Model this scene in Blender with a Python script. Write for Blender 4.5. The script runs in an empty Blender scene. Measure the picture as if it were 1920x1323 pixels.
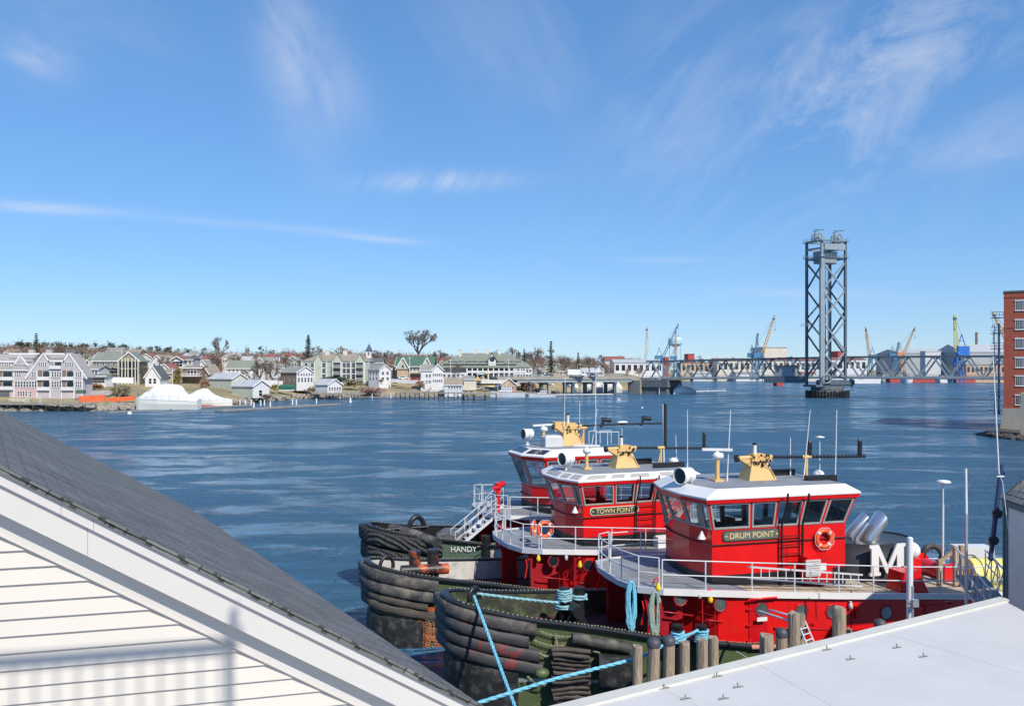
import bpy, math, random
import numpy as np
from mathutils import Vector, Matrix
R = math.radians
scene = bpy.context.scene
COL = scene.collection
# ------------------------------------------------------------------ camera
FPX, HOR, CAMZ = 1500.0, 693.0, 12.0      # focal length in photo pixels, horizon row, camera height over the river
cam = bpy.data.cameras.new('camera'); camo = bpy.data.objects.new('camera', cam); COL.objects.link(camo)
camo.location = (0, 0, CAMZ); camo.rotation_euler = (R(90), 0, 0)
cam.sensor_width = 36; cam.lens = FPX/1920*36; cam.shift_y = (HOR-661.5)/1920
cam.clip_start = 0.1; cam.clip_end = 20000
scene.camera = camo
# ------------------------------------------------------------------ light
SUN_EL, SUN_AZ = R(43), R(31)             # azimuth measured from behind the camera towards the right
sx, sy, sz = math.sin(SUN_AZ)*math.cos(SUN_EL), -math.cos(SUN_AZ)*math.cos(SUN_EL), math.sin(SUN_EL)
sun = bpy.data.lights.new('sun', 'SUN'); suno = bpy.data.objects.new('sun', sun); COL.objects.link(suno)
sun.energy = 4.6; sun.angle = R(0.5); sun.color = (1.0, 0.925, 0.79)
suno.rotation_euler = Vector((sx, sy, sz)).to_track_quat('Z', 'Y').to_euler(); suno.location = (0, -20, 60)
scene.view_settings.view_transform = 'Standard'; scene.view_settings.look = 'None'
scene.view_settings.exposure = 0.12; scene.view_settings.gamma = 1.0
SKY_STRENGTH = 0.112

class NX:
    """tiny expression wrapper over shader math nodes"""
    def __init__(s, nt, sock): s.nt, s.s = nt, sock
    def _b(s, op, o, rev=False, o2=None):
        n = s.nt.nodes.new('ShaderNodeMath'); n.operation = op
        a, b = (o, s) if rev else (s, o)
        for i, q in enumerate((a, b, o2)):
            if q is None: continue
            if isinstance(q, NX): s.nt.links.new(q.s, n.inputs[i])
            else: n.inputs[i].default_value = float(q)
        return NX(s.nt, n.outputs[0])
    def __add__(s, o): return s._b('ADD', o)
    def __radd__(s, o): return s._b('ADD', o)
    def __sub__(s, o): return s._b('SUBTRACT', o)
    def __rsub__(s, o): return s._b('SUBTRACT', o, True)
    def __mul__(s, o): return s._b('MULTIPLY', o)
    def __rmul__(s, o): return s._b('MULTIPLY', o)
    def __truediv__(s, o): return s._b('DIVIDE', o)
    def pw(s, o): return s._b('POWER', o)
    def mx(s, o): return s._b('MAXIMUM', o)
    def mn(s, o): return s._b('MINIMUM', o)
    def exp(s): return s._b('EXPONENT', None)
    def cl(s): return s.mx(0).mn(1)
def comb(nt, x, y, z):
    n = nt.nodes.new('ShaderNodeCombineXYZ')
    for i, q in enumerate((x, y, z)):
        if isinstance(q, NX): nt.links.new(q.s, n.inputs[i])
        else: n.inputs[i].default_value = q
    return n.outputs[0]
def noise(nt, vec, scale, detail=4, rough=0.55, dist=0.0):
    n = nt.nodes.new('ShaderNodeTexNoise'); n.inputs['Scale'].default_value = scale
    n.inputs['Detail'].default_value = detail; n.inputs['Roughness'].default_value = rough; n.inputs['Distortion'].default_value = dist
    nt.links.new(vec, n.inputs['Vector']); return NX(nt, n.outputs['Fac'])
def make_world():
    w = bpy.data.worlds.new('World'); scene.world = w; w.use_nodes = True
    nt = w.node_tree; nt.nodes.clear(); L = nt.links
    out = nt.nodes.new('ShaderNodeOutputWorld'); bg = nt.nodes.new('ShaderNodeBackground')
    sky = nt.nodes.new('ShaderNodeTexSky'); sky.sky_type = 'NISHITA'; sky.sun_disc = False
    sky.sun_elevation = SUN_EL
    sky.sun_rotation = math.atan2(sx, sy)      # Blender: rotation 0 = +Y, turning towards +X
    sky.altitude = 0; sky.air_density = 1.0; sky.dust_density = 0.0; sky.ozone_density = 2.2
    hs = nt.nodes.new('ShaderNodeHueSaturation'); hs.inputs['Saturation'].default_value = 1.16; hs.inputs['Value'].default_value = 1.0
    tint = nt.nodes.new('ShaderNodeMix'); tint.data_type = 'RGBA'; tint.blend_type = 'MULTIPLY'; tint.inputs[0].default_value = 1.0; tint.inputs[7].default_value = (.69, .90, 1.22, 1)   # clean cold spring air
    gm = nt.nodes.new('ShaderNodeGamma'); gm.inputs[1].default_value = .58; L.new(sky.outputs[0], gm.inputs[0]); sc_ = nt.nodes.new('ShaderNodeVectorMath'); sc_.operation = 'SCALE'; sc_.inputs['Scale'].default_value = 2.06; L.new(gm.outputs[0], sc_.inputs[0]); L.new(sc_.outputs[0], tint.inputs[6]); L.new(tint.outputs[2], hs.inputs['Color'])
    tc = nt.nodes.new('ShaderNodeTexCoord'); sp = nt.nodes.new('ShaderNodeSeparateXYZ'); L.new(tc.outputs['Generated'], sp.inputs[0])
    x, y, z = (NX(nt, sp.outputs[i]) for i in range(3))
    yy = y.mx(0.05); u = x/yy; v = z/yy        # direction on a tangent sheet ahead
    def gauss(cu, cv, su, sv, ang):
        c, s = math.cos(ang), math.sin(ang)
        du, dv = u-cu, v-cv
        a = (du*c+dv*s)/su; b = (dv*c-du*s)/sv
        return (0-(a*a+b*b)).exp()
    def streak(ang, sc, st, seed, detail=6, rough=.6, dist=.6):
        c, s = math.cos(ang), math.sin(ang)
        a = u*c+v*s; b = v*c-u*s
        return noise(nt, comb(nt, a*(sc/st), b*sc, seed), 1.0, detail, rough, dist)
    def ramp(n, lo, hi): return ((n-lo)/(hi-lo)).cl()
    wob = (noise(nt, comb(nt, u, v, 3.0), 6, 3)-.5)
    c = None
    # feathered sheets: centre (u, v), spread, direction of the fibres
    def add(t):
        nonlocal c
        c = t if c is None else (c+t)
    big = streak(R(33), 8, 2.6, 1.3, 8, .66, 1.4)
    fine = streak(R(48), 34, 3.2, 7.7, 6, .68, 1.2)
    body = ramp(big, .40, .74)*(fine*.7+.55)
    add(gauss(.40, .33, .23, .11, R(28))*body*.95)
    add(gauss(.50, .41, .20, .08, R(26))*body*.7)
    add(gauss(.20, .36, .06, .11, R(-28))*ramp(streak(R(52), 16, 3, 4.9, 6, .6, .8), .35, .7)*.45)
    add(gauss(.05, .42, .16, .10, R(-20))*ramp(streak(R(-50), 7, 3, 4.4), .42, .75)*(fine*.6+.55)*.55)
    add(gauss(-.27, .40, .045, .115, R(16))*ramp(streak(R(-62), 12, 4, 9.2), .36, .68)*.75)
    add(gauss(-.215, .345, .035, .05, R(22))*.28)
    add(gauss(-.60, .39, .05, .028, R(-25))*ramp(streak(R(-25), 16, 3, 2.2), .3, .65)*.6)
    add(gauss(-.55, .45, .13, .05, R(-20))*ramp(streak(R(-20), 12, 4, 5.2), .4, .75)*.5)
    add(gauss(-.09, .2355, .085, .012, R(1))*ramp(streak(R(60), 45, 4, 6.1), .28, .62)*.85)
    add(gauss(-.60, .203, .12, .0065, R(-3.6))*ramp(streak(R(-3), 34, 7, 3.9), .25, .6)*.85)
    add(gauss(-.30, .178, .12, .005, R(-4.5))*ramp(streak(R(-3), 30, 9, 8.9), .35, .65)*.6)
    add(gauss(-.165, .163, .05, .004, R(-5))*.6)
    add(gauss(.19, .137, .05, .004, R(0))*.3)
    add(gauss(.37, .095, .10, .006, R(-1))*ramp(streak(0, 30, 8, 1.9), .35, .6)*.35)
    add(gauss(.62, .29, .1, .03, R(20))*ramp(streak(R(20), 14, 4, 6.6), .35, .65)*.5)
    c = (c+wob*0.0)
    front = ramp(y, 0.02, 0.2)
    c = (c*front).cl()
    # faint even veil all round, so the sky beside the frame is not empty
    veil = noise(nt, comb(nt, x/(z.mx(0)+.12), y/(z.mx(0)+.12), 0.5), .7, 6, .6, 1.0)
    c = (c+ramp(veil, .62, .95)*.12*ramp(z, .03, .2)).cl()
    mix = nt.nodes.new('ShaderNodeMix'); mix.data_type = 'RGBA'
    L.new((c*.5).s, mix.inputs[0]); L.new(hs.outputs[0], mix.inputs[6]); mix.inputs[7].default_value = (6.6, 6.9, 7.4, 1)
    L.new(mix.outputs[2], bg.inputs['Color']); bg.inputs['Strength'].default_value = SKY_STRENGTH
    L.new(bg.outputs[0], out.inputs[0])
make_world()

# ------------------------------------------------------------------ materials
MATS = {}
def mat(name, col, rough=.6, metal=0.0, var=.12, vscale=2.0, bump=0.0, bscale=20.0, stretch=(1, 1, 1), col2=None, c2=(.45, .6), c2scale=1.0, spec=.5, emit=None, coat=0.0, objspace=True, c2stretch=None):
    """plain weathered surface: base colour with value variation, an optional second colour in patches, fine bump"""
    if name in MATS: return MATS[name]
    m = bpy.data.materials.new(name); m.use_nodes = True; nt = m.node_tree; L = nt.links
    b = nt.nodes['Principled BSDF']; b.inputs['Roughness'].default_value = rough; b.inputs['Metallic'].default_value = metal
    b.inputs['Specular IOR Level'].default_value = spec
    if coat: b.inputs['Coat Weight'].default_value = coat; b.inputs['Coat Roughness'].default_value = .12
    tc = nt.nodes.new('ShaderNodeTexCoord'); mp = nt.nodes.new('ShaderNodeMapping'); mp.inputs['Scale'].default_value = stretch
    L.new(tc.outputs['Object'], mp.inputs[0]); V = mp.outputs[0]
    base = nt.nodes.new('ShaderNodeMix'); base.data_type = 'RGBA'
    base.inputs[6].default_value = (*[x*(1-var) for x in col], 1); base.inputs[7].default_value = (*[min(1, x*(1+var)) for x in col], 1)
    n1 = noise(nt, V, vscale, 5, .65); L.new(((n1-.32)/.36).cl().s, base.inputs[0])
    o = base.outputs[2]
    if col2 is not None:
        V2 = V
        if c2stretch:
            mp2 = nt.nodes.new('ShaderNodeMapping'); mp2.inputs['Scale'].default_value = c2stretch; L.new(tc.outputs['Object'], mp2.inputs[0]); V2 = mp2.outputs[0]
        n2 = noise(nt, V2, c2scale, 6, .68); mx = nt.nodes.new('ShaderNodeMix'); mx.data_type = 'RGBA'
        L.new(((n2-c2[0])/(c2[1]-c2[0])).cl().s, mx.inputs[0]); L.new(o, mx.inputs[6]); mx.inputs[7].default_value = (*col2, 1); o = mx.outputs[2]
    L.new(o, b.inputs['Base Color'])
    if bump:
        bp = nt.nodes.new('ShaderNodeBump'); bp.inputs['Strength'].default_value = bump; bp.inputs['Distance'].default_value = .02
        L.new(noise(nt, V, bscale, 4, .6).s, bp.inputs['Height']); L.new(bp.outputs[0], b.inputs['Normal'])
    if emit: b.inputs['Emission Color'].default_value = (*emit, 1); b.inputs['Emission Strength'].default_value = 1
    MATS[name] = m; return m
def ribbed(name, col, axis, scale, bump=.8, rough=.75, var=.3, col2=None, c2=(.5, .7), dist=.02, wavedist=.6):
    """surface with parallel grooves (clapboards, rubber ribs, corrugation, planks)"""
    m = mat(name, col, rough, var=var, vscale=3, col2=col2, c2=c2, c2scale=2.5); nt = m.node_tree; L = nt.links; b = nt.nodes['Principled BSDF']
    tc = nt.nodes.new('ShaderNodeTexCoord'); w = nt.nodes.new('ShaderNodeTexWave'); w.bands_direction = axis; w.wave_profile = 'SAW'
    w.inputs['Scale'].default_value = scale; w.inputs['Distortion'].default_value = wavedist; w.inputs['Detail'].default_value = 2
    L.new(tc.outputs['Object'], w.inputs['Vector'])
    bp = nt.nodes.new('ShaderNodeBump'); bp.inputs['Strength'].default_value = bump; bp.inputs['Distance'].default_value = dist
    L.new(w.outputs['Fac'], bp.inputs['Height']); L.new(bp.outputs[0], b.inputs['Normal']); return m
def glass(name, tint=(.75, .85, .88), rough=.02, mixv=.72):
    m = bpy.data.materials.new(name); m.use_nodes = True; nt = m.node_tree; nt.nodes.clear(); L = nt.links
    o = nt.nodes.new('ShaderNodeOutputMaterial'); t = nt.nodes.new('ShaderNodeBsdfTransparent'); g = nt.nodes.new('ShaderNodeBsdfGlossy')
    t.inputs[0].default_value = (*tint, 1); g.inputs['Roughness'].default_value = rough
    lw = nt.nodes.new('ShaderNodeFresnel'); lw.inputs[0].default_value = 1.6
    mx = nt.nodes.new('ShaderNodeMixShader'); L.new((NX(nt, lw.outputs[0])*1.0+(1-mixv)*.3).cl().s, mx.inputs[0])
    L.new(t.outputs[0], mx.inputs[1]); L.new(g.outputs[0], mx.inputs[2]); L.new(mx.outputs[0], o.inputs[0]); MATS[name] = m; return m

M = {}
M['white'] = mat('white_paint', (.72, .72, .72), .45, var=.05, vscale=.7, col2=(.6, .59, .56), c2=(.62, .8), c2scale=1.6)
M['white_far'] = mat('white_clapboard', (.66, .66, .67), .6, var=.08, vscale=.4)
M['trim'] = mat('white_trim', (.8, .8, .8), .5, var=.03)
M['red'] = mat('red_marine_paint', (.68, .010, .010), .26, var=.10, vscale=.8, coat=.25, col2=(.40, .02, .015), c2=(.56, .74), c2scale=1.6, c2stretch=(2.6, 2.6, .35), bump=.06, bscale=1.2)
M['darkred'] = mat('dark_red_paint', (.34, .012, .02), .4, var=.2, vscale=1.5)  # darker red for wing panels, portholes, handrails and stiffeners
M['black'] = mat('black_paint', (.014, .015, .018), .4, var=.3, vscale=3)
M['rubber'] = mat('black_rubber', (.050, .050, .052), .68, var=.45, vscale=3.2, bump=1.0, bscale=6, col2=(.17, .15, .125), c2=(.47, .66), c2scale=1.7)
M['rubber_red'] = mat('rubber_scuffed_red', (.05, .05, .054), .62, var=.3, vscale=2.2, bump=.5, bscale=9, col2=(.22, .035, .04), c2=(.55, .62), c2scale=.9)
M['log'] = mat('worn_timber_fender', (.075, .065, .055), .85, var=.4, vscale=3, stretch=(.5, .5, 3), bump=.7, bscale=8, col2=(.16, .05, .03), c2=(.58, .7), c2scale=1.2)
M['ribrub'] = ribbed('grooved_rubber', (.026, .026, .025), 'X', 2.6, 1.0, .8, .5, (.17, .165, .15), (.5, .75), .07, 1.0)
M['strips'] = ribbed('layered_rubber_strips', (.075, .065, .062), 'Z', 1.5, 1.0, .8, .4, (.10, .075, .065), (.45, .7), .06, 3.0)
M['olive'] = mat('olive_hull_paint', (.085, .115, .05), .5, var=.18, vscale=1.2, col2=(.18, .17, .11), c2=(.56, .68), c2scale=1.8, bump=.12, bscale=3)
M['rust'] = mat('rusty_steel', (.42, .10, .02), .8, var=.35, vscale=3, col2=(.10, .04, .02), c2=(.48, .6), c2scale=2.2, bump=.6, bscale=14)
M['deck'] = mat('grey_deck_paint', (.24, .26, .29), .7, var=.12, vscale=1.2, col2=(.18, .18, .17), c2=(.5, .7), c2scale=.8)
M['edge'] = mat('shade_toned_edge', (.40, .43, .50), .6, var=.08)  # shaded copy of the white deck edge, used round its front
M['maroon'] = mat('maroon_deck', (.09, .02, .03), .7, var=.3)
M['wooddeck'] = ribbed('plank_deck', (.42, .36, .27), 'Y', 2.2, .5, .85, .25, (.42, .22, .12), (.6, .75), .02, .3)
M['wood'] = mat('weathered_wood', (.36, .29, .22), .9, var=.35, vscale=4, stretch=(3, 3, .35), bump=.9, bscale=7, col2=(.14, .11, .09), c2=(.5, .62), c2scale=2.4)
M['wood2'] = mat('sawn_wood', (.38, .28, .18), .85, var=.25, vscale=4, stretch=(3, 3, .4), bump=.4, bscale=7)
M['greywood'] = mat('silvered_wood', (.27, .25, .22), .9, var=.35, vscale=2, bump=.4, bscale=7)
M['darkwood'] = mat('wet_dark_wood', (.06, .05, .04), .85, var=.4, vscale=2)
M['cap'] = mat('dark_plastic_cap', (.06, .065, .08), .55, var=.15)
M['tan'] = mat('tan_mast_paint', (.66, .43, .17), .5, var=.08, vscale=2, col2=(.28, .15, .06), c2=(.64, .72), c2scale=3)
M['steel'] = mat('galvanised_pipe', (.55, .57, .60), .38, metal=.65, var=.1)
M['alu'] = mat('bright_aluminium', (.68, .69, .70), .28, metal=.85, var=.08, vscale=5)
M['railp'] = mat('pale_rail_paint', (.60, .62, .65), .4, var=.06)
M['glassdark'] = mat('dark_glass', (.015, .02, .03), .06, var=.2, spec=.8)
M['wglass'] = glass('wheelhouse_glass', mixv=.45)
M['frame'] = mat('grey_window_frame', (.36, .35, .34), .5, var=.1)
M['int'] = mat('wheelhouse_interior', (.03, .035, .04), .7, var=.4, vscale=4)
M['intl'] = mat('wheelhouse_lining', (.25, .25, .23), .8, var=.2)
M['orange'] = mat('orange_buoy', (.85, .12, .035), .45, var=.08)
M['cyan'] = mat('cyan_rope', (.17, .50, .66), .8, var=.2, vscale=9, bump=.6, bscale=30)
M['cyand'] = mat('cyan_rope_faded', (.24, .46, .52), .85, var=.3, vscale=9, bump=.6, bscale=30)
M['grope'] = mat('green_grey_rope', (.27, .36, .32), .85, var=.25, vscale=9, bump=.6, bscale=30)
M['yellow'] = mat('yellow_lamp', (.85, .60, .03), .4, var=.05)
M['funnel'] = mat('charcoal_funnel', (.035, .038, .045), .42, var=.12, vscale=.8)
M['chain'] = mat('pale_chain', (.36, .35, .24), .7, metal=.2, var=.4, vscale=12)
M['gold'] = mat('gilt_letters', (.72, .60, .28), .45, var=.05)
M['board'] = mat('dark_name_board', (.05, .055, .05), .5, var=.1)
M['boardt'] = mat('cream_board_edge', (.62, .58, .45), .5, var=.05)
M['tarp'] = mat('grey_tarp', (.10, .105, .11), .5, var=.25, vscale=2, bump=.8, bscale=3)
M['whiteroof'] = mat('white_roof_membrane', (.60, .585, .575), .6, var=.035, vscale=.5, col2=(.53, .52, .51), c2=(.48, .78), c2scale=.55, bump=.05, bscale=4)
M['siding'] = mat('cream_siding', (.60, .565, .52), .55, var=.025, vscale=1.2)
M['fascia'] = mat('white_fascia', (.575, .56, .545), .5, var=.02)
M['shedwall'] = mat('beige_grey_siding', (.72, .68, .60), .7, var=.06)
M['teal'] = mat('teal_trim', (.05, .15, .16), .55, var=.1)
M['concrete'] = mat('weathered_concrete', (.34, .32, .28), .85, var=.2, vscale=.5, col2=(.2, .17, .13), c2=(.5, .7), c2scale=.25, stretch=(1, 1, .4))
M['brick'] = mat('red_brick', (.40, .105, .06), .85, var=.1, vscale=.35, col2=(.32, .085, .055), c2=(.45, .65), c2scale=3, stretch=(1, 1, 1.6))
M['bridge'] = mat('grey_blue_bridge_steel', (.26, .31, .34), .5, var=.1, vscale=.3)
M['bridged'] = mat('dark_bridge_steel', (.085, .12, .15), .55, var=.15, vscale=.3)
M['bluecable'] = mat('dark_blue_steel', (.02, .05, .14), .5, var=.15)
M['grass'] = mat('dry_grass', (.34, .27, .15), .95, var=.35, vscale=.15, col2=(.22, .20, .10), c2=(.45, .6), c2scale=.06)
M['rock'] = mat('shore_rock', (.28, .25, .21), .9, var=.45, vscale=1.2)
M['rockd'] = mat('wet_rock', (.07, .062, .055), .9, var=.4, vscale=1.2)
M['bark'] = mat('grey_bark', (.15, .125, .11), .9, var=.3)
M['twig1'] = mat('brown_twigs', (.22, .155, .13), .95, var=.4, vscale=.08)
M['twig2'] = mat('reddish_twigs', (.30, .18, .155), .95, var=.35, vscale=.08)
M['twig3'] = mat('olive_twigs', (.22, .185, .125), .95, var=.35, vscale=.08)
M['pine'] = mat('pine_needles', (.035, .06, .03), .9, var=.4, vscale=.6)
M['pine2'] = mat('blue_green_needles', (.05, .085, .065), .9, var=.4, vscale=.6)
M['rustpine'] = mat('rusty_green_needles', (.16, .085, .035), .9, var=.5, vscale=.35, col2=(.06, .07, .03), c2=(.45, .6), c2scale=.3)
M['hedge'] = mat('yellow_green_hedge', (.20, .17, .035), .9, var=.35, vscale=.8)
M['rustbush'] = mat('russet_bush', (.28, .13, .07), .9, var=.35, vscale=.8)
M['wrap'] = mat('white_shrink_wrap', (.72, .73, .76), .35, var=.06, vscale=.8, bump=1.0, bscale=1.2)
for k, c in dict(lav=(.47, .43, .46), pink=(.55, .38, .40), oliveh=(.25, .24, .17), sage=(.34, .40, .35), sagep=(.44, .47, .40), cream=(.60, .58, .50), brownh=(.22, .16, .13), beige=(.62, .57, .47), greyh=(.38, .39, .40), palegrey=(.55, .56, .57), redh=(.42, .07, .06), tanh=(.50, .36, .25), blueh=(.3, .36, .48), shipblue=(.03, .16, .52), craneblue=(.07, .20, .33), craneyel=(.66, .42, .16), craneyel2=(.62, .60, .22), craneor=(.55, .26, .13), lightblue=(.40, .60, .72)).items():
    M[k] = mat('paint_'+k, c, .75, var=.1, vscale=.25)
for k, c in dict(rgrey=(.27, .27, .25), rgreen=(.07, .14, .10), rtan=(.29, .25, .20), rdark=(.11, .12, .13), rlav=(.33, .31, .30), rlight=(.42, .44, .46), rsage=(.21, .23, .19), rred=(.26, .10, .08)).items():
    M[k] = mat('roofing_'+k, c, .85, var=.15, vscale=.5)

def vstripe(ax='z'): pass
# ------------------------------------------------------------------ mesh helpers
rng = random.Random(7)
def V(*a): return Vector(a)
class MB:
    def __init__(s): s.v, s.f, s.m, s.sm = [], [], [], []
    def add(s, vs, fs, mi=0, smooth=False):
        n = len(s.v); s.v.extend(Vector(q) for q in vs)
        for f in fs: s.f.append([i+n for i in f]); s.m.append(mi); s.sm.append(smooth)
        return s
    def box(s, c, size, rz=0, mi=0, rot=None):
        c = Vector(c); h = Vector(size)/2; mt = rot if rot is not None else Matrix.Rotation(rz, 3, 'Z')
        vs = [c+mt@Vector((x*h.x, y*h.y, z*h.z)) for z in (-1, 1) for y in (-1, 1) for x in (-1, 1)]
        return s.add(vs, [(0, 2, 3, 1), (4, 5, 7, 6), (0, 1, 5, 4), (2, 6, 7, 3), (0, 4, 6, 2), (1, 3, 7, 5)], mi)
    def bx(s, x0, x1, y0, y1, z0, z1, mi=0): return s.box(((x0+x1)/2, (y0+y1)/2, (z0+z1)/2), (x1-x0, y1-y0, z1-z0), 0, mi)
    def bar(s, p0, p1, w, h=None, mi=0, up=(0, 0, 1)):
        """square beam from p0 to p1"""
        p0, p1 = Vector(p0), Vector(p1); d = p1-p0; h = h or w
        if d.length < 1e-6: return s
        x = d.normalized(); u = Vector(up)
        if abs(x.dot(u)) > .98: u = Vector((0, 1, 0)) if abs(x.y) < .9 else Vector((1, 0, 0))
        y = u.cross(x).normalized(); z = x.cross(y)
        mt = Matrix((x, y, z)).transposed()
        return s.box((p0+p1)/2, (d.length, w, h), 0, mi, mt)
    def cyl(s, p0, p1, r0, r1=None, n=10, mi=0, smooth=True, caps=True):
        p0, p1 = Vector(p0), Vector(p1); r1 = r0 if r1 is None else r1; d = (p1-p0)
        if d.length < 1e-6: return s
        q = d.to_track_quat('Z', 'Y').to_matrix(); vs = []
        for p, r in ((p0, r0), (p1, r1)):
            for k in range(n):
                a = 2*math.pi*k/n; vs.append(p+q@Vector((math.cos(a)*r, math.sin(a)*r, 0)))
        fs = [(k, (k+1) % n, n+(k+1) % n, n+k) for k in range(n)]
        s.add(vs, fs, mi, smooth)
        if caps:
            s.add(vs[:n], [tuple(range(n-1, -1, -1))], mi); s.add(vs[n:], [tuple(range(n))], mi)
        return s
    def tube(s, pts, r, n=6, mi=0, closed=False, rr=None):
        pts = [Vector(p) for p in pts]; m = len(pts); vs = []; up = None
        for i, p in enumerate(pts):
            a = pts[(i-1) % m] if (closed or i > 0) else p; b = pts[(i+1) % m] if (closed or i < m-1) else p
            t = (b-a).normalized() if (b-a).length > 1e-9 else Vector((0, 0, 1))
            if up is None:
                up = Vector((0, 0, 1)) if abs(t.z) < .9 else Vector((1, 0, 0))
            x = up.cross(t)
            if x.length < 1e-4: x = Vector((0, 1, 0)).cross(t)
            x.normalize(); y = t.cross(x); up = y
            q = rr[i] if rr else r
            for k in range(n):
                an = 2*math.pi*k/n; vs.append(p+x*math.cos(an)*q+y*math.sin(an)*q)
        fs = []
        for i in range(m if closed else m-1):
            j = (i+1) % m
            for k in range(n): fs.append((i*n+k, i*n+(k+1) % n, j*n+(k+1) % n, j*n+k))
        s.add(vs, fs, mi, True)
        if not closed: s.add(vs[:n], [tuple(range(n-1, -1, -1))], mi); s.add(vs[-n:], [tuple(range(n))], mi)
        return s
    def prism(s, pts, vec, mi=0, mi_side=None, smooth=False):
        """extrude polygon (3D points, counter-clockwise seen from the +vec end)"""
        pts = [Vector(p) for p in pts]; vec = Vector(vec); n = len(pts); q = pts+[p+vec for p in pts]
        s.add(q, [tuple(range(n-1, -1, -1)), tuple(range(n, 2*n))], mi)
        s.add(q, [(i, (i+1) % n, n+(i+1) % n, n+i) for i in range(n)], mi if mi_side is None else mi_side, smooth); return s
    def quad(s, a, b, c, d, mi=0): return s.add([a, b, c, d], [(0, 1, 2, 3)], mi)
    def loft(s, rings, mi=0, closed=True, smooth=False, cap0=True, cap1=True):
        n = len(rings[0]); vs = [p for r in rings for p in r]; fs = []
        for i in range(len(rings)-1):
            for k in range(n if closed else n-1): fs.append((i*n+k, i*n+(k+1) % n, (i+1)*n+(k+1) % n, (i+1)*n+k))
        s.add(vs, fs, mi, smooth)
        if cap0: s.add(rings[0], [tuple(range(n-1, -1, -1))], mi)
        if cap1: s.add(rings[-1], [tuple(range(n))], mi)
        return s
    def sweep(s, path, prof, mi=0, smooth=False, side=-1, caps=True):
        """carry a closed profile [(outward, up)] along a path of 3D points lying roughly level"""
        rings = []; m = len(path)
        for i, p in enumerate(path):
            p = Vector(p); a = Vector(path[max(0, i-1)]); b = Vector(path[min(m-1, i+1)]); t = (b-a); t.z = 0; t.normalize()
            nrm = Vector((t.y, -t.x, 0))*(-side)
            rings.append([p+nrm*o+Vector((0, 0, z)) for o, z in prof])
        return s.loft(rings, mi, True, smooth, caps, caps)
    def sphere(s, c, r, sc=(1, 1, 1), n=12, m=8, mi=0, z0=-1, z1=1):
        rings = []; c = Vector(c)
        a0, a1 = math.asin(z0), math.asin(z1)
        for i in range(m+1):
            ph = a0+(a1-a0)*i/m; rings.append([c+Vector((math.cos(ph)*math.cos(2*math.pi*k/n)*r*sc[0], math.cos(ph)*math.sin(2*math.pi*k/n)*r*sc[1], math.sin(ph)*r*sc[2])) for k in range(n)])
        return s.loft(rings, mi, True, True)
    def torus(s, c, Rr, r, axis=(0, 1, 0), n=20, m=8, mi=0, a0=0, a1=2*math.pi):
        q = Vector(axis).to_track_quat('Z', 'Y').to_matrix(); c = Vector(c); full = abs(a1-a0-2*math.pi) < 1e-6
        pts = [c+q@Vector((math.cos(a0+(a1-a0)*k/n)*Rr, math.sin(a0+(a1-a0)*k/n)*Rr, 0)) for k in range(n if full else n+1)]
        return s.tube(pts, r, m, mi, full)
    def lathe(s, c, prof, n=16, mi=0, smooth=True):
        c = Vector(c); return s.loft([[c+Vector((math.cos(2*math.pi*k/n)*r, math.sin(2*math.pi*k/n)*r, z)) for k in range(n)] for r, z in prof], mi, True, smooth)
    def xf(s, mt):
        s.v = [mt@q for q in s.v]; return s
    def mesh(s, name, mats, origin=(0, 0, 0)):
        me = bpy.data.meshes.new(name); o = Vector(origin)
        me.from_pydata([tuple(q-o) for q in s.v], [], s.f)
        for m in (mats if isinstance(mats, (list, tuple)) else [mats]): me.materials.append(m)
        me.polygons.foreach_set('material_index', s.m); me.polygons.foreach_set('use_smooth', s.sm)
        me.validate(); me.update(); return me
    def build(s, name, mats, parent=None, origin=(0, 0, 0), label=None, cat=None, group=None, kind=None):
        ob = bpy.data.objects.new(name, s.mesh(name, mats, origin)); COL.objects.link(ob)
        ob.location = origin
        if parent is not None: ob.parent = parent
        return tag(ob, label, cat, group, kind)
def tag(o, label=None, cat=None, group=None, kind=None):
    if label: o['label'] = label
    if cat: o['category'] = cat
    if group: o['group'] = group
    if kind: o['kind'] = kind
    return o
def thing(name, label, cat, loc=(0, 0, 0), rz=0, group=None):
    o = bpy.data.objects.new(name, None); COL.objects.link(o); o.location = loc; o.rotation_euler = (0, 0, rz); o.empty_display_size = .5
    return tag(o, label, cat, group)
def copy_thing(o, loc=None, rz=None, label=None, scale=None, parent=None):
    c = o.copy(); COL.objects.link(c); c.parent = parent
    if loc is not None: c.location = loc
    if rz is not None: c.rotation_euler = (0, 0, rz)
    if scale is not None: c.scale = scale
    if label: c['label'] = label
    for ch in [q for q in o.children]: copy_thing(ch, parent=c)
    return c
def P(px, py, D):
    """world point seen at photo pixel (px, py), D metres ahead"""
    return V((px-960)*D/FPX, D, CAMZ-(py-HOR)*D/FPX)
def X(px, D): return (px-960)*D/FPX
def Z(py, D): return CAMZ-(py-HOR)*D/FPX
def text_mesh(txt, size, depth=.01):
    cu = bpy.data.curves.new('t', 'FONT'); cu.body = txt; cu.size = size; cu.extrude = depth; cu.align_x = 'CENTER'; cu.align_y = 'CENTER'
    ob = bpy.data.objects.new('t', cu); COL.objects.link(ob); dg = bpy.context.evaluated_depsgraph_get(); dg.update()
    me = bpy.data.meshes.new_from_object(ob.evaluated_get(dg)); bpy.data.objects.remove(ob)
    vs = [tuple(q.co) for q in me.vertices]; fs = [tuple(p.vertices) for p in me.polygons]; bpy.data.meshes.remove(me); return vs, fs
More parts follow.
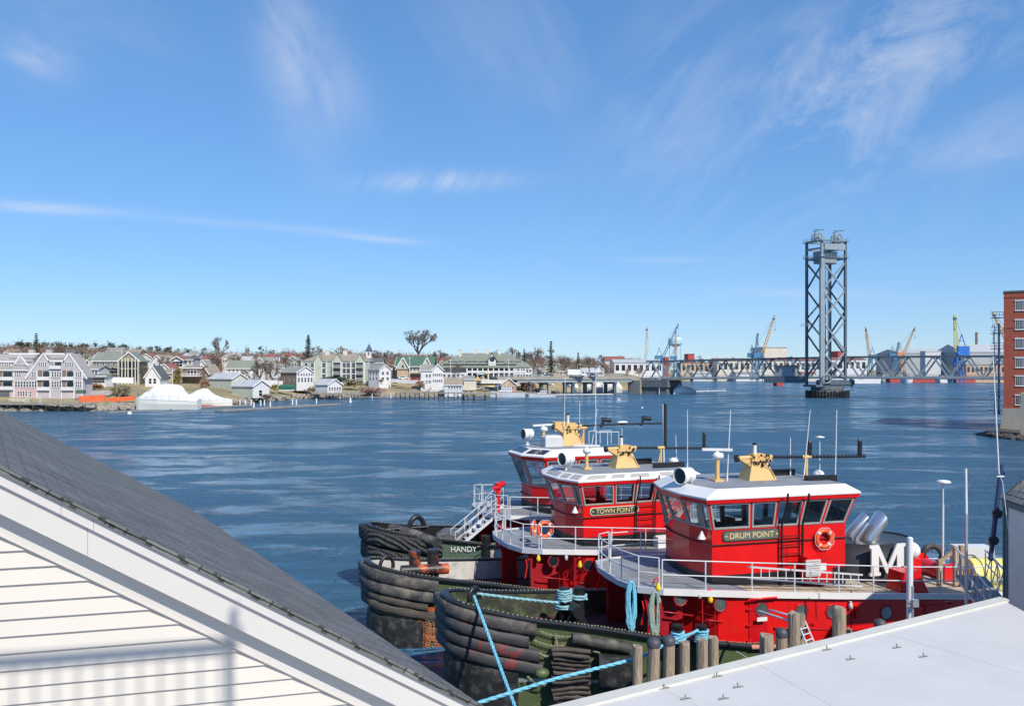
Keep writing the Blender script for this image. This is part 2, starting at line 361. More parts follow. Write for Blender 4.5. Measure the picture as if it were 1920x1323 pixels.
def text_obj(name, txt, size, mt, m, parent=None, depth=.012, sx=1.0, sp=1.0):
    """lettering placed by a matrix (x right along the text, y up, z out of the face)"""
    vs, fs = text_mesh(txt, size, depth); b = MB(); b.add([(x*sx, y, z) for x, y, z in vs], fs); b.xf(mt); return b.build(name, m, parent)

# ------------------------------------------------------------------ land, water
SHORE = [(-1500, 190), (-600, 205), (0, 232), (200, 236), (420, 268), (560, 330), (640, 346), (860, 366), (985, 372), (1060, 420), (1180, 480), (1240, 700), (1290, 860), (1700, 900), (2100, 900), (3500, 950)]
def shore_d(px): return float(np.interp(px, [a for a, b in SHORE], [b for a, b in SHORE]))
def ground_z(px, d):
    """height of the land d metres behind the waterline in direction px"""
    lo = np.interp(d, [-12, 0, 3, 12, 28, 60, 200, 600, 3000], [-3, .2, 1.4, 2.6, 4.6, 6.6, 10, 14, 16])
    yard = np.interp(d, [-12, 0, 3, 60, 600, 3000], [-3, .6, 3, 3.4, 6, 8])
    t = min(1, max(0, (px-1180)/80)); return float(lo*(1-t)+yard*t)
def terrain():
    pxs = list(range(-1500, 3501, 25)); ds = [-12, -4, 0, 1.5, 3, 7, 12, 20, 28, 40, 60, 100, 150, 200, 350, 600, 1200, 3000, 9000]
    b = MB(); vs = []
    for i, px in enumerate(pxs):
        s0 = shore_d(px)
        for d in ds:
            D = s0+d+(rng.uniform(-1.5, 1.5) if -5 < d < 30 else 0); z = ground_z(px, d)+(rng.uniform(-.25, .25) if d > 0 else 0); vs.append((X(px, D), D, z))
    n = len(ds); fs = [(i*n+j, (i+1)*n+j, (i+1)*n+j+1, i*n+j+1) for i in range(len(pxs)-1) for j in range(n-1)]
    b.add(vs, fs, 0, True); b.build('terrain', M['grass'], kind='structure')
terrain()
def water_mat():
    m = bpy.data.materials.new('river_water'); m.use_nodes = True; nt = m.node_tree; L = nt.links; b = nt.nodes['Principled BSDF']
    tc = nt.nodes.new('ShaderNodeTexCoord')
    def mp(sc, rot=0):
        n = nt.nodes.new('ShaderNodeMapping'); n.inputs['Scale'].default_value = (*sc, 1); n.inputs['Rotation'].default_value = (0, 0, rot); L.new(tc.outputs['Object'], n.inputs[0]); return n.outputs[0]
    # wind and current leave smooth slicks between ruffled water
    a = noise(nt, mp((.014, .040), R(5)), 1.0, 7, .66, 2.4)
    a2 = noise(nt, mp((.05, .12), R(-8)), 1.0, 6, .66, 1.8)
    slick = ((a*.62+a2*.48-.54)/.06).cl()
    rip = noise(nt, mp((.32, .85), R(8)), 1.0, 6, .68, .8)
    rip2 = noise(nt, mp((2.6, 4.6), R(-14)), 1.0, 4, .6, .3)
    swell = noise(nt, mp((.06, .26), R(5)), 1.0, 4, .6, 1.0)
    far = noise(nt, mp((.13, .42), R(-5)), 1.0, 6, .7, 1.2)
    h = rip*1.7*(1.0-slick*.80)+rip2*.32*(1.0-slick*.80)+swell*.7+far*2.2*(1.0-slick*.6)
    bp = nt.nodes.new('ShaderNodeBump'); bp.inputs['Strength'].default_value = 1.0; bp.inputs['Distance'].default_value = 1.3
    L.new(h.s, bp.inputs['Height']); L.new(bp.outputs[0], b.inputs['Normal'])
    L.new((0.36-slick*.27).s, b.inputs['Roughness'])
    b.inputs['Base Color'].default_value = (.010, .060, .115, 1); b.inputs['IOR'].default_value = 1.33
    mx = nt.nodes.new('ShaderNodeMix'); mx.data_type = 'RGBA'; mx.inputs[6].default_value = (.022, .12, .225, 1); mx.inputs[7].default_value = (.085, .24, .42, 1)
    L.new((noise(nt, mp((.02, .05)), 1.0, 4, .6, 1.0)*.7+slick*.45).s, mx.inputs[0]); L.new(mx.outputs[2], b.inputs['Base Color'])  # slicks also paler in base colour, painted stand-in for brighter sky reflection
    return m
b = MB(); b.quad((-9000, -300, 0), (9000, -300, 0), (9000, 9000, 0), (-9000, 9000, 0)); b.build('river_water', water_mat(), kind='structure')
# a bed under everything near the wharf so nothing shows through
def rocks(name, path, n, w, rmin, rmax, m, seed, z0=0.0, lift=.5):
    rg = random.Random(seed); b = MB()
    for i in range(n):
        t = rg.random()*(len(path)-1); k = int(t); p = Vector(path[k]).lerp(Vector(path[k+1]), t-k)
        d = rg.random(); p = p+Vector((rg.uniform(-1, 1)*rmax*2, d*w, z0+d*lift*w*.45)); r = rg.uniform(rmin, rmax)
        rings = []
        for j in range(4):
            ph = -1.2+2.4*j/3; rings.append([p+Vector((math.cos(ph)*math.cos(a)*r*rg.uniform(.8, 1.25), math.cos(ph)*math.sin(a)*r*rg.uniform(.8, 1.2), math.sin(ph)*r*.75)) for a in [2*math.pi*q/6 for q in range(6)]])
        b.loft(rings, 0, True, False)
    b.build(name, m, kind='stuff')
rocks('shore_rocks', [(X(p, shore_d(p)-1), shore_d(p)-1, 0) for p in range(-60, 1130, 30)], 1700, 7, .35, 1.1, M['rock'], 3)
# ------------------------------------------------------------------ near house with the shingled roof
def ray_plane(px, py, origin, rz, yplane):
    """where the sight line through a photo pixel meets the plane y = yplane of a turned frame: local (x, z)"""
    o = Vector(origin); d = V((px-960)/FPX, 1, -(py-HOR)/FPX); mt = Matrix.Rotation(-rz, 3, 'Z')
    a = mt@(V(0, 0, CAMZ)-o); dd = mt@d; t = (yplane-a.y)/dd.y; q = a+dd*t; return q.x, q.z
def brick_mat(name, c1, c2, mortar, bw, bh, ms=.012, bump=.4, off=.5, rough=.85, plane='xy', freq=2):
    m = bpy.data.materials.new(name); m.use_nodes = True; nt = m.node_tree; L = nt.links; b = nt.nodes['Principled BSDF']; b.inputs['Roughness'].default_value = rough
    tc = nt.nodes.new('ShaderNodeTexCoord'); sp = nt.nodes.new('ShaderNodeSeparateXYZ'); L.new(tc.outputs['Object'], sp.inputs[0]); o = {k: NX(nt, sp.outputs[i]) for i, k in enumerate('xyz')}
    vec = comb(nt, o[plane[0]], o[plane[1]], 0.0)
    br = nt.nodes.new('ShaderNodeTexBrick'); L.new(vec, br.inputs['Vector']); br.offset = off; br.offset_frequency = freq
    for k, v in (('Scale', 1.0), ('Mortar Size', ms), ('Mortar Smooth', .3), ('Brick Width', bw), ('Row Height', bh), ('Bias', 0.0)): br.inputs[k].default_value = v
    br.inputs['Color1'].default_value = (*c1, 1); br.inputs['Color2'].default_value = (*c2, 1); br.inputs['Mortar'].default_value = (*mortar, 1)
    mx = nt.nodes.new('ShaderNodeMix'); mx.data_type = 'RGBA'; mx.blend_type = 'MULTIPLY'; mx.inputs[0].default_value = 1
    L.new(br.outputs['Color'], mx.inputs[6]); n = noise(nt, tc.outputs['Object'], 45, 3, .75)*.9+noise(nt, tc.outputs['Object'], .9, 4, .6)*.5+.3
    L.new(comb(nt, n, n, n), mx.inputs[7]); L.new(mx.outputs[2], b.inputs['Base Color'])
    bp = nt.nodes.new('ShaderNodeBump'); bp.inputs['Strength'].default_value = bump; bp.inputs['Distance'].default_value = .012
    L.new((noise(nt, tc.outputs['Object'], 90, 3, .7)*.5-NX(nt, br.outputs['Fac'])).s, bp.inputs['Height']); L.new(bp.outputs[0], b.inputs['Normal']); MATS[name] = m; return m
M['shingle'] = brick_mat('asphalt_shingles', (.095, .10, .102), (.19, .195, .195), (.045, .045, .045), .30, .085, .008, .6, plane='yx')
M['shingle2'] = brick_mat('grey_tab_shingles', (.17, .175, .175), (.27, .275, .27), (.05, .05, .05), .30, .22, .02, .6)
M['brickw'] = brick_mat('brick_courses', (.42, .095, .05), (.34, .075, .045), (.30, .13, .09), .24, .085, .006, .2, plane='xz')
def near_house():
    org = (-3.84, 6.0, 0.0); rz = math.atan2(.253, .967)
    t = thing('clapboard_house', 'cream clapboard house gable with white rake boards and dark grey shingle roof', 'house', org, rz)
    x0, z0 = ray_plane(0, 880, org, rz, 0); x1, z1 = ray_plane(893, 1323, org, rz, 0)
    sl = (z0-z1)/(x1-x0); al = math.atan(sl); ca, sa = math.cos(al), math.sin(al)
    ztop = lambda x: z0-sl*(x-x0)                       # top edge of the rake trim in the fascia plane
    xr, xe = -4.0, x1+.03                               # ridge, eave corner
    def rake(name, a, b, ya, yb, m, x_a=None, x_b=None, parent=None, segs=None):
        """board along the rake between perpendicular depths a..b under the top edge, from plane ya (front) to yb (back)"""
        mb = MB(); segs = segs or [(x_a if x_a is not None else xr, x_b if x_b is not None else xe)]
        for s0, s1 in segs:
            q = []
            for x in (s0, s1):
                for d in (a, b): q.append((x-d*sa*0, ztop(x)-d/ca))
            mb.prism([(q[0][0], yb, q[0][1]), (q[1][0], yb, q[1][1]), (q[3][0], yb, q[3][1]), (q[2][0], yb, q[2][1])], (0, ya-yb, 0))
        return mb.build(name, m, parent or t)
    joint = ray_plane(172, 995, org, rz, 0)[0]
    rake('crown_board', 0.0, .088, -.035, .10, M['fascia'], segs=[(xr, x0+.42), (x0+.423, joint+.02), (joint+.023, xe)])
    rake('drip_strip', -.012, .006, -.045, .10, M['fascia'])
    rake('rake_board', .0885, .285, 0.0, .12, M['fascia'], segs=[(xr, joint-.03), (joint-.027, xe)])
    rake('frieze_board', .20, .285+.17, .125, .17, M['fascia'])
    rake('siding_channel', .285+.1705, .285+.182, .118, .17, M['siding'])
    # clapboards
    mb = MB(); step = .131; zb = 5.0; k = 0; zs = ray_plane(0, 1225, org, rz, .15)[1]; zz = zs-step*40
    clip = lambda z: x0+(z0-.37/ca-z)/sl
    while zz < z0+.2:
        xa, xb = min(clip(zz), xe-.1), min(clip(zz+step), xe-.1)
        yb_, yt_ = .140, .166
        mb.quad((-3.5, yb_, zz), (xa, yb_, zz), (xb, yt_, zz+step), (-3.5, yt_, zz+step)); mb.quad((-3.5, yb_, zz), (-3.5, yt_+.002, zz), (xa, yt_+.002, zz), (xa, yb_, zz)); zz += step
    mb.build('clapboards', M['siding'], t)
    # roof slabs: local frame with x along the eave and y up the slope
    inv = Matrix.Rotation(-rz, 3, 'Z'); E1 = V(xe+.02, -.06, ztop(xe+.02)+.03)
    e2 = P(350, 950, 17.0); E2 = inv@(e2-Vector(org)); E2.z = E1.z
    ed = (E2-E1); Lr = ed.length; ed.normalize(); up = V(-ca, 0, sa); nrm = up.cross(ed).normalized()
    if nrm.z < 0: nrm = -nrm
    yv = nrm.cross(ed); 
    if yv.z < 0: yv = -yv
    xv = yv.cross(nrm)
    mt = Matrix((xv, yv, nrm)).transposed().to_4x4(); mt.translation = E1; mi = mt.inverted()
    ridge_n = V(xr, -.06, 0); ridge_n.z = E1.z+sl*(E1.x-xr); ridge_f = ridge_n+(E2-E1)
    pts = [mi@q for q in (E1, E2, ridge_f, ridge_n)]
    mb = MB(); pp = [(p.x, p.y, 0) for p in pts]
    n = Vector(pp[1])-Vector(pp[0]); c = n.cross(Vector(pp[3])-Vector(pp[0]))
    if c.z < 0: pp = pp[::-1]
    mb.prism([(x, y, -.03) for x, y, z in pp], (0, 0, .045))
    # ragged shingle ends along the rake
    a, bq = Vector(pts[0]), Vector(pts[3]); rr = random.Random(4); nst = int((bq-a).length/.14)
    dirr = (bq-a).normalized(); outw = Vector((dirr.y, -dirr.x, 0)); 
    if outw.dot(Vector(pts[1])-a) > 0: outw = -outw
    for i in range(nst):
        p = a+dirr*(.14*i); o = rr.choice([0, .0, .008, .012, .004]); w = .1405
        q0 = p-outw*.12; q1 = p+outw*(.012+o)
        tt = rr.uniform(.0, .006)
        mb.prism([(q0.x, q0.y, .0), (q1.x, q1.y, .0), (q1.x+dirr.x*w, q1.y+dirr.y*w, .0), (q0.x+dirr.x*w, q0.y+dirr.y*w, .0)][::1], (0, 0, .0165+tt*.5))
    rf = mb.build('shingle_roof', M['shingle'], t); rf.matrix_local = mt
    mb = MB()                                             # back slope of the roof
    far = V(2*xr-E1.x, -.06, E1.z); mb.prism([ridge_n, far, far+(E2-E1), ridge_f], (0, 0, .04)); mb.build('shingle_roof', M['shingle'], t)
    mb = MB()                                             # side wall under the eave, back wall
    w0 = V(xe-.1, .16, 0); w1 = w0+(E2-E1); w1.z = 0; h = E1.z-.12
    mb.quad(w0, w1, w1+V(0, 0, h), w0+V(0, 0, h)); wl = V(-8+.0, .17, 0); wl2 = wl+(w1-w0)
    mb.add([w1, wl2, wl2+V(0, 0, h), V(ridge_f.x, ridge_f.y, ridge_f.z-.1), w1+V(0, 0, h)], [(0, 1, 2, 3, 4)])
    mb.bx(-3.5, xe-.12, .17, .3, 0, zs-step*40+.02); mb.build('side_wall', M['siding'], t)
    
near_house()
def deck_railing():
    """railing of the viewer's own roof deck, up behind the camera: it throws the soft bars of shade on the clapboards"""
    t = thing('roof_deck_railing', 'brown railing of a roof deck above the viewer', 'railing', (0, 0, 0))
    s = V(sx, sy, sz); rz = math.atan2(.253, .967)
    def up(px, py, T):
        x, z = ray_plane(px, py, (-3.84, 6.0, 0), rz, .15); mt = Matrix.Rotation(rz, 3, 'Z'); return V(-3.84, 6, 0)+mt@V(x, .15, z)+s*T
    T = 10.5; a, b_ = up(-300, 1262, T), up(430, 1212, T); d = (b_-a).normalized(); mb = MB(); mb.bar(a-d*3, b_+d*.06, .08, .04); mb.build('top_rail', M['wood2'], t)
    mb = MB(); mb.bar(b_+V(0, 0, .2), b_-V(0, 0, 3), .045, .045); mb.build('post', M['wood2'], t)
    mb = MB(); q = a-d*3
    n = int((b_-q).length/.15)
    for i in range(n): p = q+d*(.15*i+.08); mb.bar(p-V(0, 0, .05), p-V(0, 0, 1.0), .013)
    mb.bar(q-V(0, 0, 1.0), b_-V(0, 0, 1.0), .05, .05); mb.build('balusters', M['wood2'], t)
deck_railing()
# ------------------------------------------------------------------ white flat roof on the right
ROOFZ = 6.0
def dz(px, py, z=ROOFZ): D = (CAMZ-z)*FPX/(py-HOR); return V((px-960)*D/FPX, D, z)
def white_roof():
    A, B = dz(1072, 1319), dz(1876, 1122); d = (B-A).normalized(); nr = V(d.y, -d.x, 0)
    A2 = A-d*.6; C = dz(1925, 1148); Dn = V(12.4, 2, ROOFZ); En = V(-.5, 2, ROOFZ); F = A2+V(-.35, -2.5, 0)
    t = thing('flat_roof_building', 'white membrane flat roof of a low building in the lower right corner', 'building', (0, 0, 0))
    poly = [A2, F, En, Dn, C, B]
    mb = MB(); mb.prism([q+V(0, 0, -.35) for q in poly], (0, 0, .35)); mb.build('roof', M['whiteroof'], t)
    def edge(P0, P1, w, h, m, inn=0.0, up=.0, name='edge_strip'):
        e = (P1-P0).normalized(); n2 = V(e.y, -e.x, 0); mb = MB(); a, b = P0+n2*inn, P1+n2*inn
        mb.prism([a+V(0, 0, up-h), b+V(0, 0, up-h), b+n2*w+V(0, 0, up-h), a+n2*w+V(0, 0, up-h)][::-1], (0, 0, h)); return mb.build(name, m, t)
    M['edgestrip'] = mat('cream_edge_strip', (.60, .58, .53), .6, var=.06)
    edge(A2-d*.03, B+d*.03, .30, .06, M['edgestrip'], -.04, .045); edge(A2, F, .12, .06, M['trim'], -.02, .05)
    mb = MB(); w = [q-nr*(-.08) for q in (A2, B)]
    mb.prism([V(A2.x+.15, A2.y-.1, 0), V(F.x+.2, F.y, 0), V(0, 2.5, 0), V(12.2, 2.5, 0), V(C.x-.15, C.y-.2, 0), V(B.x, B.y-.25, 0)], (0, 0, ROOFZ-.36)); mb.build('wall', M['white'], t)
    mb = MB()                                           # membrane seams
    for a, b_ in (((1380, 1220), (1560, 1323)), ((1640, 1180), (1920, 1262)), ((1310, 1323), (1240, 1290))):
        mb.bar(dz(*a)+V(0, 0, .002), dz(*b_)+V(0, 0, .002), .014, .006)
    mb.build('membrane_seam', M['edgestrip'], t)
    proto = None
    for i, (px, py) in enumerate([(1246, 1290), (1286, 1310), (1345, 1268), (1384, 1288), (1357, 1310), (1551, 1218), (1595, 1236), (1682, 1214), (1732, 1231)]):
        p = dz(px, py)
        if proto is None:
            mb = MB(); mb.bx(-.11, .11, -.02, .02, 0, .012); mb.box((-.01, 0, .05), (.02, .02, .09)); mb.box((.05, .0, .016), (.05, .03, .02))
            proto = tag(mb.build('snow_guard', M['clip']), 'x', 'roof bracket', 'metal brackets on the white roof'); o = proto
        else: o = proto.copy(); COL.objects.link(o)
        o['label'] = 'small metal bracket on the white roof, '+('leftmost of all', 'second from the left, at the frame bottom', 'third from the left, nearest the roof edge', 'rightmost of the left cluster', 'bottom one of the left cluster', 'leftmost of the right cluster', 'second of the right cluster', 'topmost of the right cluster', 'rightmost of all')[i]
        o.location = p+V(0, 0, .001); o.rotation_euler = (0, 0, R(18))
M['clip'] = mat('dull_bracket_metal', (.30, .30, .27), .6, metal=.4)
white_roof()
mb = MB(); mb.add([V(-70, -60, 2.0), V(40, -60, 2.0), V(40, 12, 2.0), V(14, 19, 2.0), V(-4, 18.5, 2.0), V(-70, 15, 2.0)], [(0, 1, 2, 3, 4, 5)]); mb.build('ground', mat('tan_gravel', (.42, .36, .29), .9, var=.15), kind='structure')  # unseen yard ground under the buildings, added for its warm bounce light
def shed():
    c = V(*[q for q in P(1887, 1120, 24.0)]); c.z = 0
    t = thing('shed', 'beige clapboard shed with teal corner trim and grey shingle roof at the right edge', 'shed', (c.x, c.y, 0))
    d = V(-.12, -1.0, 0).normalized(); n = V(-d.y, d.x, 0)   # wall runs towards the viewer, faces the river on the left
    if n.x > 0: n = -n
    ze = Z(936, 24); L_ = 8.0; zb = 2.2
    mb = MB(); step = .105; z = zb
    while z < ze-.05:
        a, b_ = n*.02, n*.004
        mb.quad(V(0, 0, z)+a, V(0, 0, z+step)+b_, d*L_+V(0, 0, z+step)+b_, d*L_+V(0, 0, z)+a); mb.quad(V(0, 0, z)+a, d*L_+V(0, 0, z)+a, d*L_+V(0, 0, z), V(0, 0, z)); z += step
    mb.quad(V(0, 0, zb), V(0, 0, ze), V(6, 1.5, ze), V(6, 1.5, zb)); mb.build('clapboards', M['shedwall'], t)
    mb = MB(); mb.bar(V(0, 0, zb)+n*.03+d*.06, V(0, 0, ze)+n*.03+d*.06, .04, .16, up=(0, 1, 0)); mb.bar(V(-.02, .03, zb), V(-.02, .03, ze), .12, .06); mb.build('corner_board', M['teal'], t)
    mb = MB(); mb.bar(V(0, 0, ze-.09)+n*.05-d*.12, d*L_+V(0, 0, ze-.09)+n*.05, .06, .2); mb.build('eave_board', M['teal'], t)
    mb = MB(); xv = d; yv = (-n*.80+V(0, 0, .60)).normalized(); nv = xv.cross(yv)
    if nv.z < 0: nv = -nv
    o = V(0, 0, ze+.01)+n*.14-d*.16
    xx = yv.cross(nv); mt = Matrix((xx, yv, nv)).transposed().to_4x4(); mt.translation = o; sgn = 1 if xx.dot(d) > 0 else -1
    pl = [(0, 0), (sgn*7.2, 0), (sgn*7.2, 3.2), (sgn*2.6, 3.2)]
    if sgn < 0: pl = pl[::-1]
    mb.prism([(x, y, -.02) for x, y in pl], (0, 0, .04))
    rg = random.Random(2)
    for i in range(14):
        y = .22*i; x0 = 2.6*y/3.2-.02
        x = x0
        while x < 5.5:
            w = rg.uniform(.17, .3); h = rg.choice([.006, .012, .016]); xa, xb = sgn*x, sgn*(x+w-.012); xa, xb = min(xa, xb), max(xa, xb)
            mb.bx(xa, xb, y-.01, y+.215, .018, .018+h); x += w
    rf = mb.build('shingle_roof', M['shingle2'], t); rf.matrix_local = mt
    mb = MB(); q = V(0, 0, ze+.0)-d*.16; mb.add([q+n*.14, q+n*.14+V(0, 0, .02), V(6, 1.7, ze+.02), V(6, 1.7, ze+2.0), V(-n.x*2.2, .3, ze+1.8)], [(0, 2, 3, 4)]); mb.build('roof_hip', M['shingle2'], t)
    # whip aerial and cable on the corner
    a = P(1873, 888, 23.6); b_ = P(1862, 668, 23.6); mb = MB(); mb.cyl(a, b_, .022, .014, 8)
    ob = mb.build('whip_aerial', M['white'], None, a, 'tall white whip aerial fixed to the corner of the teal trimmed shed', 'aerial')
    mb = MB(); pts = [P(px, py, 23.2) for px, py in ((1874, 888), (1880, 905), (1884, 940), (1889, 980), (1893, 1010))]; mb.tube(pts, .012, 5); mb.cyl(P(1869, 893, 23.4), P(1882, 893, 23.4), .03, n=6); mb.build('cable', M['railp'], None, pts[0], 'thin grey cable hanging down beside the shed corner', 'cable')
shed()
# ------------------------------------------------------------------ the three tugs
class Boat:
    """frame of a tug: x runs aft from the stem, y to starboard (port is -y), z up from the water"""
    def __init__(s, name, label, bow, th, dz=0.0, sh=0.0):
        s.o = Vector((bow[0], bow[1], 0)); s.th = R(th); s.dz = dz; s.sh = sh; s.t = thing('tugboat', label, 'tugboat', s.o, s.th)
        s.rot = Matrix.Rotation(s.th, 3, 'Z')
    def loc(s, px, py, b):
        """(x, z) of a photo pixel on the plane y = -b of this boat"""
        return ray_plane(px, py, s.o, s.th, -b)
    def L(s, px, py, b): x, z = s.loc(px, py, b); return V(x, -b, z)
    def W(s, p): return s.o+s.rot@Vector(p)
S_ = [0, .12, .5, 1.2, 2, 3, 4, 5, 6, 7, 10, 14, 18, 22, 25, 27]
B_ = [0, .62, 1.0, 1.32, 1.58, 1.87, 2.12, 2.4, 2.75, 3.1, 3.62, 3.8, 3.8, 3.7, 3.4, 3.0]
ZS = [3.92, 3.9, 3.8, 3.63, 3.47, 3.3, 3.17, 3.04, 2.9, 2.76, 2.42, 2.22, 2.15, 2.15, 2.2, 2.25]
def hb(x): return float(np.interp(x, S_, B_))
def zr(x): return float(np.interp(x, S_, ZS))
DK = [(6.15, 0), (6.2, 1.0), (6.5, 2.05), (7.3, 2.5), (8.8, 2.85), (10.5, 3.08), (14, 3.2), (20, 3.2), (22, 3.1)]
def dkb(x): return float(np.interp(x, [a for a, b in DK[1:]], [b for a, b in DK[1:]]))
def zdk(x): return float(np.interp(x, [6, 8, 10, 14, 18, 22], [4.3, 4.24, 4.13, 3.82, 3.47, 3.25]))
M['lining'] = mat('dark_bulwark_lining', (.035, .04, .03), .6, var=.4, vscale=1.5, col2=(.08, .10, .05), c2=(.5, .62), c2scale=2)
def hull(bt, cfg):
    t = bt.t; sh = bt.sh; xs = [0, .06, .12, .3, .5, .8, 1.2, 1.6, 2, 2.5, 3, 4, 5, 6, 7, 8.5, 10, 12, 14, 16, 18, 20, 22, 23.5, 25, 27]
    def row(side, x, k):
        # k: 0 rail .. 4 under water
        zt = zr(x)+sh; f = [1, .985, .96, .90, .82][k]; z = [zt, zt-.55, 1.15+.08*(zt-2.3)*2, .98+.08*(zt-2.3)*2, -1.2][k]
        back = [0, .02, .25, .30, .9][k]*max(0, 1-x/6)
        return V(x+back, side*hb(x)*f, z)
    mb = MB()
    for side in (-1, 1):
        rings = [[row(side, x, k) for k in range(5)] for x in xs]
        n = 5; vs = [p for r in rings for p in r]
        for i in range(len(xs)-1):
            for k in range(4):
                f = (i*n+k, (i+1)*n+k, (i+1)*n+k+1, i*n+k+1); f = f if side == -1 else f[::-1]
                mb.add([vs[q] for q in f], [(0, 1, 2, 3)], 1 if k == 2 else 0)
    mb.quad(row(-1, 27, 0), row(1, 27, 0), row(1, 27, 4), row(-1, 27, 4)); mb.build('hull', [cfg['hullm'], M['white']], t)
    # inside face of the bulwark and the main deck
    mb = MB()
    for side in (-1, 1):
        for i in range(len(xs)-1):
            a, b_ = xs[i], xs[i+1]; q = [V(x+.12, side*max(0, hb(x)-.12), z) for x in (a, b_) for z in (zr(x)+sh-.02, zr(x)+sh-.95)]
            mb.quad(q[0], q[1], q[3], q[2])
    mb.build('bulwark_lining', cfg.get('linm', M['lining']), t)
    mb = MB(); pts = [V(x+.1, -max(0, hb(x)-.1), zr(x)+sh-.9) for x in xs]+[V(x+.1, max(0, hb(x)-.1), zr(x)+sh-.9) for x in reversed(xs)]
    n = len(xs)
    for i in range(n-1): mb.quad(pts[i], pts[i+1], pts[2*n-2-i], pts[2*n-1-i])
    mb.build('main_deck', cfg.get('maindeck', M['maroon']), t)
    path = [V(x, hb(x)-.02, zr(x)+sh) for x in reversed(xs[1:])]+[V(0, 0, zr(0)+sh)]+[V(x, -hb(x)+.02, zr(x)+sh) for x in xs[1:]]
    mb = MB(); mb.sweep(path, [(-.16, -.03), (.10, -.03), (.12, .05), (.04, .10), (-.12, .10), (-.18, .05)], 0, False, 1); mb.build('rail_cap', M['black'], t)
    # weld studs and chain along the cap on the bow
    mb = MB(); rg = random.Random(5)
    for side in (-1, 1):
        x = .3
        while x < 13:
            mb.box((x, side*(hb(x)-.02+rg.uniform(-.03, .03)), zr(x)+sh+.11), (.05, .05, .035), rg.random()); x += .16 if x < 4 else .11
    mb.build('rail_studs', M['chain'], t)
def path_side(x0, x1, off, z, side=-1, n=14):
    return [V(x0+(x1-x0)*i/n, side*(hb(x0+(x1-x0)*i/n)+off), z(x0+(x1-x0)*i/n)) for i in range(n+1)]
def bow_path(xs_star, xs_port, off, zf):
    xs = [0, .05, .12, .3, .5, .8, 1.2, 1.6, 2, 2.5, 3, 3.5, 4, 5, 6, 7]
    def pt(x, sgn): 
        b = hb(x); return V(x, sgn*b, zf(x))
    a = [pt(x, 1) for x in reversed(xs) if x <= xs_star and x > .01]+[V(0, 0, zf(0))]+[pt(x, -1) for x in xs if .01 < x < xs_port-.05]+[pt(xs_port, -1)]
    return a
def band(mb, path, r0, h, off, mi=0, wob=.0, seed=1, nseg=8, taper=True):
    """fat rounded rubber bar carried round the bow, slightly uneven"""
    rg = random.Random(seed); m = len(path); dense = []
    for i in range(m-1):
        k = 2 if (path[i+1]-path[i]).length > .5 else 1
        for j in range(k): dense.append(path[i].lerp(path[i+1], j/k))
    dense.append(path[-1]); path = dense; m = len(path); rings = []
    w = [rg.uniform(-1, 1) for _ in range(m)]
    for i, p in enumerate(path):
        a, b_ = path[max(0, i-1)], path[min(m-1, i+1)]; tt = b_-a; tt.z = 0; tt.normalize(); nn = V(-tt.y, tt.x, 0)
        if nn.dot(V(p.x-3, p.y, 0)) < 0: nn = -nn
        ww = wob*w[i]+(.2*min(1, max(0, nn.y)/.4) if r0 > .2 else 0); ring = []
        for k in range(nseg):
            an = 2*math.pi*(k+.5)/nseg; cx, cz = math.cos(an), math.sin(an); e = .42
            cx = math.copysign(abs(cx)**e, cx); cz = math.copysign(abs(cz)**e, cz)
            j_ = rg.uniform(-1, 1)*min(.022, r0*.1); ring.append(p+nn*(off+ww+cx*r0+j_)+V(0, 0, cz*h/2+wob*w[i]*.4+j_*.6))
        rings.append(ring)
    mb.loft(rings, mi, True, True)
def chain(mb, p0, p1, sag=.1, n=14, r=.035, mi=0):
    p0, p1 = Vector(p0), Vector(p1)
    for i in range(n):
        t = (i+.5)/n; p = p0.lerp(p1, t)+V(0, 0, -sag*4*t*(1-t)); d = (p1-p0).normalized()
        mb.torus(p, r, r*.35, (0, 1, 0) if i % 2 else (0, .3, 1), 7, 4, mi)
def railing(t, pts, h=1.05, m=None, name='railing', nr=2, r=.024, step=1.35, skip=None, hook=False):
    mb = MB(); pts = [Vector(p) for p in pts]
    dens = []; 
    for i in range(len(pts)-1):
        a, b_ = pts[i], pts[i+1]; k = max(1, round((b_-a).length/step))
        for j in range(k): dens.append(a.lerp(b_, j/k))
    dens.append(pts[-1])
    for k in range(nr):
        zz = h*(k+1)/nr if nr > 1 else h; mb.tube([p+V(0, 0, zz) for p in pts], r, 6)
    for p in dens: mb.cyl(p, p+V(0, 0, h), r*1.25, n=6)
    return mb.build(name, m or M['railp'], t)
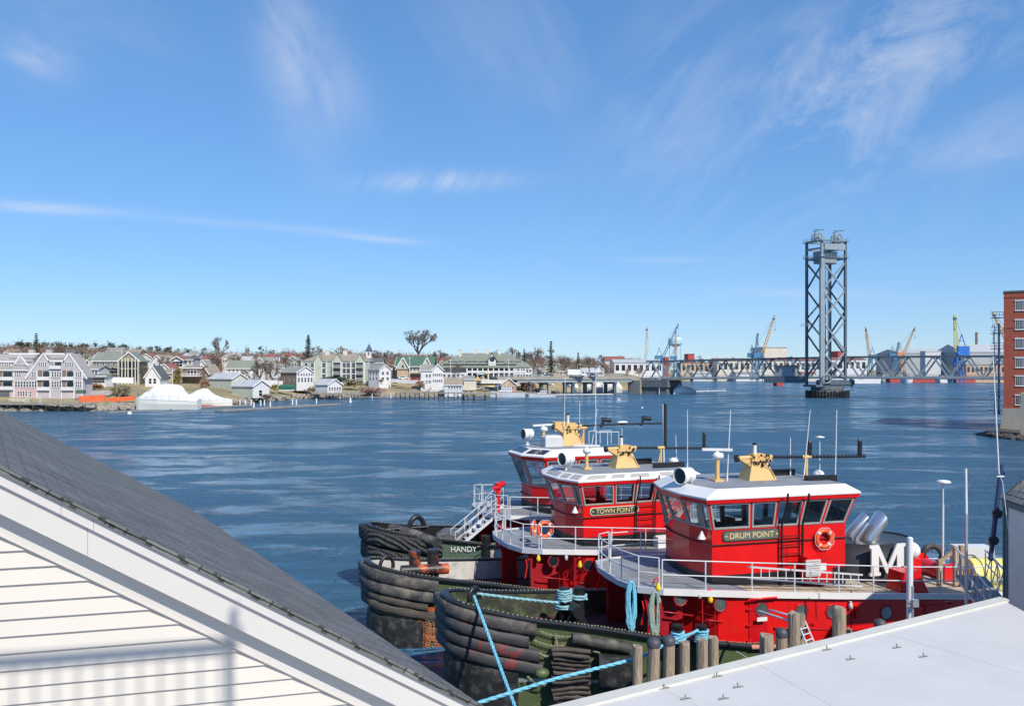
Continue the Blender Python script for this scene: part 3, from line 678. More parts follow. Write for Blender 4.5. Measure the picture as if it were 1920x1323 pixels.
def window_band(t, lo, up, wins, wallm, name='wheelhouse_wall', z_split=None, glassm=None, framem=None, edge=.055):
    """walls that lean out between the sill ring lo and the head ring up; wins[i] = list of (u0, u1, v0, v1) openings on facet i"""
    mb = MB(); n = len(lo)
    for i in range(n):
        a, b_, c, d = lo[i], lo[(i+1) % n], up[(i+1) % n], up[i]
        def pt(u, v, o=0.0):
            p = (a.lerp(b_, u)).lerp(d.lerp(c, u), v); nn = (b_-a).cross(d-a).normalized(); return p+nn*o
        ws = sorted(wins.get(i, [])); w = (b_-a).length; hh = (d-a).length
        if not ws: mb.quad(a, b_, c, d); continue
        u = 0
        for (u0, u1, v0, v1) in ws:
            mb.quad(pt(u, 0), pt(u0, 0), pt(u0, 1), pt(u, 1)); mb.quad(pt(u0, 0), pt(u1, 0), pt(u1, v0), pt(u0, v0)); mb.quad(pt(u0, v1), pt(u1, v1), pt(u1, 1), pt(u0, 1)); u = u1
            fr = MB(); eu, ev = edge/w, edge/hh
            def ring(e0, e1, o0, o1):
                q = [(u0, v0), (u1, v0), (u1, v1), (u0, v1)]; sg = [(1, 1), (-1, 1), (-1, -1), (1, -1)]
                A = [pt(uu+s_[0]*e0*eu, vv+s_[1]*e0*ev, o0) for (uu, vv), s_ in zip(q, sg)]; Bq = [pt(uu+s_[0]*e1*eu, vv+s_[1]*e1*ev, o1) for (uu, vv), s_ in zip(q, sg)]
                for k in range(4): fr.quad(A[k], A[(k+1) % 4], Bq[(k+1) % 4], Bq[k])
            ring(-.35, .75, .02, .02); ring(.75, .75, .02, -.06); ring(-.35, -.35, -.02, .02); ring(.75, -.2, -.06, -.06)
            f = fr.build('window_frame', framem or M['frame'], t)
            g = MB(); g.quad(*[pt(uu, vv, -.025) for uu, vv in ((u0, v0), (u1, v0), (u1, v1), (u0, v1))]); g.build('pane', glassm or M['wglass'], f)
        mb.quad(pt(u, 0), pt(1, 0), pt(1, 1), pt(u, 1))
    return mb.build(name, wallm, t)
def searchlight(parent, p, yaw, s=1.0, pitch=0, white=True):
    mb = MB(); d = V(math.cos(yaw), math.sin(yaw), pitch).normalized(); c = Vector(p)+V(0, 0, .62*s)
    mb.cyl(c-d*.27*s, c-d*.34*s, .18*s, .10*s, 16); mb.cyl(c-d*.27*s, c+d*.26*s, .27*s, .29*s, 18, caps=False); mb.torus(c+d*.26*s, .285*s, .022*s, d, 18, 6)
    mb.cyl(c-d*.26*s, c-d*.27*s, .26*s, n=18)
    side = V(-d.y, d.x, 0).normalized(); mb.tube([c+side*.32*s, c+side*.3*s-V(0, 0, .3*s), c-V(0, 0, .42*s), c-side*.3*s-V(0, 0, .3*s), c-side*.32*s], .028*s, 6)
    mb.cyl(Vector(p), c-V(0, 0, .4*s), .10*s, .05*s, 10); o = mb.build('searchlight', M['white'], parent)
    g = MB(); g.cyl(c+d*.21*s, c+d*.22*s, .25*s, n=18); g.build('lens', M['glassdark'], o)
def lamp(parent, p, hook=True):
    mb = MB(); p = Vector(p)
    if hook: mb.tube([p+V(-.14, .1, .05), p+V(-.13, -.02, .26), p+V(0, -.05, .34), p+V(.0, -.05, .16)], .028, 6, 1)
    mb.lathe(p+V(0, -.05, -.16), [(.03, 0), (.09, .03), (.10, .14), (.06, .26), (.05, .32)], 10, 0); mb.build('deck_lamp', [M['yellow'], M['red']], parent)
def porthole(parent, p, r=.23, gm=None):
    mb = MB(); p = Vector(p); mb.torus(p, r+.02, .03, (0, 1, 0), 18, 6)
    for k in range(8): a = k*math.pi/4; mb.cyl(p+V(math.cos(a)*(r+.08), .0, math.sin(a)*(r+.08)), p+V(math.cos(a)*(r+.08), -.03, math.sin(a)*(r+.08)), .016, n=5)
    o = mb.build('porthole', M['darkred'], parent); g = MB(); g.cyl(p+V(0, .0, 0), p+V(0, -.015, 0), r, n=18); g.build('pane', gm or M['glasspale'], o)
M['glasspale'] = mat('pale_dark_glass', (.08, .10, .10), .08, spec=.8, var=.3)
M['glassg'] = mat('grey_port_cover', (.30, .36, .35), .2)
def lifebuoy(label, wp, rz, r=.38, tilt=0, name='lifebuoy'):
    t = thing(name, label, 'lifebuoy', wp, rz)
    mb = MB(); mb.torus((0, 0, 0), r-.09, .085, (0, 1, 0), 28, 8); mb.build('ring', M['orange'], t)
    for k in range(4):
        a = math.pi/4+k*math.pi/2; g = MB(); c = V(math.cos(a)*(r-.09), 0, math.sin(a)*(r-.09)); tn = V(-math.sin(a), 0, math.cos(a)); g.cyl(c-tn*.03, c+tn*.03, .091, n=10, caps=False); g.build('reflective_band', M['white'], t)
    mb = MB(); mb.tube([V(math.cos(a)*(r+.005+(.03 if k % 3 else 0)), -.04, math.sin(a)*(r+.005+(.03 if k % 3 else 0))) for k, a in enumerate([2*math.pi*q/24 for q in range(24)])], .012, 5, 0, True); mb.build('grab_line', M['railp'], t)
    return t
def rope_coil(label, wp, w, h, m, n=7, seed=1, rr=.035, cat='rope', rz=0):
    """hanks of rope hung over a peg"""
    rg = random.Random(seed); mb = MB()
    for i in range(n):
        ww = w/2*rg.uniform(.45, 1.0); hh = h*rg.uniform(.86, 1.0); cx = rg.uniform(-.04, .04); cy = -.03-.05*rg.random(); pts = []
        for k in range(22):
            a = 2*math.pi*k/22; xx = math.sin(a)*ww*(.55+.45*(1-math.cos(a))/2)+cx; zz = -hh/2*(1-math.cos(a))
            pts.append(V(xx+rg.uniform(-.012, .012)+(.05*math.sin(2*a)*rg.random()), cy+rg.uniform(-.015, .015), zz))
        mb.tube(pts, rr, 5, 0, True)
    mt = Matrix.Rotation(rz, 3, 'Z'); mb.v = [mt@q+Vector(wp) for q in mb.v]
    return mb.build('rope_coil', m, None, wp, label, cat)
def rope_turns(mb, c, r, z0, n, rr=.05, seed=1):
    rg = random.Random(seed); pts = []
    for i in range(n*12+1):
        a = 2*math.pi*i/12; q = r+rg.uniform(-.02, .03); pts.append(Vector(c)+V(math.cos(a)*q, math.sin(a)*q, z0+rr*1.75*i/12+rg.uniform(-.015, .015)))
    mb.tube(pts, rr, 6)
def rope(name, label, pts, r, m, n=16, sag=0.0, cat='mooring rope', twist=True):
    pts = [Vector(p) for p in pts]; out = []
    for i in range(len(pts)-1):
        for k in range(n):
            t = k/n; out.append(pts[i].lerp(pts[i+1], t)-V(0, 0, sag*4*t*(1-t)))
    out.append(pts[-1]); mb = MB()
    if twist:
        L_ = sum((out[i+1]-out[i]).length for i in range(len(out)-1)); N = int(L_/.07)
        cum = [0]
        for i in range(len(out)-1): cum.append(cum[-1]+(out[i+1]-out[i]).length)
        def at(s_):
            j = min(len(out)-2, max(0, int(np.searchsorted(cum, s_)-1))); f = (s_-cum[j])/max(1e-6, cum[j+1]-cum[j]); return out[j].lerp(out[j+1], f), (out[j+1]-out[j]).normalized()
        for ph in (0, 2.094, 4.189):
            q = []
            for i in range(N+1):
                p, d = at(L_*i/N); u_ = V(0, 0, 1).cross(d)
                if u_.length < .1: u_ = V(1, 0, 0).cross(d)
                u_.normalize(); v_ = d.cross(u_); a = ph+i*.07*9; q.append(p+u_*math.cos(a)*r*.5+v_*math.sin(a)*r*.5)
            mb.tube(q, r*.6, 5)
    else: mb.tube(out, r, 6)
    return mb.build(name, m, None, pts[0], label, cat)
def M_letter(mb, w, h, th, place):
    """block letter M with slab feet"""
    S = .30*w; sw = .20*w; sl = .10*h
    polys = [[(0, 0), (S, 0), (S, sl), (0, sl)], [(w-S, 0), (w, 0), (w, sl), (w-S, sl)], [(.05*w, sl), (.05*w+sw, sl), (.05*w+sw, h), (.05*w, h)], [(w-.05*w-sw, sl), (w-.05*w, sl), (w-.05*w, h), (w-.05*w-sw, h)],
             [(0, h-sl), (.05*w, h-sl), (.05*w, h), (0, h)], [(w-.05*w, h-sl), (w, h-sl), (w, h), (w-.05*w, h)], [(.05*w+sw, h), (.05*w+sw, h-.33*h), (.46*w, .06*h), (.54*w, .06*h), (.5*w, .30*h)], [(w-.05*w-sw, h), (.5*w, .30*h), (.54*w, .06*h), (w-.05*w-sw, h-.33*h)]]
    for p in polys:
        a = sum((p[i][0]*p[(i+1) % len(p)][1]-p[(i+1) % len(p)][0]*p[i][1]) for i in range(len(p)))
        if a < 0: p = p[::-1]
        mb.prism([place(x, y, 0) for x, y in p], place(0, 0, th)-place(0, 0, 0))
def wheelhouse(bt, c):
    """c: x0 nose, x1 aft, w half width, zf floor, z1 sill, z2 head, flare"""
    t = bt.t; x0, x1, w, zf, z1, z2, fl = (c[k] for k in ('x0', 'x1', 'w', 'zf', 'z1', 'z2', 'fl')); nw = c.get('nose', .72); nx = c.get('nx', .48)
    base = [V(x0+nx, -w, 0), V(x0+nx, -w, 0)]
    ring0 = [(x0, -nw), (x0+nx, -w), (x1, -w), (x1, w), (x0+nx, w), (x0, nw)]
    def R_(z): return [V(x, y, z) for x, y in ring0]
    up = [V(x0-fl, -nw-fl*.25, z2), V(x0+nx-fl*.75, -w-fl*.55, z2), V(x1+fl*.9, -w-fl*.55, z2), V(x1+fl*.9, w+fl*.55, z2), V(x0+nx-fl*.75, w+fl*.55, z2), V(x0-fl, nw+fl*.25, z2)]
    n = 6; mb = MB(); lo0, lo1 = R_(zf-.05), R_(z1); lo1 = [V(p.x, p.y, p.z-(.6 if p.y > w*.5 else 0)) for p in lo1]   # the far side is glazed lower
    mb.loft([lo0, lo1], 0, True, False, False, False)
    # order so that faces look out
    mb.build('house_wall', M['red'], t)
    mb = MB(); kb = [V(p.x, p.y, 0) for p in R_(0)]; 
    cen = V((x0+x1)/2, 0, 0)
    def grow(pts, g, z): 
        out = []
        for p in pts: out.append(V(p.x+math.copysign(g, p.x-cen.x), p.y+math.copysign(g, p.y) if abs(p.y) > 1e-6 else p.y, z))
        return out
    mb.loft([grow(kb, .012, zf-.75), grow(kb, .012, zf+c.get('kick', .38))], 0, True, False, False, True); mb.build('kick_band', M['black'], t)
    # facet i joins ring point i to i+1: 0 port quarter, 1 port side, 2 aft, 3 starboard side, 4 starboard quarter, 5 nose
    lo = [lo1[i] for i in (1, 0)]
    wins = c['wins']; 
    # reverse order to get outward normals with (b-a)x(d-a)
    loR = lo1; upR = up
    window_band(t, loR, upR, wins, M['red'], 'window_wall')
    mb = MB(); mb.add(grow(lo1, -.10, z1-.52), [tuple(range(n))]); mb.build('console_top', M['int'], t)
    rg = random.Random(int(x0*10)+3); mb = MB()
    for k in range(9): mb.box((rg.uniform(x0+.5, x1-.4), rg.choice([-1, 1])*rg.uniform(.3, w-.5), z1-.3), (rg.uniform(.2, .6), rg.uniform(.15, .4), rg.uniform(.2, .5)), rg.random())
    mb.bx(x1-.5, x1-.1, -w+.2, .4, z1, z2-.15); mb.build('console', M['int'], t)
    mb = MB(); mb.add([p+V(0, 0, -.03) for p in grow(up, -.06, z2)], [tuple(range(n))]); mb.build('headlining', M['intl'], t)
    # roof: red fascia, white bevel, grey top
    zt = z2; o1 = grow(up, .07, zt-.02); o2 = grow(up, .10, zt+.13); mb = MB(); mb.loft([o1, o2], 0, True, False, True, False); mb.build('roof_fascia', M['red'], t)
    bv = c.get('bevel', .55); inn = []
    for p in o2: inn.append(V(p.x+(bv if p.x < cen.x else -bv*.9), p.y*(1-bv*.42/abs(p.y) if abs(p.y) > w*.8 else 1-bv*.2), zt+.13+c.get('bh', .36)))
    mb = MB(); mb.loft([grow(o2, .015, zt+.132), grow(o2, .015, zt+.20), inn], 0, True, False, True, False); mb.add(inn, [tuple(range(n-1, -1, -1))], 1); mb.build('roof', [c.get('roofm', M['white']), M['deck']], t)
    if c.get('skylights'):
        ed = grow(o2, .015, zt+.20)
        for i, us in c['skylights'].items():
            a, b_, cc, d = ed[i], ed[(i+1) % n], inn[(i+1) % n], inn[i]
            for u0, u1 in us:
                q = [(a.lerp(b_, u)).lerp(d.lerp(cc, u), v) for u, v in ((u0+.01, .22), (u1-.01, .22), (u1, .5), (u1-.01, .8), (u0+.01, .8), (u0, .5))]; nn = (q[1]-q[0]).cross(q[3]-q[0]).normalized()
                if nn.z < 0: nn = -nn
                g = MB(); g.prism([p-nn*.01 for p in q], nn*.03); g.build('roof_window', M['frame'] if c.get('skym') is None else c['skym'], t)
    zt2 = zt+.13+c.get('bh', .36); bt.rooftop = zt2; bt.c = c
    return zt2
def mast(t, base, h, m, lean=.9, w=.75, d=.6):
    """boxy raked mast standing on the wheelhouse roof, with a boom housing across its head"""
    b = Vector(base); mb = MB()
    lo = [(-w*.6, -d), (w*1.1, -d), (w*1.1, d), (-w*.6, d)]; hi = [(-w*.15, -d*.55), (w*.38, -d*.55), (w*.38, d*.55), (-w*.15, d*.55)]
    mb.loft([[b+V(x, y, 0) for x, y in lo], [b+V(x, y, h*.8) for x, y in hi], [b+V(x*1.0, y*.8, h) for x, y in hi]], 0); return mb
def superstructure(bt, cfg):
    t = bt.t; dz = bt.dz; zd = lambda x: zdk(x)+dz
    xe = cfg.get('xend', 22)
    half = [(x, b) for x, b in DK if x <= xe]
    out = [V(x, -b, 0) for x, b in half[1:]]+[V(x, b, 0) for x, b in reversed(half[1:])]
    top = [V(p.x, p.y, zd(p.x)) for p in out]; n = len(top)
    # deck slab built across in strips, so the sheer shows
    h = half[1:]; k1 = next(i for i, (x, b) in enumerate(h) if x >= cfg.get('woodx', 99)) if cfg.get('woodx', 99) < 30 else len(h)
    mb = MB()
    for i in range(len(h)-1):
        (xa, ba), (xb, bb) = h[i], h[i+1]; mi = 1 if xa >= cfg.get('woodx', 99)-.01 else 0
        mb.add([V(xa, -ba, zd(xa)), V(xb, -bb, zd(xb)), V(xb, bb, zd(xb)), V(xa, ba, zd(xa))], [(0, 1, 2, 3)], mi)
        mb.add([V(xa, -ba, zd(xa)-.12), V(xb, -bb, zd(xb)-.12), V(xb, bb, zd(xb)-.12), V(xa, ba, zd(xa)-.12)], [(3, 2, 1, 0)], 0)
    mb.build('upper_deck', [M['deck'], M['wooddeck']], t)
    # edge band: white sides, the front's shade put into a blue-grey colour
    for nm, sel, m in (('deck_edge_front', lambda x: x < 7.6, M['edge']), ('deck_edge', lambda x: x >= 7.2, M['white'])):
        mb = MB()
        for side in (-1, 1):
            pts = [(x, b) for x, b in h if sel(x)]
            if nm == 'deck_edge_front': path = [V(x, side*b, zd(x)) for x, b in reversed(pts)]+[V(6.15, 0, zd(6.15))]
            else: path = [V(x, side*b, zd(x)) for x, b in pts]
            for i in range(len(path)-1):
                a, b_ = path[i], path[i+1]; a = a+V(0, side*.012, 0); b_ = b_+V(0, side*.012, 0); o = V(0, -side*.16, 0)+V(.12 if nm == 'deck_edge_front' else 0, 0, 0)
                q = [a+V(0, 0, .035), b_+V(0, 0, .035), b_+V(0, 0, -.17), a+V(0, 0, -.17)]; mb.add(q+[p+o for p in q], [(0, 1, 2, 3), (7, 6, 5, 4), (0, 4, 5, 1), (3, 2, 6, 7), (1, 5, 6, 2), (0, 3, 7, 4)])
            mb.build(nm, m, t); mb = MB()
    # deckhouse under the upper deck
    dh = [(8.4, 0), (8.5, 1.6), (9.3, dkb(9.3)-.16)]+[(x, dkb(x)-.13) for x in (10.5, 12, 14, 17, 20, xe-.6)]
    mb = MB()
    for side in (-1, 1):
        for i in range(len(dh)-1):
            (xa, ba), (xb, bb) = dh[i], dh[i+1]; q = [V(xa, side*ba, zr(xa)+bt.sh-.95), V(xb, side*bb, zr(xb)+bt.sh-.95), V(xb, side*bb, zd(xb)-.1), V(xa, side*ba, zd(xa)-.1)]
            mb.quad(*(q if side < 0 else q[::-1]))
    xa, ba = dh[-1]; mb.quad(V(xa, -ba, 1.3), V(xa, ba, 1.3), V(xa, ba, zd(xa)-.1), V(xa, -ba, zd(xa)-.1)); mb.build('deckhouse', M['red'], t)
    # wing panels that carry the front of the upper deck
    for side in (-1, 1):
        mb = MB(); y = side*1.95; z0 = zr(7)+bt.sh-.95
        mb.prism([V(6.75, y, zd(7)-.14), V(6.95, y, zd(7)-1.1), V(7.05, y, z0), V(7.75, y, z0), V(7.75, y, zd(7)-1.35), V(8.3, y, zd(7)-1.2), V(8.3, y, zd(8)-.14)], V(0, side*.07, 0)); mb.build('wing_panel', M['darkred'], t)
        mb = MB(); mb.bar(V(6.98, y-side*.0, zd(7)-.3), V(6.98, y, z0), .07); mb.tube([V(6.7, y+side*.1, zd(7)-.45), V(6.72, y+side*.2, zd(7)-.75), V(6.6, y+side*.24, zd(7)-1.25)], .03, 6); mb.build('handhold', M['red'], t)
    # ladder rungs on the shaded front
    mb = MB()
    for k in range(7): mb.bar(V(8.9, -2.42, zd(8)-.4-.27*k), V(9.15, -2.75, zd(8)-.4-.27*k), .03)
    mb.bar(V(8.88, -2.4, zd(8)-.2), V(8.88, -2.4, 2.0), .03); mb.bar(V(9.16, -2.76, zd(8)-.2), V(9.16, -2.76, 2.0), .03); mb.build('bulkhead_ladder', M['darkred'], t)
    # railing round the deck edge
    off = .10; xr_ = cfg.get('railx', xe)
    pts = [V(x, -(b-off), zd(x)) for x, b in [(7.3, 2.5), (8.8, 2.85), (10.5, 3.08), (12.2, 3.14), (14, 3.2), (17, 3.2), (20, 3.2), (xr_, 3.1)] if x <= xr_]
    railing(t, pts); railing(t, [V(p.x, -p.y, p.z) for p in pts])
    fr = [V(7.2, -2.35, zd(7)), V(6.6, -1.95, zd(6.6)), V(6.35, -1.0, zd(6.3)), V(6.3, 0, zd(6.3)), V(6.35, 1.0, zd(6.3)), V(6.6, 1.95, zd(6.6)), V(7.2, 2.35, zd(7))]
    railing(t, fr, 1.1, step=.95)
def side_fit(bt, ports, doors=(), rails=(), lamps=(), jars=(), b0=3.08, name=None):
    t = bt.t
    for px, py, gm in ports:
        p = bt.L(px, py, b0); porthole(t, V(p.x, -(dkb(p.x)-.13)-.005, p.z), .23, gm)
    for px0, px1, py0, py1 in doors:
        p0, p1 = bt.L(px0, py1, b0), bt.L(px1, py0, b0); y = -(dkb(p0.x)-.13)
        mb = MB(); mb.bx(p0.x, p1.x, y-.035, y+.02, p0.z, p1.z)
        for zz in (.15, .5, .85): mb.bx(p0.x-.10, p0.x+.12, y-.07, y-.02, p0.z+(p1.z-p0.z)*zz-.03, p0.z+(p1.z-p0.z)*zz+.03)
        d = mb.build('door', M['reddoor'], t)
        mb = MB(); mb.tube([V(p0.x-.12, y-.02, p1.z+.02), V(p0.x-.05, y-.2, p1.z+.16), V(p1.x+.05, y-.2, p1.z+.16), V(p1.x+.12, y-.02, p1.z+.02)], .04, 6); mb.build('door_hood', M['red'], d)
    for px0, py0, px1, py1 in rails:
        p0, p1 = bt.L(px0, py0, b0), bt.L(px1, py1, b0); y = -(dkb(p0.x)-.13)-.07; p0.y = p1.y = y; mb = MB(); mb.tube([p0+V(0, .08, 0), p0, p1, p1+V(0, .08, 0)], .03, 6); mb.build('handrail', M['darkred'], t)
    for px, py in lamps:
        p = bt.L(px, py, b0); lamp(t, V(p.x, -(dkb(p.x)-.13)-.02, p.z))
    for px, py in jars:
        p = bt.L(px, py, b0); y = -(dkb(p.x)-.13)-.09; mb = MB(); mb.lathe((p.x, y, p.z-.15), [(.02, 0), (.07, .02), (.08, .16), (.05, .22), (.05, .28)], 10); mb.build('jar_lamp', M['railp'], t)
M['reddoor'] = mat('red_door_paint', (.54, .006, .012), .3, var=.1, coat=.2)
def nameboard(bt, txt, px0, px1, py, b, h, size, m, mt_, sx=1.0):
    p0, p1 = bt.L(px0, py, b), bt.L(px1, py, b); zc = p0.z; x0, x1 = p0.x, p1.x; y = -b; c = .09
    o = [(x0+c, -h/2), (x1-c, -h/2), (x1, -h/2+c), (x1, h/2-c), (x1-c, h/2), (x0+c, h/2), (x0, h/2-c), (x0, -h/2+c)]
    mb = MB(); mb.prism([V(x, y, zc+z) for x, z in o], V(0, -.04, 0), 0); g = .035
    o2 = [(x+(g if x < (x0+x1)/2 else -g), z+(g if z < 0 else -g)) for x, z in o]
    bd = mb.build('name_board', M['boardt'] if mt_ == 'lt' else M['board'], bt.t)
    mb = MB(); mb.prism([V(x, y-.03, zc+z) for x, z in o2], V(0, -.022, 0), 0); mb.build('board_face', M['board'] if mt_ == 'lt' else M['boardg'], bd)
    for dx in (.14, x1-x0-.14):
        mb = MB(); mb.cyl(V(x0+dx, y-.05, zc), V(x0+dx, y-.062, zc), .035, n=8); mb.build('rosette', m, bd)
    mt = Matrix(((1, 0, 0, (x0+x1)/2), (0, 0, -1, y-.057), (0, 1, 0, zc-.01), (0, 0, 0, 1)))
    text_obj('lettering', txt, size, mt, m, bd, .006, sx)
M['boardg'] = mat('grey_green_board', (.12, .13, .115), .55, var=.1)
def arch(t, p, r, th, m, yaw=0, name='hawser_ring', stretch=1.25, m2=None):
    mb = MB(); c, s = math.cos(yaw), math.sin(yaw); pts = [Vector(p)+V(math.cos(a)*r*c, math.cos(a)*r*s, max(-.25, math.sin(a)*r*stretch)) for a in [math.pi*(-.12+1.24*k/16) for k in range(17)]]
    mb.tube(pts, th, 10); return mb.build(name, m, t)
def radar(t, p0, h, L_, yaw, post=None):
    """tan post carrying a white gearbox and scanner bar"""
    p = Vector(p0); mb = MB(); mb.cyl(p, p+V(0, 0, h), .085, n=10); mb.bx(p.x-.2, p.x+.2, p.y-.2, p.y+.2, p.z, p.z+.07); mb.build('radar_post', M['tan'], t)
    mb = MB(); q = p+V(0, 0, h); mb.cyl(q-V(.14, 0, -.13), q+V(.2, 0, .13), .13, n=14); mb.sphere(q+V(0, 0, .14), .2, (1, 1, .75), 12, 6); mb.cyl(q+V(0, 0, .22), q+V(0, 0, .34), .06, n=10)
    d = V(math.cos(yaw), math.sin(yaw), 0); mb.bar(q+V(0, 0, .38)-d*L_/2, q+V(0, 0, .38)+d*L_/2, .10, .10); mb.build('radar_scanner', M['white'], t)
def whip(t, p, h, lean=0, r=.022, m=None, name='whip_aerial'):
    mb = MB(); p = Vector(p); q = p+V(lean, 0, h); mb.cyl(p, p+(q-p)*.12, r*1.6, n=7); mb.cyl(p+(q-p)*.1, q, r, r*.7, 7); return mb.build(name, m or M['white'], t)
def roof_gear(bt, g):
    """deck of aerials, mast and lights on the wheelhouse top; positions are read off along the boat's centre plane"""
    t = bt.t; zt = bt.rooftop
    def Q(px, py, b=0.0): return bt.L(px, py, b)
    for px, py, b, s, yaw in g.get('search', []):
        p = Q(px, py, b); searchlight(t, p, yaw, s)
    for px, py, b, h, L_, yaw in g.get('radar', []):
        p = Q(px, py, b); p.z = zt; radar(t, p, h, L_, yaw)
    for x0, y0, x1, y1, b in g.get('whip', []):
        p, q = Q(x1, y1, b), Q(x0, y0, b); p.z = min(p.z, zt); whip(t, p, q.z-p.z, q.x-p.x)
    for x0, y0, x1, y1, b in g.get('box', []):
        p, q = Q(x0, y1, b), Q(x1, y0, b); mb = MB(); mb.bx(p.x, q.x, -b-.12, -b+.12, p.z, q.z)
        o = mb.build('loudhailer', M['black'], t); mb = MB()
        for xx in (.25, .75): x = p.x+(q.x-p.x)*xx; mb.cyl(V(x, -b, zt-.02), V(x, -b, p.z+.02), .035, n=6)
        mb.build('bracket', M['steel'], o)
    for px, py, b, r in g.get('dome', []):
        p = Q(px, py, b); mb = MB(); mb.lathe(V(p.x, p.y, zt), [(r*.6, 0), (r*.6, max(.02, p.z-zt-r*.5))], 12); mb.sphere(p-V(0, 0, r*.3), r, (1, 1, .85), 12, 6, z0=-.3); mb.build('aerial_dome', M['white'], t)
    for px, py, b, h in g.get('mush', []):
        p = Q(px, py, b); mb = MB(); mb.cyl(V(p.x, p.y, zt), p, .02, n=6); mb.lathe(p, [(.02, -.02), (.19, 0), (.2, .03), (.03, .07)], 14); mb.build('satellite_aerial', M['white'], t)
    if 'mast' in g:
        px0, px1, ytop, b = g['mast']; p0, p1 = Q(px0, ytop, b), Q(px1, ytop, b); w = (p1.x-p0.x); h = p0.z-zt; c = V((p0.x+p1.x)/2, -b, zt)
        mb = MB(); lo = [(-w/2, -.42), (w/2, -.42), (w/2, .42), (-w/2, .42)]; hi = [(-w*.30, -.24), (w*.22, -.24), (w*.22, .24), (-w*.30, .24)]
        mb.loft([[c+V(x, y, -.02) for x, y in lo], [c+V(x, y, h*.72) for x, y in hi]]); mb.box(c+V(w*.02, 0, h*.78), (w*.7, .62, h*.14)); mb.box(c+V(-w*.02, 0, h*.88), (w*.42, .42, h*.22), 0)
        mb.cyl(c+V(-w*.75, 0, h*.82), c+V(w*.5, 0, h*.84), .10, n=10); mb.add([c+V(-w*.72, -.2, h*.8), c+V(-w*.1, -.2, h*.8), c+V(-w*.1, -.2, h*.35), c+V(-w*.72, .2, h*.8), c+V(-w*.1, .2, h*.8), c+V(-w*.1, .2, h*.35)], [(0, 2, 1), (3, 4, 5), (0, 3, 5, 2), (1, 2, 5, 4)])
        mm = mb.build('mast', M['tan'], t)
        mb = MB(); rg = random.Random(int(px0))
        for k in range(16): q = c+V(rg.uniform(-w*.28, w*.3), -.33, h*rg.uniform(.55, .95)); mb.box(q, (.05, .06, .09), 0)
        mb.tube([c+V(w*.28, -.34, h*.9), c+V(w*.1, -.38, h*.6), c+V(w*.3, -.36, h*.4), c+V(w*.42, -.40, .03)], .014, 5); mb.cyl(c+V(-w*.78, 0, h*.82), c+V(-w*.7, 0, h*.82), .15, n=12); mb.build('cabling', M['black'], mm)
        mb = MB(); mb.cyl(c+V(-w*.1, 0, h*.97), c+V(-w*.1, 0, h*1.33), .075, n=10); mb.cyl(c+V(-w*.1, 0, h*1.33), c+V(-w*.1, 0, h*1.4), .09, n=10, mi=1); mb.build('masthead_light', [M['white'], M['black']], mm)
        x1, y1 = g['boom']; q = Q(x1, y1, b); a = c+V(w*.45, 0, h*.84); mb = MB(); mb.cyl(a, q, .055, .045, 8)
        n = 26
        for k in range(n): p = a.lerp(q, (k+.5)/n); mb.torus(p, .06, .02, (1, 0, 0), 8, 4)
        bo = mb.build('boom', M['black'], t)
        for px, py0, py1 in g.get('post', []):
            p, q2 = Q(px, py0, b), Q(px, py1, b); mb = MB(); mb.cyl(V(p.x, -b, zt), p, .06, n=8); mb.cyl(p+V(-.2, 0, .0), p+V(.2, 0, .0), .08, n=8); mb.cyl(V(p.x-.15, -b, zt), p-V(0, 0, .1), .035, n=6); mb.build('boom_post', M['tan'], t)
        for px, py0, py1 in g.get('paddle', []):
            p, q2 = Q(px, py0, b), Q(px, py1, b); mb = MB(); mb.bar(q2, p, .10, .17); mb.cyl(p, p+V(0, 0, .08), .08, .04, 8); mb.build('paddle_aerial', M['black'], bo)
        for px, py in g.get('flood', []):
            p = Q(px, py, b); mb = MB(); mb.bar(p+V(-.28, 0, -.35), p+V(-.05, 0, .1), .12); mb.cyl(p+V(-.15, 0, .12), p+V(.40, 0, .06), .12, .14, 10); mb.box(p+V(-.05, 0, .22), (.3, .14, .06)); mb.build('floodlight', M['black'], bo)
def stairs(t, a, b_, w, n=8, name='stair', m=None):
    """open stair between two points, with handrails"""
    a, b_ = Vector(a), Vector(b_); d = b_-a; s = V(-d.y, d.x, 0).normalized()*w/2; mb = MB()
    for sg in (-1, 1):
        mb.bar(a+s*sg, b_+s*sg, .05, .16)
    for k in range(n): p = a.lerp(b_, (k+.5)/n); mb.box(p, (.24, w, .03), math.atan2(d.y, d.x))
    o = mb.build(name, m or M['railp'], t); mb = MB()
    for sg in (-1, 1):
        for h in (.5, .95): mb.tube([a+s*sg+V(0, 0, h), b_+s*sg+V(0, 0, h)], .022, 6)
        for k in range(4): p = a.lerp(b_, k/3)+s*sg; mb.cyl(p, p+V(0, 0, .95), .022, n=6)
    mb.build('handrail', m or M['railp'], o)
std = lambda: {0: [(.03, .66, .05, .95), (.72, .97, .05, .95)], 1: [(.015, .27, .05, .95), (.292, .45, .05, .95), (.472, .625, .05, .95), (.647, .80, .05, .95), (.822, .985, .05, .95)], 2: [(.06, .46, .05, .95), (.54, .94, .05, .95)],
               3: [(.015, .178, .05, .95), (.20, .353, .05, .95), (.375, .53, .05, .95), (.55, .708, .05, .95), (.73, .985, .05, .95)], 4: [(.03, .28, .05, .95), (.34, .97, .05, .95)], 5: [(.04, .96, .05, .95)]}
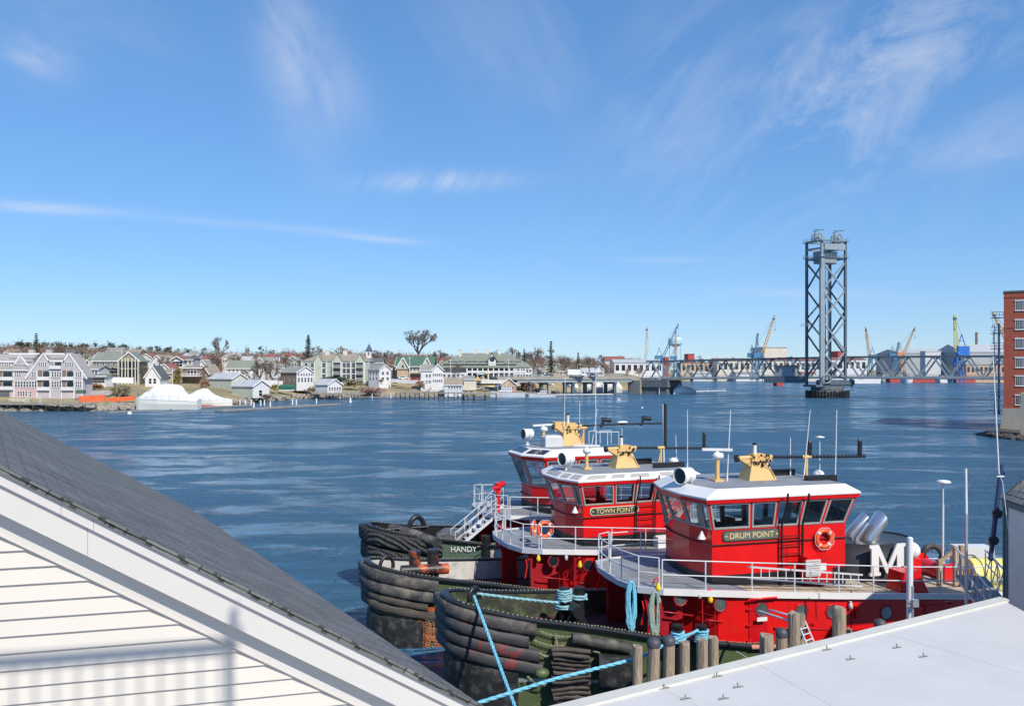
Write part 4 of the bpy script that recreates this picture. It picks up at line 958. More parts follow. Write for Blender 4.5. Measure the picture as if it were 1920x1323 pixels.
# ---- nearest tug
def drum():
    bt = Boat('tugboat', 'nearest red tugboat with DRUM POINT name board, charcoal funnel and white letter M', (-2.38, 28.63), 15)
    t = bt.t; cfg = dict(hullm=M['olive'], woodx=10.5, xend=22); hull(bt, cfg); superstructure(bt, cfg)
    zt = wheelhouse(bt, dict(x0=9.25, x1=15.2, w=1.9, nx=.28, nose=.66, zf=4.08, z1=6.12, z2=7.16, fl=.38, wins=std()))
    roof_gear(bt, dict(search=[(1284, 925, .2, 1.12, math.pi*1.12)], radar=[(1345, 905, 0.1, .85, 1.15, R(-24))], whip=[(1370, 768, 1363, 905, .2), (1519, 768, 1507, 895, .1), (1569, 768, 1566, 905, .9), (1482, 820, 1482, 890, -.6)],
        box=[(1450, 878, 1488, 895, -.8), (1511, 889, 1566, 906, .9)], dome=[(1535, 886, .0, .22)], mush=[(1537, 820, -.3, 1)], mast=(1394, 1446, 850, 0.0), boom=(1623, 855), post=[(1512, 856, 0)], paddle=[(1518, 829, 853), (1612, 826, 853)]))
    nameboard(bt, 'DRUM POINT', 1354, 1461, 1005, 1.905, .40, .30, M['gold'], 'dk', 1.02)
    # name board lamps, black ladder
    mb = MB(); y = -2.03; a0, a1 = bt.L(1464, 925, 2.45), bt.L(1465, 1096, 2.03); b0, b1 = bt.L(1503, 925, 2.45), bt.L(1504, 1096, 2.03)
    for a, c in ((a0, a1), (b0, b1)): mb.tube([V(c.x, -2.45, a.z), V(c.x, -2.42, 7.1), V(c.x, -2.06, 6.2), V(c.x, -2.03, c.z)], .04, 6)
    for k in range(6): z = a1.z+.15+.33*k; mb.bar(V(a1.x, -2.03, z), V(b1.x, -2.03, z), .03)
    mb.build('ladder', M['black'], t)
    # ventilator casing and louvre
    mb = MB(); p, q = bt.L(1508, 1090, 2.2), bt.L(1556, 1040, 2.2); mb.bx(p.x, q.x, -2.35, -1.9, 4.05, q.z); mb.build('locker', M['red'], t)
    mb = MB(); p, q = bt.L(1510, 1080, 2.36), bt.L(1537, 1048, 2.36); mb.bx(p.x, q.x, -2.42, -2.34, p.z, q.z); o = mb.build('louvre', M['railp'], t)
    mb = MB()
    for k in range(7): z = p.z+.06+(q.z-p.z-.1)*k/6; mb.bx(p.x+.05, q.x-.05, -2.435, -2.421, z-.02, z+.012)
    mb.build('louvre_blades', M['frame'], o)
    mb = MB(); p, q = bt.L(1539, 1069, 2.36), bt.L(1549, 1055, 2.36); mb.bx(p.x, q.x, -2.37, -2.352, p.z, q.z); mb.build('notice', M['white'], t)
    # small window lamp on the nose and number
    mb = MB(); pp = V(9.3, -1.55, 5.85); mb.lathe(pp, [(.16, -.08), (.05, .14), (.04, .2)], 10); mb.build('deck_lamp_shade', M['white'], t)
    # funnel
    fx = 17.6; fz = 5.08; mb = MB(); ring = lambda z, k=1: [V(fx+math.cos(a)*1.95*k, math.sin(a)*1.45*k, z) for a in [2*math.pi*i/36 for i in range(36)]]
    mb.loft([ring(3.5), ring(fz-.45), ring(fz-.43, .99), ring(fz, .98)], 0, True, True, False, False); mb.add(ring(fz-.05, .97), [tuple(range(36))]); f = mb.build('funnel', M['funnel'], t)
    for k, (px0, py0, px1, py1, r, b) in enumerate([(1630, 1015, 1653, 970, .40, .2), (1596, 1018, 1622, 968, .27, -.5), (1606, 1018, 1626, 980, .12, .5)]):
        p, q = bt.L(px0, py0, b), bt.L(px1, py1, b); p.z = fz-.3; mid = V(p.x, p.y, fz+.12); mb = MB(); d = (q-mid).normalized(); n = 18; u_ = V(0, 1, 0); v_ = d.cross(u_).normalized()
        r0 = [V(p.x+math.cos(a)*r, p.y+math.sin(a)*r, p.z) for a in [2*math.pi*i/n for i in range(n)]]; r1 = [p_+V(0, 0, mid.z-p.z) for p_ in r0]
        e0 = [mid+d*.1+V(math.cos(a)*r*.95, math.sin(a)*r, math.cos(a)*-.1) for a in [2*math.pi*i/n for i in range(n)]]
        e1 = []
        for i in range(n):
            a = 2*math.pi*i/n; base = mid+V(math.cos(a)*r*.93, math.sin(a)*r, 0); Lq = (q-mid).length*.95-math.cos(a)*r*1.15; e1.append(base+d*max(.2, Lq))
        mb.loft([r0, r1, e1], 0, True, True, False, False); mb.loft([e1, [c_-d*.35+(mid+d*.6-c_)*0 for c_ in e1]], 0, True, True, False, False); g = mb.build('exhaust_pipe', M['alu'], t)
        mb = MB(); cc = [c_-d*.12 for c_ in e1]; mb.add(cc, [tuple(range(n))]); mb.build('pipe_mouth', M['black'], g)
    mb = MB(); p0 = bt.L(1628, 1079, 1.6); p1 = bt.L(1696, 1017, 1.6); w, hh = p1.x-p0.x, p1.z-p0.z; th0 = R(10)
    def place(x, y, z): return V(p0.x+x, -1.62+.16*max(0, (p0.x+x-fx))**2*.6+z*-1, p0.z+y)
    M_letter(mb, w, hh, .07, place); mb.build('letter', M['white'], f)
    # raft canister, sloping casing, deck fittings
    mb = MB(); p = bt.L(1706, 1031, .6); mb.sphere(p, .36, (1.2, 1, 1), 16, 10); mb.cyl(p-V(.03, 0, 0), p+V(.03, 0, 0), .375, n=16); mb.build('raft_canister', M['white'], t)
    mb = MB(); mb.bx(p.x-.3, p.x+.3, p.y-.3, p.y+.3, 3.6, p.z-.3); mb.build('raft_cradle', M['red'], t)
    mb = MB(); a, b_ = bt.L(1686, 1116, 2.9), bt.L(1740, 1116, 2.9); z0 = zdk(a.x)-.02; x0, x1 = a.x, b_.x
    mb.prism([V(x0, -2.95, z0), V(x1, -2.95, z0-.05), V(x1-.45, -2.95, z0+.85), V(x0+.12, -2.95, z0+.80)], V(0, .75, 0)); mb.build('sloping_casing', M['red'], t)
    # dark wood boxes at the stern, red winch
    mb = MB(); c = bt.L(1755, 1060, .3); mb.cyl(c+V(0, -.9, -.2), c+V(0, .9, -.2), .38, n=16, mi=0); mb.cyl(c+V(0, -.95, -.2), c+V(0, -.9, -.2), .55, n=18); mb.cyl(c+V(0, .9, -.2), c+V(0, .95, -.2), .55, n=18); mb.bx(c.x-.6, c.x+.6, -1.3, .9, 3.2, c.z-.45); wn = mb.build('towing_winch', M['red'], t)
    side_fit(bt, [(1290, 1130, None), (1358, 1137, None), (1431, 1144, None), (1504, 1146, None), (1561, 1146, None), (1662, 1148, M['glassg'])], [(1408, 1452, 1127, 1216), (1735, 1775, 1132, 1200)], [(1252, 1156, 1318, 1165), (1333, 1166, 1362, 1170), (1454, 1177, 1560, 1180)],
             [(1251, 1110), (1339, 1125)], [(1320, 1118), (1592, 1132)])
    mb = MB(); p = bt.L(1429, 1160, 3.15); mb.bx(p.x-.2, p.x+.2, -3.16, -3.14, p.z-.07, p.z+.07); mb.build('notice', M['white'], t)
    mb = MB(); p = bt.L(1608, 1145, 3.12); mb.bx(p.x-.1, p.x+.1, -3.18, -3.08, p.z-.25, p.z+.2); mb.box((p.x, -3.2, p.z+.05), (.08, .06, .1)); mb.build('switch_box', M['reddoor'], t)
    mb = MB(); x = bt.loc(1243, 1150, 3.1)[0]; mb.bx(x-.05, x+.02, -2.98, -2.9, 2.0, 4.0)
    for px in (1327, 1597): x = bt.loc(px, 1150, 3.1)[0]; mb.bx(x-.02, x+.02, -(dkb(x)-.13)-.03, -(dkb(x)-.13)+.01, 1.6, 3.9)
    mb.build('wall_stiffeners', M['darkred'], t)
    # bow fenders
    specs = [(-.25, .46, .02, 2.85, 'rubber'), (-.71, .44, .0, 2.6, 'rubber_red'), (-1.16, .43, -.02, 2.95, 'rubber_red'), (-1.6, .43, -.05, 3.05, 'rubber_red')]
    for i, (dzz, h, off, xp, m) in enumerate(specs):
        mb = MB(); band(mb, bow_path(3, xp, 0, lambda x, d=dzz: zr(x)+d), .26, h, off-.03, 0, .022, 3+i); mb.build('bow_fender', M[m], t)
    mb = MB(); band(mb, bow_path(2.5, 2.25, 0, lambda x: .92-.04*x), .2, 1.95, -.12, 0, .02, 9, 12); mb.build('lower_bow_fender', M['ribrub'], t)
    mb = MB()
    for k in range(15): band(mb, path_side(3.32+.03*(k % 3), 4.62-.04*(k % 2), .05, lambda x, k=k: 2.4-.145*k-.05*math.sin(x*3+k*.5), n=6), .15+.03*(k % 2), .15, .16+.05*math.sin(k*1.3), 0, .03, 4+k, 6)
    mb.build('hull_fender', M['strips'], t)
    mb = MB(); band(mb, path_side(4.9, 6.3, .05, lambda x: 1.85-.03*x, n=6), .30, 1.15, .2, 0, .02, 5, 12); mb.build('hull_fender', M['ribrub'], t)
    mb = MB(); mb.tube([p+V(0, 0, .02*math.sin(i)) for i, p in enumerate(path_side(4.0, 5.9, .17, lambda x: zr(x)-.36-.05*(x-4), n=10))], .19, 10); mb.build('tube_fender', M['rubber'], t)
    mb = MB(); mb.tube(path_side(10.0, 16, .12, lambda x: zr(x)+.02, n=20), .085, 8); mb.build('rope_fender', M['pinkrope'], t)
    ch = lambda x, z: V(x, -hb(x)-.14, z)
    for a, c, sg in ((ch(2.9, 3.05), ch(4.0, 2.85), .08), (ch(2.7, 2.75), ch(3.7, 2.55), .1), (ch(3.45, 2.95), ch(3.5, 2.4), .0), (ch(2.9, 2.3), ch(3.3, 2.25), .1), (ch(2.5, 1.5), ch(3.1, 1.2), .1), (ch(9.7, 2.1), ch(10.0, 1.5), 0), (ch(4.7, 2.35), ch(4.9, 2.3), 0)): mb = MB(); chain(mb, a, c, sg, 16); mb.build('fender_chain', M['chain'], t)
    mb = MB(); p = V(2.98, -hb(2.98)-.2, 1.62); mb.sphere(p, .22, (1.2, .9, .8), 12, 8); mb.build('hull_float', M['olive'], t)
    arch(t, bt.L(889, 1118, .75)+V(0, 0, .0), .25, .09, M['black'], R(35))
    # H bitt on the foredeck
    c = bt.L(1072, 1128, .2); mb = MB()
    for dx in (-.28, .3): mb.cyl(V(c.x+dx, -.2, 2.0), V(c.x+dx, -.2, c.z+.5), .19, n=14); mb.cyl(V(c.x+dx, -.2, c.z+.46), V(c.x+dx, -.2, c.z+.54), .21, n=14)
    mb.cyl(V(c.x-.05, -1.15, c.z-.12), V(c.x-.05, .9, c.z-.12), .22, n=16); mb.bar(V(c.x-.7, -.8, c.z-1.3), V(c.x, -.75, c.z-.1), .1, .25); mb.bar(V(c.x+.6, -.8, c.z-1.3), V(c.x, -.75, c.z-.1), .1, .25); mb.bar(V(c.x-.6, .4, c.z-1.3), V(c.x, .4, c.z-.1), .1, .25); mb.build('bitts', M['black'], t)
    wp = bt.W(V(c.x, -.2, c.z)); mb = MB(); rope_turns(mb, bt.W(V(c.x-.28, -.2, c.z)), .24, .05, 5, .05, 1); rope_turns(mb, bt.W(V(c.x+.3, -.2, c.z)), .25, .08, 2, .05, 2); rope_turns(mb, bt.W(V(c.x-.3, -.25, c.z)), .32, -.2, 2, .05, 3)
    mb.build('wound_rope', M['cyand'], None, wp, 'faded cyan rope wound round the black bitts on the foredeck of the nearest tug', 'rope')
    for k, (px, lab) in enumerate(((1270, 'cyan rope heaped on the forward side bitt, beside a piling, of the nearest tug'), (1316, 'cyan rope wound on the after side bitt of the nearest tug'))):
        p = bt.L(px, 1196, 3.62); mb = MB(); mb.cyl(V(p.x, p.y, 1.7), V(p.x, p.y, p.z+.42), .13, n=12); mb.cyl(V(p.x, p.y, p.z+.38), V(p.x, p.y, p.z+.46), .19, n=12); mb.build('side_bitt', M['black'], t)
        mb = MB(); rope_turns(mb, bt.W(p), .2, -.1, 4+k, .045, k+5); rope_turns(mb, bt.W(p), .27 if k == 0 else .23, -.12, 2, .045, k+9)
        if k == 0: q = bt.W(bt.L(1312, 1178, 3.62)); mb.tube([bt.W(p)+V(.1, -.15, .0), (bt.W(p)+q)/2+V(0, -.1, -.02), q], .05, 6)
        mb.build('wound_rope', M['cyan'], None, bt.W(p), lab, 'rope')
    rr = bt.W(bt.L(889, 1117, .75)); rope('mooring_rope', 'bright cyan line running from the bow ring of the nearest tug down to the wharf', [rr, P(925, 1215, 25.5), P(968, 1330, 22.0), P(1010, 1440, 18)], .055, M['cyan'])
    rope('mooring_rope', 'faded cyan line lying level between the bow ring and the foredeck bitts', [rr+V(.1, .05, .08), bt.W(V(c.x-.45, -.25, c.z+.02))], .05, M['cyand'], sag=.02)
    lifebuoy('orange lifebuoy on the red wheelhouse side beside the black ladder of the nearest tug', bt.W(bt.L(1545, 1009, 2.02)), bt.th, .395)
    # boarding ladder laid along the rail
    a, b_ = bt.W(bt.L(1403, 1062, 2.86)), bt.W(bt.L(1617, 1077, 2.86)); d = (b_-a).normalized(); dn = V(0, 0, -.42); mb = MB(); mb.bar(a, b_, .04, .06); mb.bar(a+dn, b_+dn, .04, .06)
    for k in range(14): p = a.lerp(b_, (k+.5)/14); mb.bar(p, p+dn, .03)
    mb.build('ladder', M['railp'], None, a, 'pale aluminium ladder lying on edge along the upper deck railing of the nearest tug', 'ladder')
    p = bt.L(1179, 1086, 2.45); rope_coil('bright cyan rope hank hanging under the upper deck edge of the nearest tug', bt.W(V(p.x, -2.62, p.z)), .42, 1.75, M['cyan'], 8, 1, .035, rz=bt.th)
    p = bt.L(1225, 1106, 2.75); rope_coil('grey green rope hank hanging beside the cyan one on the nearest tug', bt.W(V(p.x, -2.86, p.z)), .5, 1.6, M['grope'], 9, 2, .04, rz=bt.th)
    return bt
M['pinkrope'] = mat('pale_red_rope', (.50, .22, .17), .85, var=.25, vscale=6, bump=.5)
BT1 = drum()
# ---- middle tug
M['dirtywhite'] = mat('dirty_white_bulwark', (.52, .52, .50), .6, var=.15, col2=(.10, .11, .08), c2=(.58, .68), c2scale=1.3)
def town():
    bt = Boat('tugboat', 'middle red tugboat with TOWN POINT name board and rust streaked bow', (-6.37, 35.4), 20, -.28, -.42)
    t = bt.t; cfg = dict(hullm=M['olive'], linm=M['dirtywhite']); hull(bt, cfg); superstructure(bt, cfg)
    wheelhouse(bt, dict(x0=9.22, x1=15.3, w=1.9, nx=.38, nose=.66, zf=3.87, z1=5.70, z2=6.72, fl=.42, wins=std(), bh=.33, bevel=.5,
        skylights={0: [(.05, .42), (.52, .92)], 1: [(.04, .20), (.24, .36), (.40, .57), (.66, .78), (.82, .94)], 5: [(.1, .9)]}))
    roof_gear(bt, dict(search=[(1062, 886, .2, 1.08, math.pi*1.1)], radar=[(1100, 880, .1, .75, 1.3, R(-28))], whip=[(1289, 768, 1289, 880, .8), (1267, 815, 1269, 872, -.4), (1166, 803, 1166, 850, 0)],
        box=[(1190, 858, 1220, 870, -.8), (1226, 865, 1281, 879, .9)], dome=[(1263, 862, .3, .24)], mast=(1147, 1192, 834, 0.0), boom=(1330, 840), post=[(1239, 839, 0)], paddle=[(1247, 757, 838), (1320, 812, 838)]))
    nameboard(bt, 'TOWN POINT', 1106, 1197, 959, 1.905, .36, .30, M['gold'], 'lt', 1.0)
    mb = MB(); a1, b1 = bt.L(1193, 1040, 2.03), bt.L(1228, 1040, 2.03)
    for c in (a1, b1): mb.tube([V(c.x, -2.42, 7.05), V(c.x, -2.40, 6.65), V(c.x, -2.05, 5.75), V(c.x, -2.03, 3.9)], .035, 6)
    for k in range(6): mb.bar(V(a1.x, -2.03, 4.1+.3*k), V(b1.x, -2.03, 4.1+.3*k), .028)
    mb.build('ladder', M['black'], t)
    mb = MB(); mb.lathe(V(9.35, -1.5, 5.45), [(.16, -.08), (.05, .14), (.04, .2)], 10); mb.build('deck_lamp_shade', M['white'], t)
    mb = MB(); p, q = bt.L(1228, 1040, 2.1), bt.L(1290, 1000, 2.1); mb.bx(p.x, q.x, -2.4, -1.9, 3.6, q.z); mb.build('white_locker', M['white'], t)
    side_fit(bt, [(1047, 1057, M['glassdark']), (1108, 1062, M['glassdark'])], [], [(1022, 1088, 1080, 1094), (1090, 1095, 1112, 1098)], [(1021, 1052), (1092, 1060)], [(1068, 1047)])
    mb = MB()
    for px in (1011, 1084): x = bt.loc(px, 1060, 3.1)[0]; mb.bx(x-.03, x+.03, -(dkb(x)-.13)-.04, -(dkb(x)-.13)+.01, 1.4, 3.6)
    mb.build('wall_stiffeners', M['darkred'], t)
    for i, (dzz, h, off, xp, m) in enumerate([(-.28, .52, .04, 2.75, 'rubber'), (-.80, .49, .02, 2.65, 'rubber'), (-1.24, .34, -.02, 2.3, 'log'), (-1.62, .40, -.04, 2.9, 'log')]):
        mb = MB(); band(mb, bow_path(3, xp, 0, lambda x, d=dzz: zr(x)-.42+d), .27 if i < 2 else .22, h, off-.03, 0, .02 if i < 2 else .05, 23+i); mb.build('bow_fender', M[m], t)
    mb = MB(); band(mb, bow_path(2.5, 2.1, 0, lambda x: .45-.1*x), .2, 1.9, -.12, 0, .02, 29, 12); mb.build('lower_bow_fender', M['ribrub'], t)
    mb = MB()
    for a, b_ in ((1.9, 3.5),):
        xs = [a+(b_-a)*i/6 for i in range(7)]
        for i in range(6): mb.quad(*[V(x+bk, -hb(x)*f-.04, z) for x, f, z, bk in ((xs[i], 1.0, 1.75, .0), (xs[i], .92, -.4, .0), (xs[i+1], .92, -.4, .0), (xs[i+1], 1.0, 1.75, .0))])
    mb.build('rusty_plating', M['rust'], t)
    mb = MB()
    for k in range(16): z = 1.5-.11*k; chain(mb, V(2.15, -hb(2.15)-.12, z), V(2.75+.15*math.sin(k*2), -hb(2.75)-.10, z-.1), .04, 5, .035)
    mb.build('chain_mat', M['chain'], t)
    for a, c in ((2.8, 4.4), (3.0, 4.8)): mb = MB(); chain(mb, V(a, -hb(a)-.2, zr(a)-.8), V(c, -hb(c)-.12, zr(c)-.75), .12, 18); mb.build('fender_chain', M['chain'], t)
    arch(t, bt.L(725, 1060, .45), .33, .085, M['blackrust'], R(20))
    c = bt.L(795, 1058, .2); mb = MB()
    for dx in (-.42, .42): mb.cyl(V(c.x+dx, -.2, 1.8), V(c.x+dx, -.2, c.z+.62), .27, n=14); mb.cyl(V(c.x+dx, -.2, c.z+.55), V(c.x+dx, -.2, c.z+.66), .29, n=14)
    mb.cyl(V(c.x-1.1, -.45, c.z-.12), V(c.x+1.05, -.45, c.z-.2), .24, n=16); mb.build('bitts', M['blackrust'], t)
    # white loops on the rail and black cleat
    lifebuoy('orange lifebuoy on the front corner rail of the middle tug beside stairs', bt.W(bt.L(1021, 992, 2.35)), bt.th, .40)
    lifebuoy('orange lifebuoy half hidden behind the front corner buoy of the middle tug', bt.W(bt.L(1000, 990, 1.0)), bt.th+R(55), .38)
    lifebuoy('orange lifebuoy of the middle tug seen behind the nearest wheelhouse windows', bt.W(bt.L(1262, 965, 2.02)), bt.th, .40)
    c2 = bt.L(1060, 1112, .2); mb = MB()
    rope_turns(mb, bt.W(V(c2.x-.2, -.3, c2.z)), .34, -.3, 5, .05, 31); mb.build('wound_rope', M['grope'], None, bt.W(c2), 'grey green rope wound in a heap on the deck of the middle tug', 'rope')
    return bt
M['blackrust'] = mat('black_paint_with_orange_rust', (.02, .02, .024), .45, var=.3, col2=(.50, .10, .03), c2=(.52, .60), c2scale=1.1)
BT2 = town()
# ---- farthest tug
def handy():
    bt = Boat('tugboat', 'farthest tugboat with HANDY on its green and white bow and a folded tarpaulin', (-7.8, 43.5), 20, -.25, -.35)
    t = bt.t; cfg = dict(hullm=M['handyhull'], linm=M['black'], maindeck=M['deck']); hull(bt, cfg); superstructure(bt, cfg)
    wheelhouse(bt, dict(x0=9.2, x1=13.4, w=1.95, zf=3.9, z1=5.30, z2=6.98, fl=.66, nx=.7, nose=.8, kick=.5, wins={0: [(.06, .94, .05, .95)], 1: [(.03, .42, .05, .95), (.46, .72, .05, .95), (.76, .97, .05, .95)], 2: [(.1, .9, .05, .95)], 3: [(.03, .24, .05, .95), (.28, .54, .05, .95), (.58, .97, .05, .95)], 4: [(.06, .94, .05, .95)], 5: [(.04, .96, .05, .95)]}, bh=.42, bevel=.8,
        skylights={0: [(.1, .48), (.52, .9)], 5: [(.1, .48), (.52, .9)]}, skym=M['glassdark']))
    roof_gear(bt, dict(search=[(989, 834, .3, 1.05, math.pi*1.05)], radar=[(1019, 820, 0, .85, 1.55, R(15))], whip=[(1060, 700, 1057, 840, .3), (1117, 690, 1117, 845, .3), (1087, 752, 1086, 800, -.3), (1120, 765, 1108, 845, -.5)],
        mast=(1048, 1090, 792, 0.0), boom=(1241, 793), flood=[(1134, 790), (1209, 787)], post=[(1094, 802, 0)]))
    mb = MB(); p, q = bt.L(1018, 838, .3), bt.L(1050, 815, .3); mb.bx(p.x, q.x, -.7, .1, p.z-.1, q.z-.12); mb.loft([[V(p.x, -.7, q.z-.12), V(q.x, -.7, q.z-.12), V(q.x, .1, q.z-.12), V(p.x, .1, q.z-.12)], [V(p.x+.1, -.6, q.z), V(q.x-.1, -.6, q.z), V(q.x-.1, 0, q.z), V(p.x+.1, 0, q.z)]]); mb.build('instrument_housing', M['palegrey'], t)
    mb = MB(); p, q = bt.L(1036, 812, -.3), bt.L(1057, 790, -.3); mb.bx(p.x, q.x, -.1, .5, p.z+.15, q.z); mb.bx(p.x-.06, q.x+.06, -.16, .56, (p.z+q.z)/2-.05, (p.z+q.z)/2+.05); mb.build('horn_box', M['tan'], t)
    mb = MB(); p, q = bt.L(1111, 845, .2), bt.L(1153, 808, .2)
    for x in (p.x, (p.x+q.x)/2, q.x):
        for y in (-.7, .3): mb.cyl(V(x, y, bt.rooftop), V(x, y, q.z), .025, n=6)
    for y in (-.7, .3): mb.cyl(V(p.x, y, q.z), V(q.x, y, q.z), .025, n=6)
    mb.build('pipe_frame', M['railp'], t)
    mb = MB(); p = bt.L(1167, 793, 0); mb.sphere(p+V(0, 0, .06), .38, (1, .5, .22), 14, 6); mb.build('aerial_dome', M['white'], t)
    mb = MB(); p = bt.L(1245, 845, -.5); mb.cyl(V(p.x, .5, 5.8), bt.L(1243, 757, -.5), .05, .03, 8); mb.build('whip_aerial', M['white'], t)
    # fire monitor on the forward rail
    p = bt.L(934, 955, 1.0); q = bt.L(934, 908, 1.0); mb = MB(); mb.cyl(V(p.x, -1, p.z-.4), q, .12, n=10); mb.cyl(q+V(0, 0, -.1), q+V(0, 0, .12), .2, n=12); mb.cyl(q+V(-.3, 0, -.25), q+V(.35, -.1, .12), .13, .16, 12); mb.torus(q+V(-.05, -.2, -.3), .17, .03, (0, 1, 0), 14, 6); mb.build('fire_monitor', M['red'], t)
    stairs(t, V(4.3, -1.6, 2.3), V(6.7, -1.5, 4.0), .8); stairs(t, V(5.6, -.2, 2.6), V(7.6, .0, 4.3), .8)
    # bow: long tube fender across the top, ribbed fenders below
    mb = MB(); band(mb, bow_path(3, 3.6, 0, lambda x: zr(x)-.35-.42), .34, .85, .02, 0, .03, 41, 10); mb.build('bow_fender', M['ribrub2'], t)
    mb = MB(); band(mb, bow_path(3, 3.2, 0, lambda x: zr(x)-.35-1.35), .28, .9, .02, 0, .03, 42, 10); mb.build('bow_fender', M['ribrub2'], t)
    mb = MB(); pts = [bt.L(x, y, b) for x, y, b in ((733, 990, -.2), (760, 996, .8), (790, 1006, 1.7), (818, 1017, 2.5))]; mb.tube(pts, .27, 12); mb.build('tube_fender', M['rubber'], t)
    arch(t, bt.L(781, 990, .6), .45, .14, M['black'], R(15), stretch=1.4)
    mb = MB(); mb.tube([V(x, -.7, 3.4) for x in (.9, 2, 3.2)], .06, 6); mb.build('fairlead_bar', M['black'], t)
    p = bt.L(869, 1029, hb(4.6)); zc = p.z; x = p.x
    ang = math.atan2(hb(x+.6)-hb(x-.6), 1.2); ux = V(math.cos(ang), -math.sin(ang), 0); nz = V(-math.sin(ang), -math.cos(ang), 0); o = V(x, -hb(x), zc)+nz*.05
    mt = Matrix(((ux.x, 0, nz.x, o.x), (ux.y, 0, nz.y, o.y), (0, 1, 0, o.z), (0, 0, 0, 1))); text_obj('lettering', 'HANDY', .42, mt, M['white'], t, .01, .95)
    # tarpaulin over the forward winch
    p = bt.L(852, 1003, .6); tb = bt.W(p); mb = MB(); rg = random.Random(8); rings = []
    for z, k in ((-.9, 1.15), (-.2, 1.1), (.15, .95), (.32, .7)):
        rings.append([V(math.cos(a)*1.0*k*rg.uniform(.9, 1.1)*(1.0 if abs(math.cos(a)) < .8 else 1.12), math.sin(a)*.8*k*rg.uniform(.88, 1.1), z+rg.uniform(-.05, .05)) for a in [2*math.pi*i/18 for i in range(18)]])
    mb.loft(rings, 0, True, False); ob = mb.build('tarpaulin', M['tarp'], None, (0, 0, 0), 'creased dark grey tarpaulin over gear on the foredeck of the farthest tug', 'tarpaulin'); ob.location = tb; ob.rotation_euler = (0, 0, bt.th)
    # black towing bitts amidships with white hull behind
    mb = MB(); p = bt.L(911, 1075, 2.6); mb.cyl(V(p.x, -2.6, 1.2), V(p.x, -2.6, 3.1), .26, n=12); mb.cyl(V(p.x-.5, -2.6, 2.5), V(p.x+.5, -2.6, 2.6), .12, n=10); mb.build('bitts', M['black'], t)
    return bt
M['handyhull'] = mat('green_bow_white_hull', (.09, .14, .10), .45, var=.12, vscale=.8)
def split_paint(m, xcut, colr):
    nt = m.node_tree; L = nt.links; b = nt.nodes['Principled BSDF']; old = b.inputs['Base Color'].links[0].from_socket
    tc = nt.nodes.new('ShaderNodeTexCoord'); sp = nt.nodes.new('ShaderNodeSeparateXYZ'); L.new(tc.outputs['Object'], sp.inputs[0]); x = NX(nt, sp.outputs[0])
    mx = nt.nodes.new('ShaderNodeMix'); mx.data_type = 'RGBA'; L.new((((x-xcut)+(noise(nt, tc.outputs['Object'], 2.0, 4)-.5)*.8)/.7).cl().s, mx.inputs[0]); L.new(old, mx.inputs[6]); mx.inputs[7].default_value = (*colr, 1); L.new(mx.outputs[2], b.inputs['Base Color'])
split_paint(M['handyhull'], 5.75, (.72, .74, .73))
M['ribrub2'] = mat('tyre_tread_rubber', (.035, .036, .036), .8, var=.4, vscale=4, bump=.9, bscale=5)
def _ribs(m):
    nt = m.node_tree; L = nt.links; b = nt.nodes['Principled BSDF']; tc = nt.nodes.new('ShaderNodeTexCoord'); br = nt.nodes.new('ShaderNodeTexWave'); br.bands_direction = 'DIAGONAL'; br.inputs['Scale'].default_value = 2.1; br.inputs['Distortion'].default_value = 1.0
    L.new(tc.outputs['Object'], br.inputs['Vector']); bp = nt.nodes.new('ShaderNodeBump'); bp.inputs['Strength'].default_value = 1; bp.inputs['Distance'].default_value = .08; L.new(br.outputs['Fac'], bp.inputs['Height']); L.new(bp.outputs[0], b.inputs['Normal'])
_ribs(M['ribrub2'])
BT3 = handy()
# ------------------------------------------------------------------ wharf edge: pilings, poles, gangway
def piling(px, py, D, w, cap, lab, seed, lean=0):
    top = P(px, py, D); r = w*D/FPX/2; rg = random.Random(seed); mb = MB(); rings = []; n = 12
    jag = [rg.uniform(-.05, .03) for _ in range(n)]; rr = [rg.uniform(.9, 1.08) for _ in range(n)]
    for z in (-top.z-1.5, -2.0, -1.2, -.6, -.25, -.04, 0):
        k = 1.12 if z < -3 else 1.0+.02*rg.random(); rings.append([V(math.cos(2*math.pi*i/n)*r*k*rr[i]*(1 if z < -.01 else .93)+lean*z, math.sin(2*math.pi*i/n)*r*k*rr[i], z+(jag[i] if z > -.3 and not cap else 0)) for i in range(n)])
    mb.loft(rings, 0, True, False)
    t = mb.build('piling', M['wood'], None, (0, 0, 0), lab, 'piling', 'timber pilings along the wharf'); t.location = top
    if cap:
        g = MB(); g.lathe((0, 0, 0), [(r*1.12, -.10), (r*1.16, .02), (r*.9, .10), (0.01, .15)], 14); g.build('cap', M['cap'], t)
